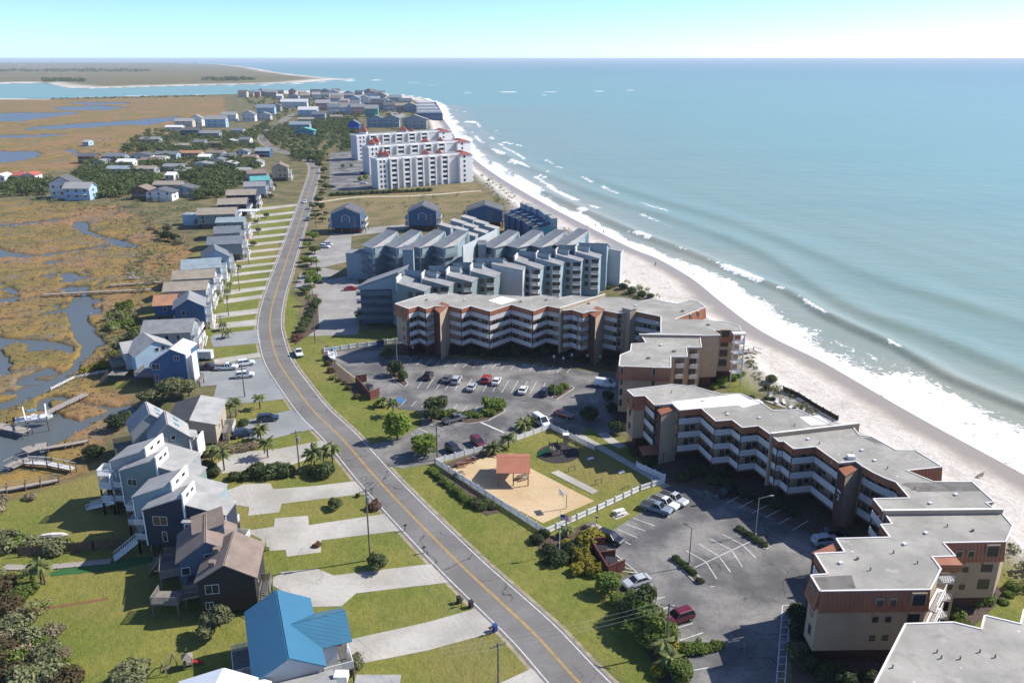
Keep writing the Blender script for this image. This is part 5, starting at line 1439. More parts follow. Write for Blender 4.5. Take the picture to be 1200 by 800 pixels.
# grey-blue pair with roof lights
h = thing('house', 'pale grey blue duplex with roof windows, beside the dark slate roof', 'house')
for i, (e1, e2) in enumerate((((176, 519), (221, 511)), ((154, 507), (201, 498)))):
    B_ = Blk(Gxy(*e1, 6.6), Gxy(*e2, 6.6), 6.4)
    gable(h, B_, 2.2, 6.6, 3.2, MW['grey'], MR['lightgrey'], 1, .3); piles(h, B_, 2.2, 3, 2)
    for v in (1.6, 4.3):
        q = [B_.at(B_.l * .68, v, 6.6 + 3.2 * .64 + .22), B_.at(B_.l * .80, v, 6.6 + 3.2 * .40 + .22), B_.at(B_.l * .80, v + 1.1, 6.6 + 3.2 * .40 + .22), B_.at(B_.l * .68, v + 1.1, 6.6 + 3.2 * .64 + .22)]
        pitched(h, q, .08, M_bluegl, 0, 'roof_window')
    B_.win(h, 0, .25, 3.6, 1.6, 1.3, 2); B_.win(h, 0, .6, 6.4, .9, 1.0, 1)
    for u in (B_.l, B_.l + 1.3):
        p = B_.at(u, -.2); MB().b2(-.12, .12, 0, 3.4, 2.0, 6.0).build('porch_wall', M_white, h, tuple(p))
    q = [B_.at(B_.l, -.2, 6.5), B_.at(B_.l + 1.6, -.2, 6.0), B_.at(B_.l + 1.6, 3.4, 6.0), B_.at(B_.l, 3.4, 6.5)]; pitched(h, q, .14, MR['lightgrey'], .1, 'porch_roof')
    side_deck(h, B_, 3, .1, .9, 2.6, 3.4); road_porch(h, B_, 1, .4, 2.4, 2.2, 1.6)
settle(h)
# dark slate roof
h = thing('house', 'single storey house with one black and one pale roof slope', 'house')
B_ = blk_px((252, 497), (263, 469), (198, 492), 5.6); gable(h, B_, 1.5, 5.6, 1.3, MW['tan'], MR['lightgrey'], 0, .4, MR['black'])
piles(h, B_, 1.5); B_.win(h, 3, .7, 3.2, 1.4, 1.2, 2); B_.win(h, 0, .3, 3.0); road_porch(h, B_, 0, .55, 1.6, 4.5, 2.4); settle(h)
# bright blue house and pale blue neighbour
h = thing('house', 'bright cobalt blue house with white roof slope by the gravel parking', 'house')
a, b = Vector(Gxy(177, 425, 6.4)), Vector(Gxy(216, 415, 8.6))
B_ = Blk(a, b, 7.5); lb = Blk(B_.c[0], B_.at(B_.l * .62, 0)[:2], B_.w); rb = Blk(B_.at(B_.l * .62 + .02, .02)[:2], B_.c[1], B_.w - .04)
mono(h, lb, .8, [6.4, 9.8, 9.8, 6.4], MW['blue'], MR['white'], .3); mono(h, rb, .8, [9.8, 8.6, 8.6, 9.8], MW['blue'], MR['white'], .3)
for u in (B_.l + .1, B_.l + 1.5):
    p = B_.at(u, .3); MB().b2(-.14, .14, -.1, 3.0, .8, 8.4).build('porch_wall', M_white, h, tuple(p))
lb.win(h, 0, .2, 4.6, 1.9, 1.6, 2); lb.win(h, 0, .18, 1.8, .8, 1.7, 1); rb.win(h, 0, .35, 7.0, 1.3, 1.2, 2); piles(h, B_, .8, 3, 3)
side_deck(h, B_, 3, .0, .9, 2.6, 5.0, ME_RAILD, mat('blue_deck', (.06, .10, .17), .8, .1, 1), 0); road_porch(h, B_, 1, .3, 1.4, 3.0, 2.5, ME_RAILD); settle(h)
h = thing('house', 'pale blue house with grey roof behind the cobalt blue house', 'house')
B_ = Blk(Gxy(158, 417, 6.2), Gxy(205, 407, 6.2), 8); gable(h, B_, 1.6, 6.2, 2.8, MW['lightblue'], MR['lightgrey'], 1, .4)
B2 = Blk(Gxy(146, 414, 6.0), Gxy(170, 410, 6.0), 9); gable(h, B2, 1.6, 6.0, 1.5, MW['palegrey'], MR['lightgrey'], 0, .4)
B_.win(h, 0, .55, 6.1, 1.0, 1.1, 1); B_.win(h, 0, .7, 6.1, 1.0, 1.3, 1); B2.win(h, 0, .5, 3.5); piles(h, B_, 1.6); side_deck(h, B2, 3, .1, .9, 2.8, 3.2); road_porch(h, B_, 1, .5, 2.4, 3, 2, ME_RAIL)
v = G(140, 447, 0); MB().box(v.x, v.y, 2.2, 4, 3, .2).build('deck', M_deck, h); stair(h, (v.x - 4, v.y - 1), (v.x - 2, v.y - 1), 0, 2.2)
settle(h)
# simple gabled houses further up: label, e1, e2, he, axis, depth, rise, wall, roof, floor, windows
ROWH = [
    ('long grey gabled house with three white windows facing the gravel drive', (166, 391), (223, 388.5), 5.8, 0, 8.5, 2.2, 'grey', 'grey', 2.2, [(0, .15), (0, .5), (0, .74)]),
    ('slate blue gabled house with steep front beside the rust roof', (203.5, 362), (239, 359), 7.0, 1, 8.5, 2.5, 'house_blue', 'grey', 2.2, [(0, .3), (1, .5)]),
    ('low blue house with a rust brown roof facing the marsh', (180, 358), (205, 356.5), 5.4, 0, 7.5, 2.0, 'blue', 'rust', 2.0, [(0, .5)]),
    ('grey brown roofed house with white porches just beyond the rust roof', (191.5, 341.5), (241, 339), 6.6, 0, 6.0, 1.8, 'palegrey', 'tan', 2.4, [(0, .3), (1, .5)]),
    ('grey brown roofed house with white porches, second beyond the rust roof', (202, 327.5), (250, 325), 6.8, 0, 6.0, 1.8, 'palegrey', 'tan', 2.4, [(0, .3), (1, .5)]),
    ('light blue house with a broad grey hip roof in the middle of the row', (213, 316), (258, 313), 6.8, 0, 7.5, 2.2, 'lightblue', 'bluegrey', 2.4, [(0, .4), (1, .5)]),
    ('pale blue house with white pointed gable facing down the street', (238, 303), (268, 300.5), 7.0, 1, 7.5, 2.8, 'lightblue', 'slate', 2.4, [(0, .4), (0, .7), (1, .5)]),
    ('grey house with wide slate roof just above the pale blue gable', (243, 287), (283, 285), 6.8, 0, 7.5, 2.0, 'grey', 'slate', 2.4, [(0, .3), (1, .5)]),
    ('grey house with slate roof, second above the pale blue gable', (251, 274), (281, 272.5), 6.8, 0, 7.5, 1.9, 'grey', 'slate', 2.4, [(0, .5), (1, .5)]),
    ('boxy grey clapboard house with flat pale blue front roof edge', (253, 261), (285, 260), 7.6, 0, 7.0, 1.3, 'greygreen', 'bluegrey', 2.2, [(0, .3), (0, .7)]),
    ('grey green house with brown roof and white flat roofed carport', (230.5, 252), (275, 250.5), 6.6, 0, 9.0, 2.0, 'greygreen', 'tan', 2.2, [(0, .15), (0, .5), (0, .7)]),
    ('navy blue house with brown hip roof, nearer of the two navy ones', (255, 240), (288, 239), 7.4, 0, 9.0, 2.0, 'navy', 'tan', 2.2, [(0, .3), (0, .7)]),
    ('navy blue house with brown roof, farther of the two navy ones', (265, 229), (299, 228), 7.4, 0, 8.0, 2.0, 'navy', 'tan', 2.2, [(0, .3), (0, .7)]),
    ('grey house with pale roof beside the road above the navy ones', (286, 219), (311, 218), 6.8, 0, 8.0, 1.9, 'palegrey', 'grey', 2.2, [(0, .5)]),
    ('house with a sea green roof beside the upper road', (294, 212), (316, 211), 6.6, 0, 7.0, 1.9, 'palegrey', 'teal', 2.2, [(0, .5)]),
    ('grey house with mauve brown roof beside the upper road', (290, 204), (312, 203), 6.6, 0, 8.0, 1.9, 'grey', 'brown', 2.2, [(0, .5)]),
    ('tall tan house standing alone at the road bend', (318, 197), (337, 196.5), 8.6, 1, 10.0, 2.4, 'tan', 'brown', 2.4, [(0, .5), (0, .8), (1, .5)]),
]
for (lab, e1, e2, he, ax, dp, ri, wm, rm, fz, wins) in ROWH:
    h = thing('house', lab, 'house', group='houses on the marsh side of the road')
    dp *= 1.4 if e1[1] < 350 else 1.1
    B_ = Blk(Gxy(*e1, he), Gxy(*e2, he), dp)
    gable(h, B_, fz, he, ri, MW[wm], MR[rm], ax, .45)
    for k, t in wins:
        B_.win(h, k, t, he - 2.1, 1.1, 1.4, 1)
        if he - fz > 4.2: B_.win(h, k, t, fz + .6, 1.1, 1.4, 1)
    piles(h, B_, fz, 3, 2)
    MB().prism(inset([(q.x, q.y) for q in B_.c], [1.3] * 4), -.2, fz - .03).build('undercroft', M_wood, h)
    if he > 5.6:
        for t in (.25, .75):
            a, b, (l, ang) = B_.face(1); d_ = 1.8
            D_ = Blk(tuple(B_.at(B_.l + d_, B_.w * (t - .2))[:2]), tuple(B_.at(B_.l + d_, B_.w * (t + .2))[:2]), d_ - .05)
            deck(h, D_, fz, (0, 1, 3), ME_RAIL, True, M_white)
            deck(h, D_, fz + 2.5, (0, 1, 3), ME_RAIL, False, M_white)
            p = D_.at(D_.l / 2, 0); stair(h, (p.x + .4, p.y - fz * 1.1), (p.x + .4, p.y), 0, fz, 1.0, M_white, False)
        side_deck(h, B_, 3, .2, .8, fz + .1, 2.2)
    if 'carport' in lab:
        q = G(290, 247, 5.2); MB().box(q.x, q.y + 1, 5.2, 9.5, 6, .3).build('carport_roof', M_metalwhite, h)
        for sx in (-4.3, 4.3):
            for sy in (-1.6, 3.6): MB().b2(-.12, .12, -.12, .12, -.2, 5.1).build('post', M_white, h, (q.x + sx, q.y + sy, 0))
        q = G(222, 252, 5.0); MB().box(q.x, q.y + 3, 2.5, 7, 6, 5.0).build('porch_wing', MW['lightblue'], h); MB().box(q.x, q.y + 3, 5.1, 7.5, 6.5, .2).build('porch_roof', MR['bluegrey'], h)
    settle(h)
# ------------------------------------------------------------------ far houses
ORD = 'first second third fourth fifth sixth seventh eighth ninth tenth eleventh twelfth thirteenth fourteenth fifteenth sixteenth seventeenth eighteenth nineteenth twentieth'.split()
FARM = {}
WNAME = {'white': 'white', 'cream': 'cream', 'bluegrey': 'blue grey', 'slate': 'slate blue', 'lightblue': 'light blue', 'grey': 'grey', 'tan': 'tan', 'palegrey': 'pale grey', 'brightblue': 'vivid blue', 'green': 'sea green', 'pink': 'pink', 'brown': 'brown', 'blue': 'blue', 'teal': 'teal', 'house_blue': 'dark blue', 'navy': 'navy'}
RNAME = {'grey': 'grey', 'darkgrey': 'dark grey', 'lightgrey': 'pale grey', 'tan': 'tan', 'brown': 'brown', 'rust': 'rust', 'red': 'red', 'white': 'white', 'bluegrey': 'blue grey', 'slate': 'slate', 'teal': 'teal', 'black': 'black'}
def far_mesh(axis, wm, rm):
    """unit house: 1 wide (x), 1 deep (y), eaves at z=.72, ridge at 1"""
    k = (axis, wm, rm)
    if k in FARM: return FARM[k]
    if axis == 0:
        v = [(-.5, 0, 0), (.5, 0, 0), (.5, 1, 0), (-.5, 1, 0), (-.5, 0, .72), (.5, 0, .72), (.5, 1, .72), (-.5, 1, .72), (.5, .5, .98), (-.5, .5, .98)]
        f = [(3, 2, 1, 0), (0, 1, 5, 4), (2, 3, 7, 6), (1, 2, 6, 8, 5), (3, 0, 4, 9, 7), (4, 5, 8, 9), (6, 7, 9, 8)]
        r = [(-.54, -.06, .68), (.54, -.06, .68), (.54, .5, 1.0), (-.54, .5, 1.0), (.54, 1.06, .68), (-.54, 1.06, .68)]
        rf = [(0, 1, 2, 3), (3, 2, 4, 5)]
    else:
        v = [(-.5, 0, 0), (.5, 0, 0), (.5, 1, 0), (-.5, 1, 0), (-.5, 0, .72), (.5, 0, .72), (.5, 1, .72), (-.5, 1, .72), (0, 0, .98), (0, 1, .98)]
        f = [(3, 2, 1, 0), (0, 1, 5, 8, 4), (2, 3, 7, 9, 6), (1, 2, 6, 5), (3, 0, 4, 7), (5, 6, 9, 8), (7, 4, 8, 9)]
        r = [(.56, -.05, .68), (.56, 1.05, .68), (0, 1.05, 1.0), (0, -.05, 1.0), (-.56, -.05, .68), (-.56, 1.05, .68)]
        rf = [(0, 1, 2, 3), (3, 2, 5, 4)]
    w = MB().add(v, f).mesh('wall', MW[wm])
    rr = [(x, y, z + .035) for x, y, z in r]
    n = len(r)
    ro = MB().add(r + rr, [tuple(reversed(q)) for q in rf] + [tuple(i + n for i in q) for q in rf] + [(0, 1, 7, 6), (1, 2, 8, 7), (2, 4, 10, 8) if axis == 0 else (2, 5, 11, 8), (3, 0, 6, 9), (5, 3, 9, 11) if axis == 0 else (4, 3, 9, 10), (4, 5, 11, 10)]).mesh('roof', MR[rm])
    FARM[k] = (w, ro)
    return FARM[k]
ME_FWIN = MB().b2(-.5, .5, -.5, .5, 0, 1).mesh('window', M_glass)
ME_FDECK = MB().b2(-.5, .5, -1, 0, -.1, 0).mesh('deck', M_trim)
FAR = []
def far_house(cluster, x0, x1, yt, yb, wm, rm, axis=0, rz=0.0, name='house', d=9.5):
    A, Bq = G(x0, yb), G(x1, yb)
    w = (Bq.x - A.x); mid = (A + Bq) / 2
    D_ = mid.y * CP + CAM_H * SP
    dep = (CAM_H / mid.y)
    H = max(4.6, (yb - yt) * D_ / FPX - d * dep * .9) * 1.05
    H = min(H, 15)
    FAR.append((cluster, (x0 + x1) / 2, wm, rm, axis, mid, w, d, H, rz, name))
K1, K2, K3, K4, K5 = 'in the cluster beyond the marsh', 'at the far left marsh edge', 'among the oaks', 'beside the far marsh ponds', 'in the island tip village'
for a in ((92, 112, 179.5, 191, 'brown', 'darkgrey'), (122, 146, 179.5, 191, 'grey', 'slate'), (137, 156, 186, 196, 'white', 'white'), (152, 176, 178.5, 187.5, 'white', 'darkgrey', 1), (164, 186, 185, 193, 'tan', 'brown'), (182, 207, 177.5, 188, 'bluegrey', 'slate'), (211, 235, 176.5, 184.5, 'tan', 'rust'),
          (125, 152, 194, 204.5, 'bluegrey', 'bluegrey'), (155, 181, 194, 204, 'grey', 'tan'), (191, 215, 191.5, 201, 'white', 'grey'), (223, 249, 190, 198.5, 'white', 'grey', 1), (257, 276, 188.5, 199, 'blue', 'lightgrey', 1), (242, 261, 176, 185, 'grey', 'brown'), (277, 291, 174.5, 185, 'palegrey', 'slate', 1), (284, 300, 181, 190, 'pink', 'brown'), (258, 275, 181.5, 188, 'grey', 'slate'), (194, 204, 205.5, 211.5, 'white', 'white'), (299, 316, 173.5, 184, 'house_blue', 'bluegrey')):
    far_house(K1, *a)
for a in ((-6, 6, 203, 213, 'white', 'white', 1), (14, 27, 201.5, 212, 'white', 'red'), (27.5, 41, 201, 212, 'white', 'red', 1), (60, 88, 206, 233, 'white', 'darkgrey', 1), (76, 106, 213.5, 235, 'lightblue', 'lightgrey')): far_house(K2, *a)
for a in ((155, 175, 216.5, 234, 'brown', 'brown', 1), (172, 202, 219.5, 236, 'white', 'darkgrey', 1), (180, 212, 211.5, 224, 'grey', 'tan'), (200, 227, 215.5, 231, 'bluegrey', 'darkgrey', 1)): far_house(K3, *a)
for a in ((205, 226, 139.5, 149, 'cream', 'lightgrey'), (194, 213, 147, 153, 'white', 'white'), (224, 237, 135.5, 148, 'white', 'grey', 1), (241, 265, 136.5, 149.5, 'lightblue', 'lightgrey'), (260, 277, 132, 142.5, 'white', 'lightgrey'), (284, 299, 131, 142.5, 'white', 'grey', 1), (235, 257, 153.5, 162, 'grey', 'grey'), (212, 233, 150, 159, 'slate', 'darkgrey'), (270, 285, 150.5, 157.5, 'palegrey', 'slate'), (165, 186, 160.5, 168.5, 'grey', 'grey'), (97, 104, 165, 171, 'lightblue', 'lightgrey'), (301, 317, 132, 141.5, 'palegrey', 'grey', 1), (301, 322, 123.5, 135, 'lightblue', 'bluegrey')): far_house(K4, *a)
for a in ((330, 360, 117, 126.5, 'white', 'white'), (350, 372, 126, 137, 'lightblue', 'white'), (366, 381, 131.5, 141.5, 'grey', 'slate'), (349, 367, 138, 144.5, 'tan', 'tan'), (340, 363, 143, 154, 'bluegrey', 'bluegrey'), (346, 368, 150, 160.5, 'teal', 'teal', 1), (364, 375, 105.5, 114, 'slate', 'darkgrey'), (428, 443, 123.5, 137, 'green', 'lightgrey'), (408, 421, 141.5, 155, 'brightblue', 'slate', 1),
          (430, 449, 135.5, 149.5, 'bluegrey', 'slate', 1), (449, 468, 135.5, 149.5, 'bluegrey', 'slate', 1), (472, 500, 135, 151.5, 'grey', 'grey', 1), (434, 440, 105.5, 113, 'pink', 'tan'), (387, 401, 135, 140.5, 'tan', 'tan'), (456, 470, 112, 122, 'bluegrey', 'bluegrey'), (468, 482, 115, 127, 'bluegrey', 'slate'), (315, 329, 121.5, 131, 'grey', 'darkgrey', 1), (384, 397, 106, 114, 'white', 'lightgrey', 1), (324, 331, 111, 117, 'white', 'white')): far_house(K5, *a)
for a in ((226, 240, 164, 171, 'palegrey', 'slate'), (244, 258, 166, 173, 'tan', 'brown'), (262, 276, 163, 170.5, 'grey', 'lightgrey', 1), (280, 293, 161, 169, 'white', 'slate'), (205, 220, 168, 175, 'grey', 'tan'), (295, 306, 187, 196, 'palegrey', 'grey', 1), (276, 292, 197, 206, 'grey', 'lightgrey'), (247, 262, 186, 193, 'white', 'slate', 1), (180, 194, 184, 191, 'palegrey', 'lightgrey'), (110, 124, 188, 195, 'white', 'grey', 1), (205, 222, 199, 206, 'bluegrey', 'lightgrey'), (232, 246, 182, 189, 'lightblue', 'white')): far_house(K1, *a)
rf = random.Random(11)
wc = ['grey', 'palegrey', 'bluegrey', 'white', 'tan', 'lightblue', 'slate', 'pink', 'cream']; rc = ['grey', 'slate', 'lightgrey', 'darkgrey', 'tan', 'bluegrey', 'brown']
for (ax_, bx_, y_, n_) in ((281, 322, 113.5, 6), (322, 452, 113.5, 10), (338, 452, 118, 9), (376, 456, 123, 7), (372, 462, 129, 7), (384, 428, 134.5, 3), (455, 486, 131, 3)):
    for k in range(n_):
        xc = ax_ + (bx_ - ax_) * (k + .5) / n_ + rf.uniform(-1.5, 1.5); ww = rf.uniform(4, 6.2) * (1 + (y_ - 112) / 40); yb = y_ + rf.uniform(-1, 1)
        far_house(K5, xc - ww, xc + ww, yb - rf.uniform(6, 9.5) * (1 + (y_ - 112) / 60), yb, rf.choice(wc), rf.choice(rc), rf.randint(0, 1), rf.uniform(-.3, .3))
cnt = {}
for a in sorted(FAR, key=lambda q: q[1]):
    cnt.setdefault((a[0], a[2], a[3]), []).append(a)
for (cl, wm, rm), L_ in cnt.items():
    for i, (c_, xm, w_, r_, ax, mid, wd, d, H, rz, nm) in enumerate(L_):
        base = f"{WNAME[wm]} house with {RNAME[rm]} roof"
        if len(L_) > 1: lab = f"{ORD[i]} {base} from left {cl}"
        else: lab = f"{base} {cl}"
        t = thing('house', lab, 'house', (mid.x, mid.y, 0), rz, 'houses ' + cl)
        wme, rme = far_mesh(ax, wm, rm)
        obj('wall', wme, t, (0, 0, 0), 0, (wd, d, H)); obj('roof', rme, t, (0, 0, 0), 0, (wd, d, H))
        fl = 2 if H > 6.5 else 1
        for f_ in range(fl):
            for k in range(3 if wd > 8 else 2):
                n_ = 3 if wd > 8 else 2
                obj('window', ME_FWIN, t, (wd * ((k + .5) / n_ - .5), 0, H * (.16 + .30 * f_) + .4), 0, (1.1, .1, 1.3))
            obj('window', ME_FWIN, t, (wd * .5, d * .5, H * (.16 + .3 * f_) + .4), R(90), (1.4, .1, 1.3))
        if H > 6: obj('deck', ME_FDECK, t, (0, 0, H * .36), 0, (wd * .8, 1.6, 1))
# striped roof condominium on the point
t = thing('condominium_block', 'blue condominium with rows of parallel white roof ridges at the far point', 'building')
for k in range(8):
    y_ = 141.5 - k * 2.1
    A, Bq = G(490 + k * .3, y_, 0), G(519 - k * 1.1, y_ - .4, 0)
    B_ = Blk((A.x, A.y), (Bq.x, Bq.y), 13 + k * 2)
    hh = 9.0
    mono(t, B_, 0, [hh, hh, hh - .8, hh - .8], MW['house_blue'], MR['white'] if k % 2 else MR['grey'], .3)
    q0, q1 = B_.at(0, B_.w), B_.at(B_.l, B_.w); MB().seg((q0.x, q0.y), (q1.x, q1.y), 1.2, hh - .5, hh + 1.0).build('ridge_parapet', M_trim, t)
    for u in range(7): B_.win(t, 0, (u + .5) / 7, 3.4, 2.2, 2.0, 1)
for x, y in ((511, 149), (517, 146)): pass
settle(t)
# a red boat-shed style row next to the white condominiums
# ------------------------------------------------------------------ vegetation
def leafmat(name, a, b, c, rv=.18):
    m, N, L, B = newmat(name)
    tc = N.new('ShaderNodeTexCoord').outputs['Object']
    n1 = noise(N, L, tc, 0.55, 3, .6)
    gi = N.new('ShaderNodeNewGeometry').outputs['Random Per Island']
    col = mixc(N, L, ramp(N, L, n1, .35, .65), a, b)
    col = mixc(N, L, ramp(N, L, gi, .45, 1.0, 0, .8), col, c)
    oi = N.new('ShaderNodeObjectInfo').outputs['Random']
    hs = N.new('ShaderNodeHueSaturation'); L.new(ramp(N, L, oi, 0, 1, 1 - rv, 1 + rv), hs.inputs['Value']); L.new(col, hs.inputs['Color'])
    L.new(hs.outputs[0], B.inputs['Base Color']); B.inputs['Roughness'].default_value = .75; B.inputs['Specular IOR Level'].default_value = .25
    tr = N.new('ShaderNodeBsdfTranslucent'); mx = N.new('ShaderNodeMixShader'); mx.inputs[0].default_value = .35
    L.new(hs.outputs[0], tr.inputs[0]); L.new(B.outputs[0], mx.inputs[1]); L.new(tr.outputs[0], mx.inputs[2]); L.new(mx.outputs[0], N['Material Output'].inputs[0])
    MATS[name] = m
    return m
LF = {'oak': leafmat('leaf_oak', (0.057, 0.084, 0.030), (0.101, 0.132, 0.046), (0.155, 0.182, 0.068)), 'green': leafmat('leaf_green', (0.101, 0.155, 0.027), (0.162, 0.223, 0.041), (0.243, 0.297, 0.068)), 'bright': leafmat('leaf_bright', (0.135, 0.216, 0.024), (0.203, 0.284, 0.041), (0.270, 0.338, 0.068)),
      'yellow': leafmat('leaf_yellow', (0.297, 0.257, 0.034), (0.400, 0.338, 0.047), (0.176, 0.189, 0.041)), 'grey': leafmat('leaf_grey', (0.135, 0.155, 0.068), (0.209, 0.223, 0.101), (0.311, 0.304, 0.162)), 'tan': leafmat('leaf_tan', (0.230, 0.182, 0.101), (0.338, 0.270, 0.162), (0.400, 0.378, 0.270)), 'dark': leafmat('leaf_dark', (0.038, 0.058, 0.024), (0.065, 0.089, 0.035), (0.101, 0.128, 0.049)),
      'palm': leafmat('leaf_palm', (0.101, 0.135, 0.041), (0.176, 0.203, 0.061), (0.284, 0.284, 0.115)), 'red': leafmat('leaf_red', (0.162, 0.068, 0.047), (0.230, 0.121, 0.081), (0.135, 0.108, 0.054)), 'brown': leafmat('leaf_brown', (0.115, 0.081, 0.038), (0.176, 0.135, 0.061), (0.095, 0.101, 0.041))}
M_bark = mat('bark', (.12, .095, .07), .95, .2, 2, bump=.5)
def leaf_cloud(rg, lobes, n, size, flat=.0):
    """n leaf sprays on and inside a set of ellipsoid lobes [(cx,cy,cz,rx,ry,rz)] -> verts, faces"""
    V, F = [], []
    wts = [l[3] * l[4] + l[3] * l[5] for l in lobes]
    for k in range(n):
        cx, cy, cz, rx, ry, rz = rg.choices(lobes, wts)[0]
        z = rg.uniform(-.55, 1); t = rg.uniform(0, 2 * math.pi); r = math.sqrt(max(0, 1 - z * z)); q = rg.uniform(.72, 1.06)
        p = Vector((cx + rx * r * math.cos(t) * q, cy + ry * r * math.sin(t) * q, cz + rz * z * q))
        if p.z < .05: p.z = rg.uniform(.05, .3)
        nrm = Vector((r * math.cos(t) / rx, r * math.sin(t) / ry, z / rz + .15)).normalized()
        nrm = (nrm + Vector((rg.uniform(-.7, .7), rg.uniform(-.7, .7), rg.uniform(-.5, .7)))).normalized()
        u = nrm.orthogonal().normalized(); v = nrm.cross(u)
        a = rg.uniform(0, 2 * math.pi); u, v = u * math.cos(a) + v * math.sin(a), v * math.cos(a) - u * math.sin(a)
        s_ = size * rg.uniform(.6, 1.35)
        b = len(V)
        V += [p - u * s_ * .5, p - v * s_ * .32 + nrm * s_ * .1, p + u * s_ * .55, p + v * s_ * .34 + nrm * s_ * .08]
        F.append((b, b + 1, b + 2, b + 3))
    return V, F
def tree_mesh(seed, kind, shape, n=420, size=.34):
    """crown of unit radius 1 (half-width), height per shape; returns crown mesh, trunk mesh"""
    rg = random.Random(seed)
    lobes = []
    if shape == 'round':
        lobes = [(0, 0, .85, .72, .72, .66)] + [(rg.uniform(-.5, .5), rg.uniform(-.5, .5), rg.uniform(.6, 1.35), rg.uniform(.3, .5), rg.uniform(.3, .5), rg.uniform(.25, .42)) for _ in range(7)]
        th = .6
    elif shape == 'bush':
        lobes = [(0, 0, .4, .8, .8, .48)] + [(rg.uniform(-.6, .6), rg.uniform(-.6, .6), rg.uniform(.3, .7), rg.uniform(.25, .42), rg.uniform(.25, .42), rg.uniform(.2, .38)) for _ in range(6)]
        th = .3
    elif shape == 'oak':
        lobes = [(rg.uniform(-.6, .6), rg.uniform(-.6, .6), rg.uniform(.65, 1.1), rg.uniform(.32, .52), rg.uniform(.32, .52), rg.uniform(.18, .3)) for _ in range(9)]
        th = .75
    elif shape == 'wind':
        lobes = [(rg.uniform(-.8, .5), rg.uniform(-.5, .5), 0, rg.uniform(.28, .46), rg.uniform(.28, .46), rg.uniform(.16, .26)) for _ in range(9)]
        lobes = [(x, y, .8 - .35 * x + rg.uniform(-.1, .1), a, b, c) for x, y, z, a, b, c in lobes]
        th = .8
    V, F = leaf_cloud(rg, lobes, n, size)
    cm = bpy.data.meshes.new('crown'); cm.from_pydata([tuple(v) for v in V], [], F); cm.materials.append(LF[kind])
    # an inner mass so that the sky or ground never shows straight through the heart
    tm = MB(); tm.tube((0, 0, -.1), (0, 0, th * .8), .085, .05, 7)
    for l in lobes[:6]:
        tm.tube((0, 0, th * .45), (l[0] * .8, l[1] * .8, l[2]), .045, .015, 5)
    return cm, tm.mesh('trunk', M_bark)
def core_mesh(kind, shape, seed):
    rg = random.Random(seed + 5)
    c = MB()
    c.ball((0, 0, .42 if shape == 'bush' else .85), .66 if shape == 'bush' else .6, .66 if shape == 'bush' else .6, .40 if shape == 'bush' else .5, 9, 6, .18, rg)
    return c.mesh('inner_foliage', LF[kind])
TREES = {}
def plant(kind, shape, label, px, r, var=None, hs=1.0, cat=None, group=None, name=None):
    v = var if var is not None else rnd.randint(0, 2)
    k = (kind, shape, v)
    if k not in TREES: TREES[k] = tree_mesh(hash_(k), kind, shape, 1200 if shape != 'bush' else 900, .20 if shape != 'bush' else .21)
    cm, tm = TREES[k]
    g = G(px[0], px[1])
    nm = name or ('shrub' if shape == 'bush' else 'tree')
    t = thing(nm, label, cat or ('shrub' if shape == 'bush' else 'tree'), (g.x, g.y, zground(px)), rnd.uniform(0, 6.28), group)
    t.scale = (r * rnd.uniform(.8, 1.05), r * rnd.uniform(.8, 1.05), r * hs * (.8 if shape == 'round' else .92) * rnd.uniform(.8, 1.15))
    obj('crown', cm, t); obj('trunk', tm, t)
    return t
def hash_(k): return sum((i + 1) * ord(ch) for i, ch in enumerate(repr(k))) % 99991
def zground(px):
    j = int(np.clip(np.searchsorted(ys, px[1]), 0, len(ys) - 1)); i = int(np.clip(np.searchsorted(xs, px[0]), 0, len(xs) - 1))
    return float(max(Z[j, i], SEA_Z)) - .03
def palm_mesh(seed, fronds=26, droop=1.0):
    rg = random.Random(seed); V, F = [], []
    for k in range(fronds):
        a = 2 * math.pi * k * .381966 + rg.uniform(-.2, .2); e = rg.uniform(-.35, 1.2)
        L_ = rg.uniform(.8, 1.1); pts = []
        for j in range(6):
            t = j / 5
            rr = L_ * t * math.cos(e * (1 - .3 * t)); zz = L_ * t * math.sin(e) - droop * .55 * t * t
            pts.append((rr, zz))
        for j in range(5):
            (r0, z0), (r1, z1) = pts[j], pts[j + 1]
            w0, w1 = .17 * math.sin(math.pi * min(1, (j + .25) / 5)), .17 * math.sin(math.pi * min(1, (j + 1.1) / 5)) if j < 4 else .01
            ca, sa = math.cos(a), math.sin(a)
            for sd in (-1, 1):
                b = len(V)
                V += [(r0 * ca, r0 * sa, z0), (r1 * ca, r1 * sa, z1), (r1 * ca - sd * w1 * sa, r1 * sa + sd * w1 * ca, z1 - w1 * .7), (r0 * ca - sd * w0 * sa, r0 * sa + sd * w0 * ca, z0 - w0 * .7)]
                F.append((b, b + 1, b + 2, b + 3))
    cm = bpy.data.meshes.new('fronds'); cm.from_pydata(V, [], F); cm.materials.append(LF['palm'])
    return cm
PALMS = [palm_mesh(5), palm_mesh(6, 30, .8), palm_mesh(7, 22, 1.25)]
def palm_trunk(h):
    mb = MB()
    for k in range(6): mb.tube((0, 0, h * k / 6 - .1), (0, 0, h * (k + 1) / 6 - .1), .17 - .006 * k, .15 - .006 * k, 7)
    mb.ball((0, 0, h - .25), .26, .26, .4, 7, 5)
    return mb.mesh('trunk', M_bark)
def palm(label, px, h, r, group='palms'):
    g = G(px[0], px[1])
    t = thing('palm_tree', label, 'palm', (g.x, g.y, zground(px)), rnd.uniform(0, 6), group)
    obj('trunk', palm_trunk(h), t)
    obj('fronds', rnd.choice(PALMS), t, (0, 0, h), rnd.uniform(0, 6), (r, r, r))
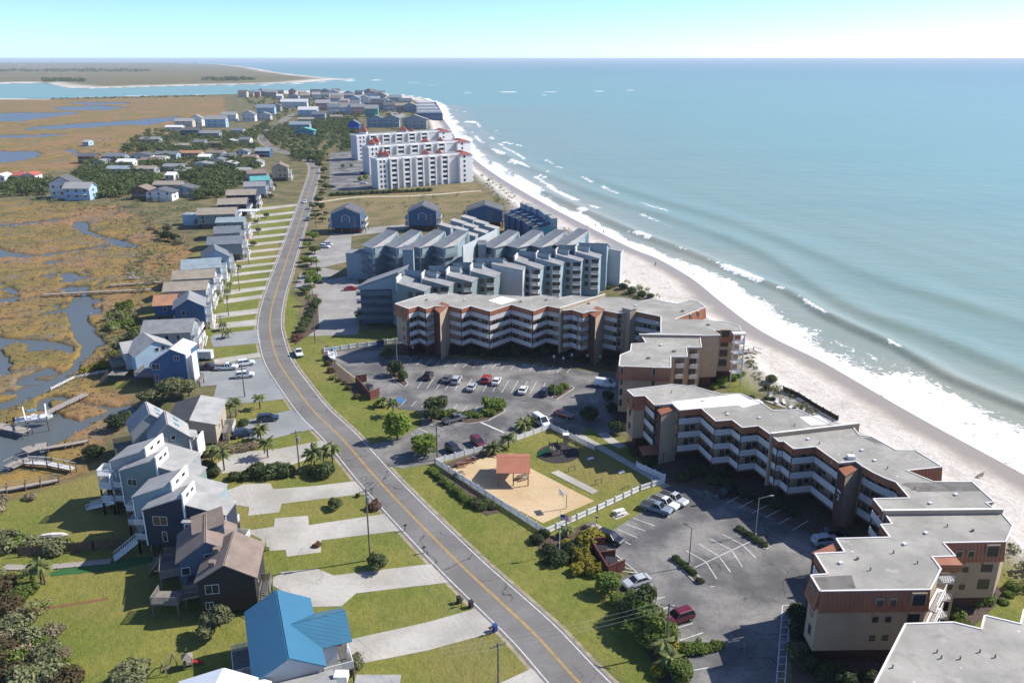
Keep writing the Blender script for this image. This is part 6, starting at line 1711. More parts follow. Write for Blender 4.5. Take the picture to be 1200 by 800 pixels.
def row(kind, shape, desc, place, pts, group=None, name=None, hs=1.0):
    """plants alike in one place: the label tells which from the left"""
    pts = sorted(pts)
    for i, p in enumerate(pts):
        lab = f"{desc} {place}" if len(pts) == 1 else f"{ORD[i] if i < 20 else 'far right'} {desc} from left {place}"
        plant(kind, shape, lab, p[:2], p[2], None, hs, None, group or f"{desc}s {place}"[:60], name)
def prow(place, pts, h=None):
    pts = sorted(pts)
    for i, p in enumerate(pts):
        palm(f"palm tree {place}" if len(pts) == 1 else f"{ORD[i]} palm tree from left {place}", p[:2], p[2], p[3], 'palms ' + place)
# car park and recreation ground
row('bright', 'round', 'rounded bright green tree', 'by the upper car park entrance', [(466, 515, 4.4), (499, 534, 3.9)])
row('oak', 'round', 'dark clumped tree', 'on the islands of the upper car park', [(462, 440, 2.8), (473, 446, 2.0), (455, 420, 2.6), (509, 484, 3.4), (506, 494, 2.8)])
row('green', 'bush', 'clipped green shrub', 'on the islands of the upper car park', [(580, 480, 3.2), (573, 486, 1.9), (560, 488, 1.5), (548, 488, 1.8), (538, 488, 1.7), (528, 488, 2.2), (518, 489, 1.8), (651, 460, 2.4), (661, 455, 1.7)])
prow('around the upper car park', [(447, 476, 1.6, 2.2), (461, 487, 3.6, 2.0), (614, 503, 1.4, 2.6), (596, 524, 2.4, 2.1), (577, 532, 1.8, 2.2), (391, 444, .8, 1.4), (622, 497, 1.3, 2.2)])
row('brown', 'bush', 'low brown bedding shrub', 'in the bed left of the upper car park', [(384, 428, 1.3), (388, 436, 1.5), (397, 447, 1.0), (408, 456, 1.1), (419, 466, 1.4), (404, 450, .9)])
row('dark', 'round', 'dark tree', 'in the shade beside the tan block corner', [(690, 494, 3.0), (722, 508, 2.6), (712, 470, 2.4), (720, 486, 2.2)])
row('green', 'bush', 'small hedge shrub', 'along the road side of the court fence', [(506 + i * 5.2, 553 + i * 4.4, 1.25) for i in range(9)])
row('oak', 'bush', 'low dark shrub', 'on the grass below the court fence', [(556, 592, 1.5), (564, 596, 1.6), (577, 595, 1.2), (570, 590, 1.2)])
row('dark', 'bush', 'rounded dark bush', 'around the flagpole bed', [(629, 634, 1.7), (644, 648, 1.9), (641, 659, 1.2), (655, 659, 2.2), (649, 652, 1.6), (638, 628, 1.4)])
row('yellow', 'bush', 'yellow flowering bush', 'behind the lower bin enclosure', [(686, 640, 2.6), (697, 633, 2.2), (677, 670, 1.8), (697, 672, 1.9), (681, 655, 2.0), (664, 639, 1.3), (689, 662, 1.8)], hs=1.1)
row('oak', 'bush', 'deep green bush', 'left of the lower bin enclosure', [(675, 652, 2.2), (668, 646, 1.8), (682, 648, 2.0)])
prow('beside the flagpole', [(664, 628, 1.6, 1.7)])
row('green', 'round', 'leafy green shrub', 'along the left edge of the lower car park', [(712, 694, 2.7), (724, 708, 1.6), (739, 704, 1.5)])
row('oak', 'round', 'large rounded dark bush', 'along the left edge of the lower car park', [(747, 726, 3.4), (736, 722, 2.4)])
row('green', 'oak', 'tall loose tree', 'by the power pole at the lower car park', [(760, 745, 3.4), (770, 757, 3.0)])
prow('by the power pole at the lower car park', [(776, 770, 2.6, 2.2), (784, 782, 1.8, 2.2), (770, 748, 3.6, 1.9)])
row('yellow', 'bush', 'yellow green bush', 'beside the lower car park hedge', [(786, 762, 1.9), (772, 790, 1.5)])
row('green', 'round', 'dense ball shaped bush', 'at the bottom of the lower car park', [(797, 796, 2.6)])
row('green', 'bush', 'low hedge shrub', 'along the bottom island of the lower car park', [(803, 764, 1.6), (812, 763, 1.5), (820, 762, 1.5), (829, 761, 1.3), (839, 759, 1.3)])
row('oak', 'bush', 'small island shrub', 'on the left island of the lower car park', [(792 + i * 5, 656 + i * 4.2, 1.0) for i in range(5)] + [(820, 682, .9)])
row('oak', 'bush', 'small island shrub', 'on the right island of the lower car park', [(867 + i * 5.6, 621 + i * 3.7, 1.0) for i in range(6)])
row('dark', 'bush', 'shaded foundation shrub', 'along the four storey tan block', [(502, 409, 1.8), (530, 414, 2.8), (518, 412, 2.0), (554, 414, 2.6), (567, 418, 2.1), (587, 416, 2.6), (607, 415, 2.6), (624, 418, 1.8), (640, 414, 2.5), (665, 419, 2.0), (682, 424, 2.0), (712, 428, 2.0)])
row('dark', 'bush', 'shaded foundation shrub', 'along the long block by the beach', [(745, 532, 2.0), (760, 545, 2.0), (800, 562, 1.8), (818, 556, 2.2), (836, 566, 1.9), (855, 572, 2.0), (872, 580, 1.7), (890, 586, 1.8), (908, 594, 1.6), (926, 602, 1.6), (848, 556, 2.2)])
row('dark', 'bush', 'dark bush', 'beside the south wing wall', [(935, 724, 2.0), (936, 742, 2.0), (945, 780, 2.4), (968, 790, 2.0), (990, 800, 2.0), (1018, 796, 1.8)])
row('grey', 'bush', 'pale leaved bush', 'beside the south wing wall', [(937, 768, 2.1)])
row('green', 'bush', 'fresh green bush', 'at the sea end of the south wing', [(1121, 722, 1.7), (1142, 708, 1.5), (1156, 705, 1.6), (1128, 738, 1.6), (1176, 706, 1.0), (1186, 690, 1.4), (1182, 698, 1.0)])
row('bright', 'bush', 'bright green dune shrub', 'on the lawn between the tan blocks', [(845, 448, 2.0), (856, 445, 1.8), (866, 442, 1.6), (838, 455, 1.4)])
row('oak', 'bush', 'dark dune shrub', 'beside the beach walk between the tan blocks', [(903, 452, 2.0), (898, 458, 1.4), (880, 468, 1.2), (899, 469, 1.2), (905, 470, 1.0)])
row('oak', 'bush', 'salt pruned dune shrub', 'at the dune edge beyond the tan block', [(700, 338, 2.6), (712, 338, 2.2), (690, 335, 2.2), (740, 345, 2.2), (752, 350, 2.2), (762, 352, 1.8), (730, 340, 2.0), (745, 352, 1.6)])
# verge between the road and the blue condominiums
row('green', 'oak', 'windswept roadside tree', 'beside the blue condominium car park', [(367, 281, 3.6), (361, 290, 2.4), (369, 297, 3.0), (358, 307, 2.2), (365, 311, 3.4), (372, 321, 2.0), (363, 325, 2.6), (369, 336, 3.4), (357, 343, 2.0), (425, 375, 3.0)])
row('oak', 'bush', 'dense hedge shrub', 'along the edge of the blue condominium car park', [(371 - i * 3, 356 + i * 5.5, 2.2) for i in range(7)])
row('red', 'bush', 'reddish bush', 'below the roadside hedge', [(350, 396, 1.9), (346, 400, 1.5)])
prow('beside the blue condominium car park', [(366, 345, 3.4, 1.9), (362, 358, 3.0, 1.8), (358, 330, 3.0, 1.7), (371, 315, 3.2, 1.8)])
row('oak', 'oak', 'roadside tree', 'between the road and the open field', [(374, 197, 3.0), (379, 203, 3.6), (381, 212, 3.0), (377, 216, 2.2), (382, 222, 3.4), (378, 229, 2.4), (373, 238, 3.2), (367, 245, 2.2), (377, 247, 3.2), (370, 256, 2.8), (378, 260, 2.0), (383, 252, 1.8)])
row('oak', 'bush', 'hedge shrub', 'in front of the white condominium', [(390 + i * 6.7, 229.5 - i * .32, 2.6) for i in range(18)])
row('bright', 'round', 'light green tree', 'in the white condominium car park', [(422, 213, 2.6), (429, 211, 2.6), (402, 197, 2.0), (412, 196, 2.0)])
# marsh-side front gardens
prow('in the front gardens left of the road', [(271, 492, 3.6, 2.0), (277, 488, 3.8, 2.0), (305, 479, 3.2, 1.9), (306, 516, 3.0, 2.3), (314, 536, 3.6, 2.2), (263, 551, 4.2, 2.0), (250, 548, 4.0, 1.8), (369, 551, 4.2, 2.7), (390, 546, 4.4, 2.6), (380, 548, 3.6, 2.3), (262, 387, 2.2, 1.9), (268, 396, 2.0, 1.9), (267, 352, 3.4, 1.7), (270, 343, 3.2, 1.7)])
row('oak', 'bush', 'dense garden bush', 'around the driveways below the gravel parking', [(241, 522, 2.4), (240, 552, 2.6), (250, 556, 2.0), (275, 561, 1.8), (290, 560, 2.0), (302, 557, 2.7), (318, 557, 3.3), (335, 556, 2.4), (380, 557, 3.1), (370, 556, 2.2), (262, 498, 2.0), (286, 498, 1.6)])
row('tan', 'bush', 'straw coloured bush', 'around the driveways below the gravel parking', [(247, 532, 2.2), (272, 530, 1.8), (285, 527, 1.8), (296, 525, 1.7), (256, 524, 1.7)])
row('oak', 'round', 'round lawn bush', 'on the grass between the driveways', [(394, 595, 1.7), (444, 666, 2.1), (420, 582, .6)])
row('red', 'bush', 'reddish lawn bush', 'on the grass between the driveways', [(439, 596, 1.5), (372, 640, .9)])
row('green', 'oak', 'thin young tree', 'beside the brown shingled house', [(308, 648, 1.5)])
row('grey', 'round', 'grey green bush', 'beside the blue metal roof', [(416, 784, 1.7)])
row('grey', 'wind', 'leaning grey oak', 'in the yard below the brown shingled house', [(247, 748, 3.6)])
row('grey', 'oak', 'pale grey tree', 'at the bottom edge left of the white roof', [(160, 806, 3.4), (146, 812, 2.6)])
row('grey', 'oak', 'large grey green oak', 'in front of the cobalt blue house', [(204, 468, 4.2), (178, 474, 3.8), (222, 464, 3.2)])
row('dark', 'round', 'dark cedar tree', 'by the docks', [(110, 535, 2.6), (138, 502, 2.8), (148, 497, 2.2)])
row('green', 'bush', 'marsh edge thicket', 'below the rust roofed house', [(140, 372, 3.6), (150, 380, 3.2), (132, 384, 3.0), (158, 390, 2.6), (146, 362, 3.2)])
row('dark', 'bush', 'dark marsh edge thicket', 'beside the long grey house', [(152, 402, 3.0), (142, 410, 2.6), (158, 396, 2.4)])
row('yellow', 'bush', 'yellowish marsh shrub', 'beside the pale blue house yard', [(134, 420, 2.8), (126, 428, 2.4), (102, 436, 2.6), (112, 430, 2.0)])
row('dark', 'round', 'spreading dark tree', 'on the marsh lawn above the street', [(197, 281, 3.6), (206, 282, 3.4), (189, 279, 2.6)])
row('tan', 'bush', 'pale tufted shrub', 'on the marsh lawn above the street', [(186, 272, 3.0), (196, 268, 2.8), (212, 284, 2.6), (178, 268, 2.4)])
# yard at the lower left
prow('on the back lawn at the left', [(49, 683, 3.4, 1.9), (53, 684, 3.0, 1.7)])
row('grey', 'bush', 'grey shrub', 'in the thicket at the lower left', [(67, 646, 2.6), (38, 640, 2.4), (15, 740, 3.2), (52, 778, 3.0), (38, 752, 2.8), (62, 796, 2.8), (30, 806, 3.0), (8, 636, 2.6), (60, 766, 2.2)])
row('green', 'bush', 'green shrub', 'in the thicket at the lower left', [(24, 700, 2.4), (34, 694, 1.7), (45, 755, 1.9), (22, 640, 2.0), (18, 775, 1.9), (70, 782, 1.4), (80, 640, 1.4)])
row('tan', 'bush', 'dry tan shrub', 'in the thicket at the lower left', [(60, 745, 1.8), (28, 768, 1.9), (50, 795, 2.0), (75, 770, 1.4), (8, 750, 1.8), (70, 803, 1.8), (20, 725, 1.6)])
row('brown', 'bush', 'brown leaved shrub', 'in the thicket at the lower left', [(5, 690, 2.6), (12, 715, 2.4), (5, 768, 2.8), (12, 800, 2.8), (80, 800, 2.4), (30, 730, 2.2)])
row('tan', 'bush', 'plume grass clump', 'on the lawn behind the docks', [(36, 584, 1.4), (3, 588, 1.6), (-2, 600, 2)])
row('oak', 'round', 'small roadside tree', 'between the upper driveways', [(303, 272, 1.8), (297, 288, 2.0), (290, 300, 1.6), (312, 255, 1.8), (280, 316, 1.6), (318, 232, 2.2), (322, 220, 2.2), (330, 208, 2.4), (300, 262, 1.6), (305, 243, 1.6)])

# --- masses that nobody could count: far woods, dune scrub, marsh grass
def mass(name, label, kind, polys, n, size, hgt, seed, tuft=False, jitter=.5, clump=7):
    rg = np.random.default_rng(seed)
    P = []
    for poly, share in polys:
        W_ = GL(poly); W_a = np.array(W_)
        lo, hi = W_a.min(0), W_a.max(0); k = int(n * share); got = 0
        while got < k:
            q = rg.uniform(lo, hi, (k * 3 + 50, 2)); q = q[inpoly(q[:, 0], q[:, 1], W_)][:k - got]
            P.append(q); got += len(q)
            if len(q) == 0: break
    P = np.concatenate(P)
    cl = fbm(P[:, 0], P[:, 1], clump, seed)
    V, F = [], []
    if tuft:
        for (x, y), c in zip(P, cl):
            px_ = (CX, CY)
            z = tuft(x, y)
            if z is None: continue
            a = rg.uniform(0, math.pi); h = hgt * (.5 + c) * rg.uniform(.6, 1.2); w = size * rg.uniform(.6, 1.4)
            dx, dy = math.cos(a) * w / 2, math.sin(a) * w / 2; tx, ty = rg.uniform(-.25, .25) * h, rg.uniform(-.25, .25) * h
            b = len(V); V += [(x - dx, y - dy, z - .05), (x + dx, y + dy, z - .05), (x + dx * .6 + tx, y + dy * .6 + ty, z + h), (x - dx * .6 + tx, y - dy * .6 + ty, z + h)]; F.append((b, b + 1, b + 2, b + 3))
    me = bpy.data.meshes.new(name); me.from_pydata(V, [], F); me.materials.append(LF[kind])
    o = obj(name, me); tag(o, label, None, None, 'stuff'); return o
def woodland(name, label, kind, polys, n, rmin, rmax, seed, nleaf=70, leaf=1.0):
    rg = random.Random(seed); V, F = [], []
    for poly, share in polys:
        W_ = GL(poly); xs_ = [p[0] for p in W_]; ys_ = [p[1] for p in W_]; k = int(n * share); got = tries = 0
        while got < k and tries < k * 60:
            tries += 1
            x, y = rg.uniform(min(xs_), max(xs_)), rg.uniform(min(ys_), max(ys_))
            if not inpoly(np.array([x]), np.array([y]), W_)[0]: continue
            got += 1
            r = rg.uniform(rmin, rmax); h = r * rg.uniform(.7, 1.0)
            lob = [(x + rg.uniform(-.4, .4) * r, y + rg.uniform(-.4, .4) * r, h * rg.uniform(.55, 1.0), r * rg.uniform(.45, .7), r * rg.uniform(.45, .7), h * rg.uniform(.4, .6)) for _ in range(3)]
            v, f = leaf_cloud(rg, lob, nleaf, leaf * r / 3.5)
            b = len(V); V += v; F += [tuple(i + b for i in q) for q in f]
    me = bpy.data.meshes.new(name); me.from_pydata([tuple(v) for v in V], [], F); me.materials.append(LF[kind])
    o = obj(name, me); return tag(o, label, None, None, 'stuff')
woodland('woodland', 'dark live oak wood filling the gaps between far houses', 'oak',
         [([(0, 215), (60, 213), (62, 228), (0, 232)], .05), ([(88, 204), (150, 206), (190, 210), (170, 226), (140, 232), (105, 232), (90, 215)], .17), ([(205, 205), (240, 200), (285, 202), (290, 212), (262, 232), (228, 236), (222, 214)], .16), ([(315, 150), (350, 145), (400, 140), (425, 150), (424, 176), (380, 180), (330, 178), (312, 165)], .26), ([(372, 140), (405, 138), (420, 142), (424, 160), (380, 158)], .06),
          ([(180, 152), (230, 160), (290, 155), (320, 140), (300, 172), (200, 176), (140, 178), (150, 168)], .14), ([(285, 114), (450, 112), (480, 126), (470, 136), (420, 140), (310, 142)], .20), ([(280, 192), (296, 186), (305, 196), (285, 206)], .02), ([(92, 192), (200, 188), (300, 186), (300, 200), (230, 206), (92, 204)], .10), ([(145, 172), (240, 172), (300, 170), (300, 177), (145, 180)], .06), ([(340, 180), (380, 184), (378, 192), (345, 188)], .04)],
         1850, 2.6, 4.6, 3, 60, 1.25)
woodland('far_woodland', 'low dark tree line on the island beyond the inlet', 'oak', [([(-60, 83), (160, 82.2), (185, 83), (170, 85.5), (0, 85.5), (-60, 85.5)], .5), ([(235, 94.5), (280, 93.2), (300, 95), (250, 96.6)], .1), ([(50, 96), (100, 95.6), (98, 97.2), (52, 97.4)], .08), ([(-60, 74.5), (230, 74.3), (240, 77), (-60, 78)], .32)], 900, 7, 13, 4, 26, 1.6)
woodland('shore_scrub', 'thin line of low scrub along the inlet shore of the marsh', 'oak', [([(55, 116.4), (200, 113.6), (240, 113), (240, 114.2), (60, 117.4)], 1.0)], 130, 1.5, 3.4, 14, 30, 1.4)
woodland('scrub', 'grey green scrub along the marsh margin and dunes', 'grey',
         [([(100, 168), (165, 160), (185, 172), (140, 190), (100, 190)], .08), ([(140, 232), (225, 240), (228, 258), (170, 262), (120, 245)], .12), ([(30, 228), (130, 232), (128, 246), (20, 250)], .10), ([(150, 300), (200, 290), (205, 318), (172, 345), (148, 330)], .12), ([(128, 372), (160, 365), (170, 400), (130, 430), (118, 420)], .10), ([(560, 205), (585, 215), (640, 262), (610, 262), (580, 240)], .14), ([(735, 330), (770, 350), (760, 358), (728, 345)], .05),
          ([(870, 415), (895, 440), (960, 488), (950, 490), (890, 452)], .08), ([(380, 235), (560, 228), (560, 262), (380, 268)], .06), ([(0, 620), (40, 625), (70, 760), (90, 800), (0, 810)], .05), ([(1180, 640), (1210, 660), (1230, 720), (1195, 690)], .03), ([(120, 255), (200, 262), (220, 290), (150, 300)], .07)],
         620, .8, 1.9, 8, 34, 1.25)
def ground_z_at(x, y):
    d = y * CP + CAM_H * SP
    px_ = CX + x / d * FPX; py_ = HY + (CAM_H * FPX) / (d * CP)
    j = int(np.searchsorted(ys, py_)); i = int(np.searchsorted(xs, px_))
    if not (0 < j < len(ys) and 0 < i < len(xs)): return None
    if wat[j, i] > .25 or marsh[j, i] < .4: return None
    return float(Z[j, i])
mass('marsh_grass', 'ochre and olive cordgrass covering the salt marsh', 'tan', [([(-60, 250), (140, 242), (225, 280), (200, 330), (160, 400), (130, 470), (100, 540), (-60, 570)], 1.0)], 9000, .8, .22, 5, tuft=ground_z_at)
# ------------------------------------------------------------------ vehicles
M_tyre = mat('tyre', (.02, .02, .02), .9, .1, 3); M_rim = mat('rim', (.42, .42, .43), .35, .05, 3, metal=.6)
M_cglass = mat('car_glass', (.02, .025, .03), .05, .1, 1, spec=.9); M_lamp = mat('headlight', (.75, .75, .72), .15, .02, 1); M_tail = mat('tail_light', (.35, .015, .012), .25, .02, 1); M_trimblk = mat('black_trim', (.025, .025, .027), .6, .05, 1)
def paint(name, c):
    m = mat('paint_' + name, c, .28, .03, .5); m.node_tree.nodes['Principled BSDF'].inputs['Coat Weight'].default_value = .6
    return m
CP_ = {k: paint(k, c) for k, c in {'white': (.74, .74, .73), 'silver': (.46, .48, .50), 'black': (.018, .019, .021), 'grey': (.13, .14, .15), 'red': (.38, .018, .02), 'maroon': (.13, .012, .025), 'navy': (.025, .04, .075), 'plum': (.055, .018, .03), 'steel': (.20, .25, .30)}.items()}
def loft(secs):
    """secs: list of rings (same length) -> verts, faces (closed rings, capped)"""
    n = len(secs[0]); V = [p for r in secs for p in r]; F = []
    for i in range(len(secs) - 1):
        for k in range(n):
            F.append((i * n + k, i * n + (k + 1) % n, (i + 1) * n + (k + 1) % n, (i + 1) * n + k))
    F += [tuple(range(n - 1, -1, -1)), tuple(range((len(secs) - 1) * n, len(secs) * n))]
    return V, F
def ring(x, z0, z1, hw, tw=None):
    tw = tw or hw * .93
    return [(x, -hw * .94, z0), (x, hw * .94, z0), (x, hw, z0 + .18), (x, hw, z0 + (z1 - z0) * .62), (x, tw, z1), (x, -tw, z1), (x, -hw, z0 + (z1 - z0) * .62), (x, -hw, z0 + .18)]
SPEC = {  # sections of the lower body, glasshouse (bottom x0,x1 / top x0,x1 / z), wheel base, extras
    'sedan': ([(-2.33, .45, .80, .72), (-2.2, .30, .96, .86), (-1.3, .27, .98, .91), (0, .27, .95, .92), (1.1, .27, .93, .91), (2.05, .28, .80, .86), (2.33, .38, .62, .70)], (-1.85, 1.05, -1.15, .2, .95, 1.44), (-1.35, 1.4), 0),
    'suv': ([(-2.3, .5, .95, .78), (-2.2, .35, 1.08, .90), (-1.3, .32, 1.10, .95), (0, .32, 1.08, .96), (1.1, .32, 1.06, .95), (2.1, .34, .96, .90), (2.35, .45, .72, .74)], (-2.18, 1.15, -1.85, .35, 1.06, 1.72), (-1.38, 1.42), 0),
    'pickup': ([(-2.85, .55, 1.0, .86), (-2.75, .45, 1.08, .94), (-1.6, .42, 1.08, .98), (-.35, .42, 1.08, .98), (1.2, .42, 1.12, .98), (2.5, .44, 1.05, .93), (2.8, .55, .80, .80)], (-.45, 1.35, -.2, .6, 1.08, 1.85), (-1.75, 1.75), 1),
    'van': ([(-2.6, .45, 1.1, .88), (-2.5, .35, 1.2, .97), (-1.2, .32, 1.22, 1.0), (.6, .32, 1.22, 1.0), (1.5, .32, 1.15, .98), (2.3, .34, 1.0, .92), (2.6, .45, .75, .78)], (-2.5, 1.75, -2.42, .75, 1.2, 2.1), (-1.6, 1.65), 2)}
CARM = {}
def car_meshes(kind, color):
    if (kind, color) in CARM: return CARM[(kind, color)]
    secs, gh, wb, ex = SPEC[kind]; m = CP_[color]; out = []
    V, F = loft([ring(*s_) for s_ in secs]); out.append(('body', MB().add(V, F).mesh('body', m), None))
    x0, x1, a0, a1, z0, z1 = gh; hw = secs[3][3] * .92; tw = hw * .78
    g = MB().add([(x0, -hw, z0 - .04), (x1, -hw, z0 - .04), (x1, hw, z0 - .04), (x0, hw, z0 - .04), (a0, -tw, z1 - .05), (a1, -tw, z1 - .05), (a1, tw, z1 - .05), (a0, tw, z1 - .05)], [(3, 2, 1, 0), (4, 5, 6, 7), (0, 1, 5, 4), (1, 2, 6, 5), (2, 3, 7, 6), (3, 0, 4, 7)])
    out.append(('windows', g.mesh('windows', m if ex == 2 and False else M_cglass), None))
    r = MB().add([(a0 - .08, -tw - .03, z1 - .07), (a1 + .1, -tw - .03, z1 - .07), (a1 + .1, tw + .03, z1 - .07), (a0 - .08, tw + .03, z1 - .07), (a0 + .1, -tw * .85, z1), (a1 - .1, -tw * .85, z1), (a1 - .1, tw * .85, z1), (a0 + .1, tw * .85, z1)], [(3, 2, 1, 0), (4, 5, 6, 7), (0, 1, 5, 4), (1, 2, 6, 5), (2, 3, 7, 6), (3, 0, 4, 7)])
    for t in ((x0 * .5 + x1 * .5, a0 * .5 + a1 * .5),):
        for s_ in (-1, 1): r.bar((t[0], s_ * (hw + .005), z0 - .03), (t[1], s_ * (tw + .012), z1 - .05), .07, .03)
    for (b_, t_) in ((x0, a0), (x1, a1)):
        for s_ in (-1, 1): r.bar((b_, s_ * hw, z0 - .03), (t_, s_ * tw, z1 - .05), .07, .07)
    if ex == 2:
        r.add([(-2.5, -hw - .005, z0 - .02), (-.1, -hw - .005, z0 - .02), (-.15, -tw - .01, z1 - .06), (-2.43, -tw - .01, z1 - .06)], [(0, 1, 2, 3)]); r.add([(-2.5, hw + .005, z0 - .02), (-.1, hw + .005, z0 - .02), (-.15, tw + .01, z1 - .06), (-2.43, tw + .01, z1 - .06)], [(3, 2, 1, 0)])
    out.append(('roof', r.mesh('roof', m), None))
    if ex == 1: out.append(('cargo_bed', MB().b2(-2.72, -.5, -.82, .82, .9, 1.085).mesh('cargo_bed', M_trimblk), None))
    wr = .33 if kind == 'sedan' else .38
    ty = MB().tube((0, -.11, 0), (0, .11, 0), wr, wr, 14).mesh('tyre', M_tyre); ri = MB().tube((0, -.12, 0), (0, .12, 0), wr * .6, wr * .55, 10).mesh('rim', M_rim)
    for wx in wb:
        for s_ in (-1, 1): out.append(('wheel', ty, ((wx, s_ * (secs[3][3] - .08), wr), ri)))
    hl = MB().b2(-.05, .05, -.16, .16, -.07, .07)
    xf, xb = secs[-2][0], secs[1][0]
    for s_ in (-1, 1):
        out.append(('headlight', hl.mesh('headlight', M_lamp), ((xf + .12, s_ * .62, secs[-2][1] + .36), None)))
        out.append(('tail_light', hl.mesh('tail_light', M_tail), ((xb - .09, s_ * .66, secs[1][2] - .22), None)))
    CARM[(kind, color)] = out
    return out
def car(kind, color, px, dirpx, label, group='parked vehicles', z=.05):
    a, b = G(px[0] - dirpx[0] / 2, px[1] - dirpx[1] / 2), G(px[0] + dirpx[0] / 2, px[1] + dirpx[1] / 2)
    g = (a + b) / 2
    nm = {'sedan': 'car', 'suv': 'car', 'pickup': 'pickup_truck', 'van': 'van'}[kind]
    t = thing(nm, label, {'sedan': 'car', 'suv': 'car', 'pickup': 'pickup truck', 'van': 'van'}[kind], (g.x, g.y, z), math.atan2(b.y - a.y, b.x - a.x), group)
    for n_, me, ex in car_meshes(kind, color):
        if ex is None: obj(n_, me, t)
        else:
            o = obj(n_, me, t, ex[0])
            if ex[1]: obj('rim', ex[1], o)
    return t
S_ = (9, -13)
for a in (('suv', 'black', (502, 443), S_, 'black car, leftmost in the middle row of the upper car park'), ('sedan', 'grey', (524, 446), S_, 'dark grey car beside the silver one in the upper car park middle row'), ('suv', 'silver', (535, 448), S_, 'silver car right of the dark grey one in the upper car park'), ('sedan', 'silver', (553, 456), (8, -13), 'silver blue sedan in the near half of the middle parking row'),
          ('suv', 'red', (570, 447), (8, -13), 'bright red car in the middle row of the upper car park'), ('sedan', 'white', (582, 449), (8, -13), 'white car right beside the bright red one'), ('sedan', 'white', (613, 459.5), (7, -13), 'white sedan standing alone right of the red car'), ('suv', 'navy', (638, 462), (8, -13), 'dark blue car by the lamp island of the upper car park'),
          ('sedan', 'navy', (517, 471), (9, -9), 'dark sedan behind the hedge island of the upper car park'), ('pickup', 'grey', (532, 494), (29, -8), 'long dark grey pickup truck in the entrance lane'), ('suv', 'black', (532, 530), (13, 9), 'black car parked against the white fence'), ('suv', 'maroon', (560.5, 521.5), (10, 9), 'maroon car parked against the white fence'),
          ('van', 'white', (634, 497), (12, 8), 'white van by the palm bush at the fence corner'), ('sedan', 'maroon', (661, 488), (18, 5), 'dark red car at the edge of the building shadow'), ('van', 'white', (709, 453), (22, 3), 'white van in the shade of the tan block'),
          ('sedan', 'silver', (746, 685), (-24, 7), 'silver sedan beside the lower bin enclosure'), ('suv', 'maroon', (795, 727), (-24, 8), 'maroon car at the left edge of the lower car park'), ('suv', 'black', (715, 634), (20, 8), 'black car at the yellow bushes'), ('pickup', 'steel', (769, 599), (24, 7), 'blue grey pickup truck nearest in the row of three trucks'), ('pickup', 'white', (778, 593), (26, 10), 'white pickup truck in the middle of three trucks'), ('pickup', 'silver', (789, 588), (26, 11), 'silver pickup truck farthest in the row of three trucks'),
          ('sedan', 'black', (854, 579), (20, -9), 'black car in the deep shade of the beach block'), ('suv', 'silver', (967, 637), (16, -2), 'pale car tucked by the south wing entrance'), ('sedan', 'black', (977, 627), (20, -1), 'dark car beside the south wing entrance'),
          ('pickup', 'plum', (243, 433), (23, -1), 'dark plum pickup truck by the cobalt blue house'), ('pickup', 'white', (266, 433), (24, -1), 'white pickup truck between the plum truck and a white car'), ('suv', 'white', (288, 428), (21, -3), 'white car nearest the road on the gravel parking, upper one'), ('suv', 'white', (287, 442), (22, -2), 'white car on the gravel parking, lower one'),
          ('suv', 'navy', (314, 493), (20, -2), 'dark blue car on the gravel drive below the parking'), ('suv', 'navy', (285, 511), (16, -3), 'dark car half hidden by palms below the gravel drive'), ('pickup', 'white', (350, 416), (8, 16), 'white pickup truck parked on the grass verge'), ('sedan', 'black', (376, 331), (3, 12), 'black car in the blue condominium car park'), ('sedan', 'red', (411, 340), (16, -1), 'red car beside the blue condominium end wall'), ('suv', 'silver', (384, 288), (13, 1), 'silver car near the first gabled blue house'), ('suv', 'white', (381, 290.5), (12, 1), 'white car near the first gabled blue house'),
          ('sedan', 'white', (357.5, 238), (-3, 10), 'white car driving on the upper road'), ('suv', 'grey', (361, 258.5), (-4, 10), 'grey car on the verge of the upper road'), ('suv', 'navy', (361, 190), (6, 5), 'small dark car at the road bend'), ('suv', 'black', (389, 220), (8, 0), 'dark car at the lower left corner of the white condominium car park'),
          ('sedan', 'white', (418, 204.5), (7, 0), 'white car in the white condominium car park'), ('suv', 'black', (425, 204), (7, 0), 'black car beside the white one at the white condominium'), ('suv', 'grey', (434, 203), (7, 0), 'grey car closest to the white condominium'), ('sedan', 'white', (426, 216), (6, 0), 'white car near the light green trees by the white condominium'), ('suv', 'navy', (262, 318), (8, 2), 'dark car under the stilts of the light blue house'), ('sedan', 'red', (287, 281), (8, 2), 'red car beside the upper driveways')):
    car(*a)
# cargo trailer
g = G(239, 421); t = thing('cargo_trailer', 'white box trailer beside the cobalt blue house', 'trailer', (g.x, g.y, 0), .03)
MB().prism([(-2.6, -1.05), (2.3, -1.05), (2.75, 0), (2.3, 1.05), (-2.6, 1.05)], .5, 2.5).build('box', mat('trailer_white', (.6, .61, .61), .5, .05, .6), t); MB().b2(2.6, 3.6, -.06, .06, .45, .55).build('hitch', M_trimblk, t)
for s_ in (-1, 1):
    for wx in (-.45, .45): MB().tube((wx, s_ * 1.1 - .1, .34), (wx, s_ * 1.1 + .1, .34), .34, .34, 12).build('wheel', M_tyre, t)
MB().b2(-2.63, -2.6, -.9, .9, .6, 2.4).build('door', M_trim, t)
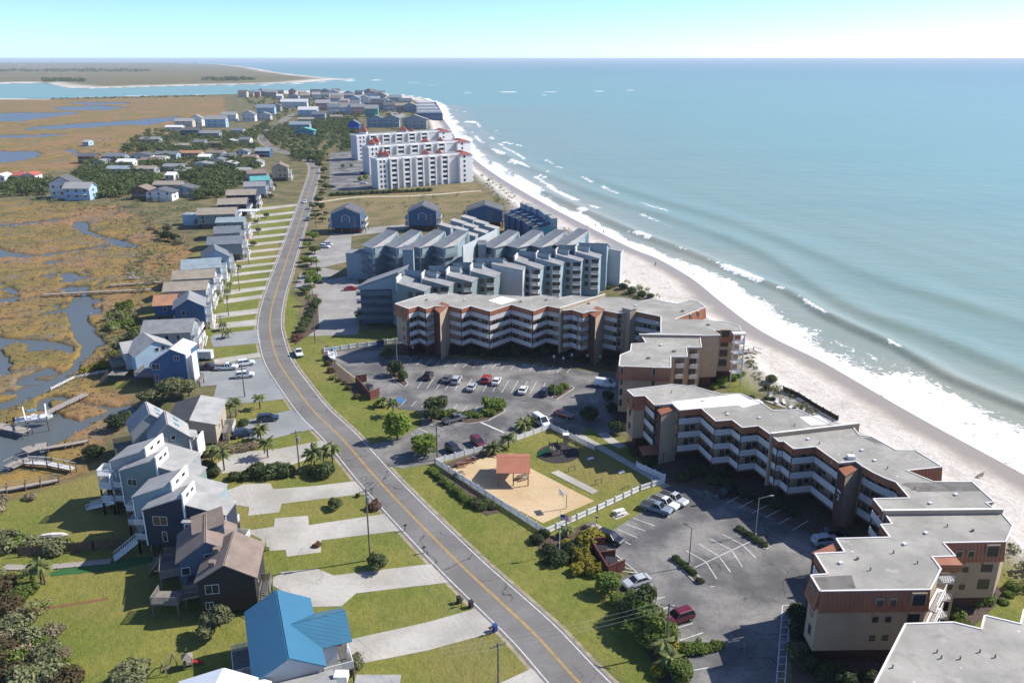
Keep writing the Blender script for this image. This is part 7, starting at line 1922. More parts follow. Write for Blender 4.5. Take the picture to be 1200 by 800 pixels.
# boats
def boat(label, pos, rz, L_=6.5, z=0.0, trailer=False):
    t = thing('boat', label, 'boat', (pos.x, pos.y, z), rz)
    secs = []
    for x, w, zk in ((-.5, .17, .10), (-.2, .19, .08), (.15, .185, .06), (.35, .13, .06), (.46, .055, .10), (.5, .012, .16)):
        X, W, K = x * L_, w * L_, zk * L_
        secs.append([(X, 0, K * .5), (X, W * .7, K * 1.0), (X, W, .17 * L_), (X, W * .86, .17 * L_), (X, W * .7, .12 * L_ + .1), (X, -W * .7, .12 * L_ + .1), (X, -W * .86, .17 * L_), (X, -W, .17 * L_), (X, -W * .7, K * 1.0)])
    V, F = loft(secs); MB().add(V, F).build('hull', CP_['white'], t)
    MB().b2(-.06 * L_, .06 * L_, -.3, .3, .12 * L_, .12 * L_ + 1.0).build('console', M_white, t)
    MB().b2(-.14 * L_, .1 * L_, -.75, .75, .12 * L_ + 1.95, .12 * L_ + 2.03).build('canopy', mat('canvas_blue', (.10, .22, .30), .8, .1, 1), t)
    for sx in (-.1, .07):
        for sy in (-.6, .6): MB().tube((sx * L_, sy, .12 * L_ + .1), (sx * L_, sy, .12 * L_ + 1.95), .03, .03, 5).build('canopy_post', M_rim, t)
    MB().b2(-.56 * L_, -.49 * L_, -.2, .2, .08 * L_, .26 * L_).build('outboard_motor', M_trimblk, t)
    if trailer:
        tr = thing('boat_trailer', 'trailer under the white boat in the upper car park', 'trailer', (pos.x, pos.y, 0), rz)
        for s_ in (-1, 1): MB().b2(-.45 * L_, .5 * L_, s_ * .8 - .06, s_ * .8 + .06, .4, .5).build('rail', M_rim, tr); MB().tube((-.15 * L_, s_ * 1.0 - .1, .32), (-.15 * L_, s_ * 1.0 + .1, .32), .32, .32, 10).build('wheel', M_tyre, tr)
        MB().b2(.48 * L_, .72 * L_, -.05, .05, .4, .48).build('hitch', M_rim, tr)
boat('white motor boat on a trailer at the upper car park corner', G(390, 421), R(-75), 6.0, .35, True)
boat('white motor boat with blue canopy on the dock lift', G(42, 500, SEA_Z), R(25), 7.2, .1)
boat('small white skiff on the marsh boardwalk', G(157, 326), R(10), 3.6, -.3)

# ------------------------------------------------------------------ docks and boardwalks
M_dock = mat('dock_board', (.33, .29, .25), .9, .15, 1.5, stain=.25)
ME_PLANK = {}
def boardwalk(label, pts, w, z=.35, rail=False, name='boardwalk', piles_=True, m=None, z0=None):
    m = m or M_dock
    P = GL(pts, z); t = thing(name, label, 'boardwalk', (0, 0, 0))
    tot = 0
    for i, (a, b) in enumerate(zip(P[:-1], P[1:])):
        l, ang = seg_info(a, b)
        key = (round(w, 2), m.name)
        if key not in ME_PLANK: ME_PLANK[key] = MB().box(0, 0, 0, .42, w, .06).mesh('plank', m)
        n = max(1, int(l / .46))
        if tot + n > 290: n = max(1, 290 - tot)
        tot += n
        for k in range(n):
            s_ = (k + .5) / n; obj('plank', ME_PLANK[key], t, (a[0] + (b[0] - a[0]) * s_, a[1] + (b[1] - a[1]) * s_, z + rnd.uniform(-.01, .01)), ang, (l / n / .46, 1, 1))
        nx, ny = -math.sin(ang), math.cos(ang)
        for s_ in (-1, 1): MB().seg((a[0] + nx * s_ * w * .42, a[1] + ny * s_ * w * .42), (b[0] + nx * s_ * w * .42, b[1] + ny * s_ * w * .42), .1, z - .28, z - .04).build('stringer', M_wood, t)
        for k in range(int(l / 3) + 1):
            s_ = min(1, k * 3 / l)
            for sd in (-1, 1):
                x, y = a[0] + (b[0] - a[0]) * s_ + nx * sd * w * .5, a[1] + (b[1] - a[1]) * s_ + ny * sd * w * .5
                MB().tube((x, y, -2), (x, y, z + (1.0 if rail else .12)), .11, .11, 7).build('pile', M_wood, t)
        if rail:
            for sd in (-1, 1): MB().bar((a[0] + nx * sd * w * .5, a[1] + ny * sd * w * .5, z + .95), (b[0] + nx * sd * w * .5, b[1] + ny * sd * w * .5, z + .95), .09).build('rail', m, t)
    settle(t)
    return t
boardwalk('wide wooden gangway from the yard to the boat lift', [(101, 461), (74, 474), (47, 487)], 2.0, .3, False)
boardwalk('boat lift platform beside the white motor boat', [(32, 505), (8, 500), (-14, 496)], 2.4, .3)
boardwalk('short dock with a square end in the middle of the creek', [(103, 516), (76, 521), (50, 525)], 1.2, .3)
boardwalk('square floating platform at the short dock end', [(54, 522), (40, 524), (29, 528)], 3.4, .15)
boardwalk('railed pier nearest the back lawn', [(86, 549), (58, 543), (31, 541)], 1.3, .5, True, m=M_whiteline)
boardwalk('railed square end of the nearest pier', [(34, 538), (22, 541), (10, 547)], 2.6, .5, True)
boardwalk('wooden bulkhead walk along the back lawn', [(69, 562), (30, 569), (-10, 576)], 1.2, .35, True)
boardwalk('long grey boardwalk crossing the marsh creek', [(177, 339), (117, 341.5), (50, 345)], 1.3, .4)
boardwalk('short grey boardwalk above the long one', [(190, 330), (160, 332), (127, 334)], 1.3, .4)
boardwalk('garden boardwalk leading to the navy duplex', [(4, 664), (45, 665), (90, 661), (130, 657)], 1.4, .12)
boardwalk('timber beach walkover at the end of the tan block', [(868, 412), (880, 411), (889, 414)], 2.2, 1.6, True)
boardwalk('grey beach walkover by the blue condominiums', [(655, 270), (664, 269), (669, 274)], 2.0, 1.6, True)
t = thing('boat_lift', 'white framed boat lift standing in the creek', 'boat lift')
for px in ((30, 494), (56, 490), (34, 510), (58, 505)):
    v = G(px[0], px[1], SEA_Z); MB().tube((v.x, v.y, -2), (v.x, v.y, 2.6), .13, .13, 7).build('pile', M_wood, t)
for a, b in (((30, 494), (34, 510)), ((56, 490), (58, 505))):
    A, Bq = G(*a, SEA_Z), G(*b, SEA_Z); MB().bar((A.x, A.y, 2.5), (Bq.x, Bq.y, 2.5), .25).build('beam', M_white, t)
settle(t)

# ------------------------------------------------------------------ fences
def picket_mesh(m, h=1.25, gap=.16, w=.12):
    mb = MB(); mb.b2(0, 2.4, -.03, .03, .18, .3); mb.b2(0, 2.4, -.03, .03, h - .3, h - .18)
    k = int(2.4 / gap)
    for i in range(k): mb.b2((i + .5) * 2.4 / k - w / 2, (i + .5) * 2.4 / k + w / 2, .03, .06, .06, h)
    return mb.mesh('panel', m)
def fence(label, pts, me, mp, h=1.4, name='fence', z=0.0, pw=.14):
    t = thing(name, label, 'fence')
    P = GL(pts)
    for a, b in zip(P[:-1], P[1:]):
        l, ang = seg_info(a, b); n = max(1, round(l / 2.4))
        for k in range(n):
            x, y = a[0] + (b[0] - a[0]) * k / n, a[1] + (b[1] - a[1]) * k / n
            obj('panel', me, t, (x, y, z), ang, (l / n / 2.4, 1, 1)); obj('post', mp, t, (x, y, z))
        obj('post', mp, t, (b[0], b[1], z))
    settle(t); return t
def post_mesh(m, h, w=.07):
    mb = MB().b2(-w, w, -w, w, -.1, h); mb.add([(-w * 1.4, -w * 1.4, h), (w * 1.4, -w * 1.4, h), (w * 1.4, w * 1.4, h), (-w * 1.4, w * 1.4, h), (0, 0, h + .12)], [(0, 1, 4), (1, 2, 4), (2, 3, 4), (3, 0, 4), (3, 2, 1, 0)])
    return mb.mesh('post', m)
ME_PICK = picket_mesh(M_white); ME_POST = post_mesh(M_white, 1.4, .09)
fence('white picket fence around the court and playground', [(696, 527), (645, 502), (605, 516.5), (567, 528), (510, 543.5), (639, 626.5), (700, 599), (750, 575.5), (778, 566.5)], ME_PICK, ME_POST, name='picket_fence')
fence('short white picket fence beside the curved path', [(746, 548), (779, 563)], ME_PICK, ME_POST, name='picket_fence')
fence('white picket fence at the top of the upper car park', [(380, 413), (420, 407), (465, 401.5)], ME_PICK, ME_POST, name='picket_fence')
fence('white fence at the marsh edge of the cobalt house yard', [(60, 457), (88, 443), (126, 436)], picket_mesh(M_whiteline, .75, .3, .1), post_mesh(M_whiteline, .8), name='picket_fence')
M_fwood = mat('fence_wood', (.16, .105, .065), .9, .2, 1.2); ME_FW = picket_mesh(M_fwood, 1.8, .15, .14); ME_FP = post_mesh(M_fwood, 1.8)
fence('brown board fence between the back lawns', [(22, 652), (70, 648), (110, 645), (146, 641)], ME_FW, ME_FP, name='board_fence')
M_fdk = mat('fence_dark', (.055, .045, .04), .9, .2, 1.2); ME_FD = picket_mesh(M_fdk, 1.9, .17, .15); ME_FDP = post_mesh(M_fdk, 2.1)
fence('dark timber screen between the pool deck and the beach', [(917, 463), (935, 471), (955, 484), (981, 499)], ME_FD, ME_FDP, name='timber_screen', z=.4)
# small low edging between lawns
strip('lawn_edging', [(27, 717), (70, 710), (127, 701)], .5, mat('red_mulch', (.20, .075, .04), .95, .2, 2), .02)
slab('putting_green', [(58, 671), (82, 663), (185, 650), (182, 658), (130, 668), (60, 675)], mat('artificial_turf', (.025, .11, .025), .9, .1, 1), .04)
slab('pool_deck', [(893, 470), (935, 463), (972, 492), (945, 488)], M_conc, .35)

# ------------------------------------------------------------------ pavilion, playground, court things
g = G(601, 566); t = thing('pavilion', 'open pavilion with a rust red metal roof on the court', 'pavilion', (0, 0, 0))
q = GL([(581.5, 553.5), (621.5, 553.5), (621, 531), (582, 531)], 3.0)
zc = 3.0; cx_ = sum(p[0] for p in q) / 4; y0, y1 = q[0][1], q[2][1]; x0, x1 = q[0][0], q[1][0]; ym = y0 + (y1 - y0) * .5
M_pav = band_mat('pavilion_metal', (.42, .165, .095), (.30, .11, .06), 'x', .5, .12, .5, .08, .4)
pitched(t, [Vector((x0, y0, zc - .2)), Vector((x1, y0, zc - .2)), Vector((x1, ym, zc + 1.1)), Vector((x0, ym, zc + 1.1))], .1, M_pav, 0)
pitched(t, [Vector((x1, y1, zc - .2)), Vector((x0, y1, zc - .2)), Vector((x0, ym, zc + 1.1)), Vector((x1, ym, zc + 1.1))], .1, M_pav, 0)
for x in (x0 + .4, (x0 + x1) / 2, x1 - .4):
    for y in (y0 + .4, y1 - .4): MB().b2(-.1, .1, -.1, .1, 0, zc - .1).build('post', M_wood, t, (x, y, 0))
for y in (y0 + .4, y1 - .4): MB().b2(x0 + .1, x1 - .1, y - .08, y + .08, zc - .38, zc - .12).build('beam', M_wood, t)
settle(t)
def picnic_table(label, px, rz, m=None, tname='picnic_table'):
    v = G(px[0], px[1]); m = m or M_wood
    t = thing(tname, label, 'picnic table', (v.x, v.y, .05), rz, 'picnic tables')
    MB().b2(-.95, .95, -.38, .38, .72, .78).build('table_top', m, t)
    for s_ in (-1, 1):
        MB().b2(-.95, .95, s_ * .75 - .14, s_ * .75 + .14, .42, .47).build('bench', m, t)
        l_ = MB(); l_.bar((s_ * .7, -.7, 0), (s_ * .7, -.2, .74), .08); l_.bar((s_ * .7, .7, 0), (s_ * .7, .2, .74), .08); l_.b2(s_ * .7 - .04, s_ * .7 + .04, -.85, .85, .36, .42); l_.build('leg', m, t)
M_ptred = mat('red_wood', (.22, .09, .06), .8, .15, 2); M_ptw = mat('white_plastic', (.72, .72, .70), .5, .04, 1)
for a in (('red brown picnic table at the top left of the court', (541, 546), .3, M_ptred), ('dark picnic table at the left edge of the court', (538, 558), .8), ('picnic table in the shade right of the pavilion', (612, 561), .5), ('white picnic table on a pad by the lower fence', (726, 602), .5, M_ptw), ('dark picnic table with a grill by the lower car park', (692, 618), .4), ('small table in the tree shade by the court corner', (552, 541), .2, M_ptred)): picnic_table(*a)
slab('table_pad', [(716, 604), (731, 597), (738, 602), (722, 609)], M_conc, .035); slab('table_pad', [(684, 621), (696, 612), (706, 617), (692, 625)], M_conc, .035)
def grill(label, px):
    v = G(px[0], px[1]); t = thing('grill', label, 'grill', (v.x, v.y, 0)); MB().tube((0, 0, -.1), (0, 0, .9), .05, .05, 6).build('post', M_trimblk, t); MB().b2(-.3, .3, -.22, .22, .85, 1.1).build('fire_box', M_trimblk, t); MB().b2(-.28, .28, -.2, .2, 1.1, 1.12).build('grate', M_rim, t)
grill('black park grill by the lower car park table', (699, 611)); grill('black park grill beside the court fence', (555, 541))
v = G(650, 532); t = thing('play_structure', 'wooden play tower with a green slide on dark mulch', 'playground', (v.x, v.y, .05), .3)
for x in (-.9, .9):
    for y in (-.9, .9): MB().b2(x - .07, x + .07, y - .07, y + .07, 0, 2.6).build('post', M_wood, t)
MB().b2(-1, 1, -1, 1, 1.3, 1.4).build('platform', M_wood, t); MB().b2(-1, 1, .9, .96, 1.4, 2.1).build('guard', M_wood, t); MB().b2(.9, .96, -1, 1, 1.4, 2.1).build('guard', M_wood, t)
s_ = MB(); s_.add([(-1, -.35, 1.35), (-1, .35, 1.35), (-3.6, .35, .2), (-3.6, -.35, .2), (-1, -.35, 1.55), (-1, .35, 1.55), (-3.6, .35, .4), (-3.6, -.35, .4)], [(0, 1, 2, 3), (0, 3, 7, 4), (1, 5, 6, 2)]); s_.build('slide', mat('green_plastic', (.01, .22, .08), .4, .05, 1), t)
MB().bar((.9, -.9, 2.5), (4.2, -.6, 2.5), .14).build('swing_beam', M_wood, t)
for y in (-1.6, .4): MB().bar((4.2, -.6, 2.5), (4.5, y, 0), .12).build('leg', M_wood, t)
for x in (2.0, 3.2):
    w_ = MB(); w_.bar((x, -.8, 2.45), (x, -.8, .5), .03); w_.bar((x + .4, -.8, 2.45), (x + .4, -.8, .5), .03); w_.b2(x - .05, x + .45, -.95, -.65, .46, .5); w_.build('swing', M_trimblk, t)
v = G(663.5, 596); t = thing('basketball_hoop', 'basketball hoop on a curved pole at the court edge', 'basketball hoop', (v.x, v.y, .05), R(200))
MB().tube((0, 0, -.1), (0, 0, 2.9), .09, .08, 8).build('pole', M_rim, t); MB().tube((0, 0, 2.85), (1.0, 0, 3.35), .07, .07, 8).build('arm', M_rim, t); MB().b2(1.0, 1.06, -.9, .9, 2.9, 3.95).build('backboard', M_white, t)
hb = MB()
for k in range(12):
    a0, a1 = 2 * math.pi * k / 12, 2 * math.pi * (k + 1) / 12; hb.bar((1.32 + .23 * math.cos(a0), .23 * math.sin(a0), 3.05), (1.32 + .23 * math.cos(a1), .23 * math.sin(a1), 3.05), .025)
hb.build('hoop', M_tail, t)
for px, lab in (((692, 538), 'white game board on the grass by the playground'), ((728, 554), 'white game board on the grass near the fence corner')):
    v = G(*px); t = thing('game_board', lab, 'game board', (v.x, v.y, .03), .4); MB().add([(-.6, -.35, .12), (.6, -.35, .34), (.6, .35, .34), (-.6, .35, .12), (-.6, -.35, .06), (.6, -.35, .28), (.6, .35, .28), (-.6, .35, .06)], [(0, 1, 2, 3), (7, 6, 5, 4), (0, 4, 5, 1), (1, 5, 6, 2), (2, 6, 7, 3), (3, 7, 4, 0)]).build('board', M_white, t); MB().b2(.5, .56, -.3, .3, -.05, .3).build('leg', M_white, t)
for px, lab in (((670, 552), 'wooden frame beside the shuffleboard slab, upper'), ((701, 567), 'wooden frame beside the shuffleboard slab, lower'), ((733, 572), 'low wooden frame near the fence corner')):
    v = G(*px); t = thing('hitching_rail', lab, 'frame', (v.x, v.y, 0), .5)
    for x in (-.7, .7): MB().b2(x - .05, x + .05, -.05, .05, 0, 1.0 if px[1] < 570 else .4).build('post', M_wood, t)
    MB().b2(-.75, .75, -.05, .05, .9 if px[1] < 570 else .35, 1.0 if px[1] < 570 else .45).build('rail', M_wood, t)
# flagpole with the stars and stripes
v = G(655.5, 650); t = thing('flagpole', 'white flagpole flying a striped flag beside the bushes', 'flagpole', (v.x, v.y, 0))
MB().tube((0, 0, -.1), (0, 0, 8.0), .07, .045, 8).build('pole', M_white, t); MB().ball((0, 0, 8.06), .1, .1, .1, 8, 6).build('finial', M_yellow, t)
m_fl, N, L, B = newmat('flag_cloth')
sp = N.new('ShaderNodeSeparateXYZ'); L.new(N.new('ShaderNodeTexCoord').outputs['UV'], sp.inputs[0])
st = ramp(N, L, mth(N, L, 'FRACT', mth(N, L, 'MULTIPLY', sp.outputs[1], 6.5)), .48, .52)
c_ = mixc(N, L, st, (.42, .02, .03), (.75, .74, .72))
can = mth(N, L, 'MULTIPLY', mth(N, L, 'LESS_THAN', sp.outputs[0], .4), mth(N, L, 'GREATER_THAN', sp.outputs[1], .46))
c_ = mixc(N, L, can, c_, (.03, .04, .16)); L.new(c_, B.inputs['Base Color'])
fm_ = bpy.data.meshes.new('flag'); V, F, UV = [], [], []
for j in range(6):
    for i in range(11):
        u, w_ = i / 10, j / 5; V.append((.05 + 1.9 * u * .92, .16 * math.sin(u * 7 + w_) * u, 6.9 - .55 * u * u + 1.0 * (w_ - .5) - .0)); UV.append((u, w_))
F = [(j * 11 + i, j * 11 + i + 1, (j + 1) * 11 + i + 1, (j + 1) * 11 + i) for j in range(5) for i in range(10)]
fm_.from_pydata(V, [], F); fm_.materials.append(m_fl); uvl = fm_.uv_layers.new(name='UVMap')
for lp in fm_.loops: uvl.data[lp.index].uv = UV[lp.vertex_index]
obj('flag', fm_, t)
# bin enclosures
def enclosure(label, px, h=1.9):
    t = thing('bin_enclosure', label, 'enclosure'); P = GL(px)
    for a, b in zip(P[:-1], P[1:]):
        l, ang = seg_info(a, b); n = max(2, int(l / 1.2))
        for k in range(n):
            x0_, y0_, x1_, y1_ = a[0] + (b[0] - a[0]) * (k + .02) / n, a[1] + (b[1] - a[1]) * (k + .02) / n, a[0] + (b[0] - a[0]) * (k + .98) / n, a[1] + (b[1] - a[1]) * (k + .98) / n
            MB().seg((x0_, y0_), (x1_, y1_), .12, .05, h).build('panel', M_encl, t)
        MB().seg(a, b, .2, h, h + .08).build('cap', M_encl, t)
    settle(t)
M_encl = mat('oxblood_wood', (.13, .035, .03), .8, .2, .9)
def dumpster(label, px, rz, m):
    v = G(*px); t = thing('dumpster', label, 'dumpster', (v.x, v.y, .05), rz); MB().prism([(-.9, -.7), (.9, -.7), (.9, .7), (-.9, .7)], .12, [1.0, 1.0, 1.4, 1.4]).build('bin', m, t)
    MB().prism([(-.95, -.75), (.95, -.75), (.95, .75), (-.95, .75)], [1.0, 1.0, 1.4, 1.4], [1.08, 1.08, 1.48, 1.48]).build('lid', M_trimblk, t)
    for sx in (-.7, .7): MB().b2(sx - .1, sx + .1, -.5, .5, 0, .12).build('skid', M_trimblk, t)
enclosure('dark red bin enclosure at the upper car park edge', [(430, 447), (417, 449), (434, 469), (445, 463)])
enclosure('dark red bin enclosure beside the yellow bushes', [(709, 641), (692, 643), (712, 676), (732, 668)])
enclosure('inner partition of the lower bin enclosure', [(702, 659), (721, 656)])
dumpster('grey dumpster in the lower enclosure', (704, 651), -.2, mat('bin_grey', (.10, .10, .10), .6, .1, 1)); dumpster('blue lidded dumpster in the lower enclosure', (716, 665), -.2, mat('bin_blue', (.08, .22, .32), .5, .1, 1)); dumpster('dark dumpster in the upper enclosure', (432, 458), -.5, mat('bin_grey', (.10, .10, .10), .6, .1, 1))
dumpster('blue recycling bin at the corner of the tan block', (446, 405), 0, mat('bin_deep_blue', (.02, .06, .22), .5, .1, 1))
slab('painted_bay', [(464, 467), (470, 465), (473, 471), (467, 473)], mat('blue_paint', (.03, .16, .42), .8, .1, 1), .052)

# ------------------------------------------------------------------ poles, lamps, wires, signs
M_pole = mat('pole_wood', (.17, .14, .115), .9, .15, 1.5); M_galv = mat('galvanised', (.40, .41, .42), .5, .05, 1, metal=.4); M_steel = mat('dark_pole', (.07, .075, .08), .6, .1, 1)
POLES = []
def hgt_px(b, ty):
    g = G(*b); lo, hi = 0., 74.
    for _ in range(40):
        m_ = (lo + hi) / 2; dz = m_ - CAM_H; d = g.y * CP - dz * SP; v = -(g.y * SP + dz * CP)
        if CY + FPX * v / d > ty: lo = m_
        else: hi = m_
    return lo
def upole(label, b, ty, rz=.4, transformer=False):
    h_ = hgt_px(b, ty); g = G(*b); t = thing('utility_pole', label, 'utility pole', (g.x, g.y, 0), rz, 'utility poles along the road')
    MB().tube((0, 0, -.2), (0, 0, h_), .16, .11, 8).build('pole', M_pole, t); MB().b2(-1.1, 1.1, -.06, .06, h_ - .55, h_ - .42).build('cross_arm', M_pole, t)
    for x in (-1.0, -.4, .4, 1.0): MB().tube((x, 0, h_ - .42), (x, 0, h_ - .2), .05, .04, 6).build('insulator', M_galv, t)
    if transformer: MB().tube((.3, -.1, h_ - 2.4), (.3, -.1, h_ - 1.5), .24, .24, 10).build('transformer', M_galv, t)
    POLES.append((g, h_))
for a in (('utility pole on the grass between the two lowest concrete driveways', (434, 656), 572, .5, True), ('utility pole with transformer among the palms', (351.5, 556), 504, .5, True), ('utility pole by the gravel parking', (287, 465), 430, .4), ('utility pole in front of the long grey house', (261, 396), 369, .3), ('utility pole in front of the twin grey roofs', (268, 370), 345, .2), ('utility pole in front of the light blue house', (281, 341), 318, .2), ('utility pole among the upper driveways', (292, 310), 290, .1), ('utility pole near the navy houses', (303, 275), 257, .1)): upole(*a)
NP = len(POLES)
upole('utility pole behind the bushes of the lower car park', (780, 766), 706, -.3); upole('utility pole beside the blue condominium car park', (369.5, 402), 365, 0); upole('tall pole at the upper car park entrance', (512.6, 539), 496, .2); upole('utility pole beside the gabled house lane', (371, 276), 248, 0)
def wire(label, a, ha, b, hb_, sag=.6, n=3):
    t = thing('power_line', label, 'power line', (a.x, a.y, 0), 0, 'power lines')
    d = b - a; nrm = Vector((-d.y, d.x, 0)).normalized()
    for k in range(n):
        o = nrm * ((k - (n - 1) / 2) * .8); mb = MB(); prev = None
        for i in range(11):
            s_ = i / 10; p = d * s_ + o + Vector((0, 0, ha + (hb_ - ha) * s_ - sag * 4 * s_ * (1 - s_) - .2))
            if prev is not None: mb.tube(prev, p, .011, .011, 4)
            prev = p
        mb.build('conductor', M_galv, t)
pn = G(640, 960); wire('power lines crossing the lowest driveways to the frame edge', POLES[0][0], POLES[0][1], pn, 11)
for i in range(NP - 1): wire(f"power lines on the {ORD[i]} span up the street from the lowest pole", POLES[i][0], POLES[i][1], POLES[i + 1][0], POLES[i + 1][1])
wire('power lines crossing the road from the lower car park pole', POLES[NP][0], POLES[NP][1], G(520, 830), 8.5)
def lamp_post(label, b, ty, arm=1.6, rz=0, m=None):
    h_ = hgt_px(b, ty); g = G(*b); m = m or M_galv; t = thing('lamp_post', label, 'lamp post', (g.x, g.y, .1), rz, 'car park lamp posts')
    MB().tube((0, 0, -.2), (0, 0, h_), .09, .06, 8).build('pole', m, t); MB().b2(-.2, .2, -.2, .2, -.1, .25).build('base', M_kerb, t)
    MB().tube((0, 0, h_ - .05), (arm, 0, h_ + .3), .045, .04, 6).build('arm', m, t); MB().add(*loft([[(arm - .1, -.1, h_ + .26), (arm - .1, .1, h_ + .26), (arm - .1, .1, h_ + .36), (arm - .1, -.1, h_ + .36)], [(arm + .3, -.16, h_ + .26), (arm + .3, .16, h_ + .26), (arm + .3, .13, h_ + .42), (arm + .3, -.13, h_ + .42)], [(arm + .65, -.06, h_ + .3), (arm + .65, .06, h_ + .3), (arm + .65, .05, h_ + .38), (arm + .65, -.05, h_ + .38)]])).build('lantern', m, t)
lamp_post('silver lamp post with a curved arm on the right island', (885, 627), 584, 1.8, .1); lamp_post('dark slim lamp post on the left island of the lower car park', (807, 664), 619, .8, 2.6, M_steel); lamp_post('lamp post on the hedge island of the upper car park', (577, 481), 446, 1.0, 2.5); lamp_post('lamp post on the small island of the upper car park', (650, 466), 434, 1.0, .3); lamp_post('lamp post at the planted island corner of the upper car park', (466, 436), 404, .9, .3)
for i, px in enumerate(((484, 413), (649, 424), (660, 426), (670, 422), (688, 423), (703, 424))):
    v = G(*px); t = thing('parking_sign', f"{ORD[i]} small white parking sign from the left before the four storey tan block", 'sign', (v.x, v.y, 0), 0, 'parking signs'); MB().tube((0, 0, -.1), (0, 0, 1.6), .03, .03, 5).build('post', M_galv, t); MB().b2(-.25, .25, -.05, -.03, 1.2, 1.9).build('plate', M_white, t)
for i, px in enumerate(((436, 579), (475, 622), (575, 743), (497, 648), (541, 710))):
    v = G(*px); t = thing('mailbox', f"{ORD[i]} roadside mailbox from the left edge of the road", 'mailbox', (v.x, v.y, 0), .6, 'roadside mailboxes'); MB().b2(-.06, .06, -.06, .06, -.1, 1.05).build('post', M_wood, t); mb = MB(); mb.b2(-.28, .28, -.12, .12, 1.05, 1.22); mb.tube((-.28, 0, 1.22), (.28, 0, 1.22), .12, .12, 10); mb.build('box', M_trimblk, t)
v = G(722, 530); 
v = G(763, 541); t = thing('entrance_canopy', 'low dark canopy with rust roof at the foot of the first stair tower', 'canopy', (v.x, v.y, 0), .2)
MB().prism([(-2.3, -1.2), (2.3, -1.2), (2.3, 1.2), (-2.3, 1.2)], [2.2, 2.2, 2.9, 2.9], [2.35, 2.35, 3.05, 3.05]).build('roof', M_rust, t)
for x in (-2, 2):
    for y in (-1, 1): MB().b2(x - .1, x + .1, y - .1, y + .1, 0, 2.3 if y < 0 else 2.85).build('post', M_darkred, t)
v = G(663, 519); t = thing('gate_pier', 'stubby white capped pier in the picket fence by the path', 'pier', (v.x, v.y, 0)); MB().b2(-.5, .5, -.5, .5, 0, 1.9).build('shaft', M_tan, t); MB().b2(-.62, .62, -.62, .62, 1.9, 2.1).build('cap', M_white, t)
# pool loungers
for i in range(7):
    v = G(902 + i * 8.2, 468 + i * 3.2 + (i % 2) * 2.0); t = thing('sun_lounger', f"{ORD[i]} white sun lounger from the left on the pool deck", 'sun lounger', (v.x, v.y, .38), 1.0 + .25 * (i % 3), 'pool deck loungers')
    MB().b2(-.9, .3, -.32, .32, .28, .36).build('seat', M_white, t); MB().add([(.3, -.32, .3), (.3, .32, .3), (.95, .32, .75), (.95, -.32, .75), (.3, -.32, .37), (.3, .32, .37), (.92, .32, .82), (.92, -.32, .82)], [(3, 2, 1, 0), (4, 5, 6, 7), (0, 1, 5, 4), (1, 2, 6, 5), (2, 3, 7, 6), (3, 0, 4, 7)]).build('backrest', M_white, t)
    for sx in (-.8, .2):
        for sy in (-.28, .28): MB().b2(sx - .03, sx + .03, sy - .03, sy + .03, 0, .3).build('leg', M_white, t)
# back-yard play things
v = G(221, 781); t = thing('play_set', 'small grey play set with red slide on the back lawn', 'playground', (v.x, v.y, 0), .4)
for x in (-.5, .5):
    for y in (-.5, .5): MB().b2(x - .05, x + .05, y - .05, y + .05, 0, 1.7).build('post', M_deck, t)
MB().b2(-.6, .6, -.6, .6, .8, .88).build('platform', M_deck, t); MB().add([(.55, -.25, .85), (.55, .25, .85), (1.9, .25, .1), (1.9, -.25, .1)], [(0, 1, 2, 3)]).build('slide', CP_['red'], t); MB().add([(-.7, -.7, 1.65), (.7, -.7, 1.65), (.7, .7, 1.65), (-.7, .7, 1.65), (0, 0, 2.2)], [(0, 1, 4), (1, 2, 4), (2, 3, 4), (3, 0, 4), (3, 2, 1, 0)]).build('roof', M_deck, t)
v = G(198, 785); t = thing('swing_frame', 'low dark swing frame left of the small play set', 'swing', (v.x, v.y, 0), 1.3)
for x in (-1, 1): MB().bar((x, -.6, 0), (x, 0, 1.9), .1).build('leg', M_wood, t); MB().bar((x, .6, 0), (x, 0, 1.9), .1).build('leg', M_wood, t)
MB().bar((-1.1, 0, 1.9), (1.1, 0, 1.9), .1).build('beam', M_wood, t); MB().b2(-.4, .4, -.2, .2, .5, .55).build('seat', M_wood, t)
v = G(62, 629); t = thing('rowing_boat', 'upturned pale canoe among the bushes at the left', 'boat', (v.x, v.y, .2), .15); V, F = loft([[(x, w_, .0), (x, w_ * .7, h_), (x, 0, h_ * 1.2), (x, -w_ * .7, h_), (x, -w_, 0)] for x, w_, h_ in ((-2.5, .03, .1), (-1.6, .34, .4), (0, .45, .5), (1.6, .34, .4), (2.5, .03, .1))]); MB().add(V, F).build('hull', M_trim, t)
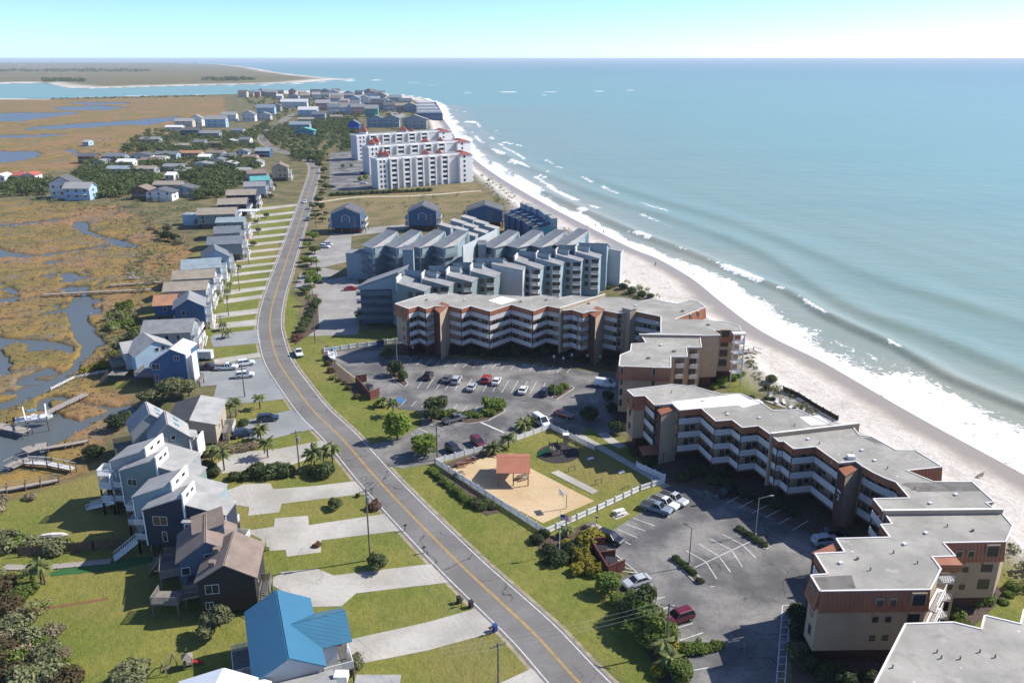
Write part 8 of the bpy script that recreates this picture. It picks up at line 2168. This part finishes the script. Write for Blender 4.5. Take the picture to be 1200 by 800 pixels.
# ------------------------------------------------------------------ people on the beach
def person_mesh():
    me = bpy.data.meshes.new('body')
    Vx = [(0, 0, .92), (0, 0, 1.15), (0, 0, 1.38), (0, 0, 1.50), (0, .02, 1.66), (.10, 0, .86), (.12, .03, .48), (.12, -.02, .06), (.12, .1, .03), (-.10, 0, .86), (-.13, -.05, .48), (-.13, -.12, .06), (-.13, 0, .03), (.19, 0, 1.40), (.25, .02, 1.12), (.26, .10, .88), (-.19, 0, 1.40), (-.25, -.02, 1.12), (-.26, .05, .88)]
    E = [(0, 1), (1, 2), (2, 3), (3, 4), (0, 5), (5, 6), (6, 7), (7, 8), (0, 9), (9, 10), (10, 11), (11, 12), (2, 13), (13, 14), (14, 15), (2, 16), (16, 17), (17, 18)]
    rad = [.15, .135, .15, .06, .115, .10, .065, .045, .04, .10, .065, .045, .04, .065, .045, .035, .065, .045, .035]
    me.from_pydata(Vx, E, []); o = link(bpy.data.objects.new('tmp', me)); o.modifiers.new('s', 'SKIN'); o.modifiers.new('d', 'SUBSURF').levels = 1
    for i, r in enumerate(rad): me.skin_vertices[0].data[i].radius = (r, r)
    me.skin_vertices[0].data[0].use_root = True
    dg = bpy.context.evaluated_depsgraph_get(); dg.update(); r = bpy.data.meshes.new_from_object(o.evaluated_get(dg)); bpy.data.objects.remove(o); return r
PM = person_mesh(); PM.materials.clear(); PM.materials.append(mat('swim_clothes', (.14, .10, .09), .8, .3, 3))
PM2 = PM.copy(); PM2.materials.clear(); PM2.materials.append(mat('pale_clothes', (.35, .25, .20), .8, .3, 3))
M_hair = mat('hair', (.03, .02, .015), .7, .1, 5)
for i, (px, lab) in enumerate((((812, 324), 'person standing at the water line below the swell'), ((688, 266), 'person on the sand left of another by the surf'), ((698, 266), 'person on the sand right of another by the surf'), ((707, 274), 'person walking alone near the blue condominium beach'), ((600, 222), 'person on the beach below the white condominium'), ((768, 312), 'person wading off the blue condominium end'), ((628, 238), 'person on the far beach by the dune walk'))):
    v = G(px[0], px[1], -.6); t = thing('person', lab, 'person', (v.x, v.y, -.62), rnd.uniform(0, 6), 'people on the beach'); obj('body', PM if i % 2 else PM2, t); MB().ball((0, .01, 1.72), .115, .12, .09, 8, 6).build('hair', M_hair, t)
v = G(990, 537.5, 0); v = G(1148, 557.5, .1); t = thing('driftwood', 'dark driftwood heap on the pale sand', 'driftwood', (v.x, v.y, .1)); 
for k in range(5): MB().tube((-.9 + .3 * k, -.3, .0), (.2 + .2 * k, .4, .25 + .12 * k), .09, .05, 6).build('log', M_wood, t)

for i, (px, m, lab) in enumerate((((538, 706), M_trimblk, 'black wheeled bin at the road edge, left of another'), ((552, 711), M_trimblk, 'black wheeled bin at the road edge, right of another'), ((580, 739), mat('bin_deep_blue', (.02, .06, .22), .5, .1, 1), 'blue wheeled bin beside the lowest driveway'))):
    v = G(*px); t = thing('wheeled_bin', lab, 'bin', (v.x, v.y, 0), .7)
    MB().prism([(-.26, -.3), (.26, -.3), (.26, .3), (-.26, .3)], .08, 1.0).build('bin', m, t); MB().prism([(-.29, -.34), (.29, -.34), (.29, .34), (-.29, .34)], [1.0, 1.0, 1.06, 1.06], [1.06, 1.06, 1.12, 1.12]).build('lid', m, t)
    for x in (-.24, .24): MB().tube((x - .03, .27, .1), (x + .03, .27, .1), .1, .1, 8).build('wheel', M_tyre, t)
upole('utility pole at the bottom of the lowest lawn', (584, 806), 752, .5)
for c_ in CONDOS: settle(c_)
# ------------------------------------------------------------------ sea air
m_hz = bpy.data.materials.new('haze'); m_hz.use_nodes = True
N, L = m_hz.node_tree.nodes, m_hz.node_tree.links
N.remove(N['Principled BSDF'])
pv = N.new('ShaderNodeVolumePrincipled'); pv.inputs['Color'].default_value = (.80, .91, 1.0, 1); pv.inputs['Density'].default_value = 0.00006; pv.inputs['Anisotropy'].default_value = 0.0
L.new(pv.outputs[0], N['Material Output'].inputs['Volume'])
tag(MB().b2(-150000, 150000, -1000, 100000, -8, 80).build('haze', m_hz), 'thin pale sea haze over the whole coast', None, None, 'stuff')
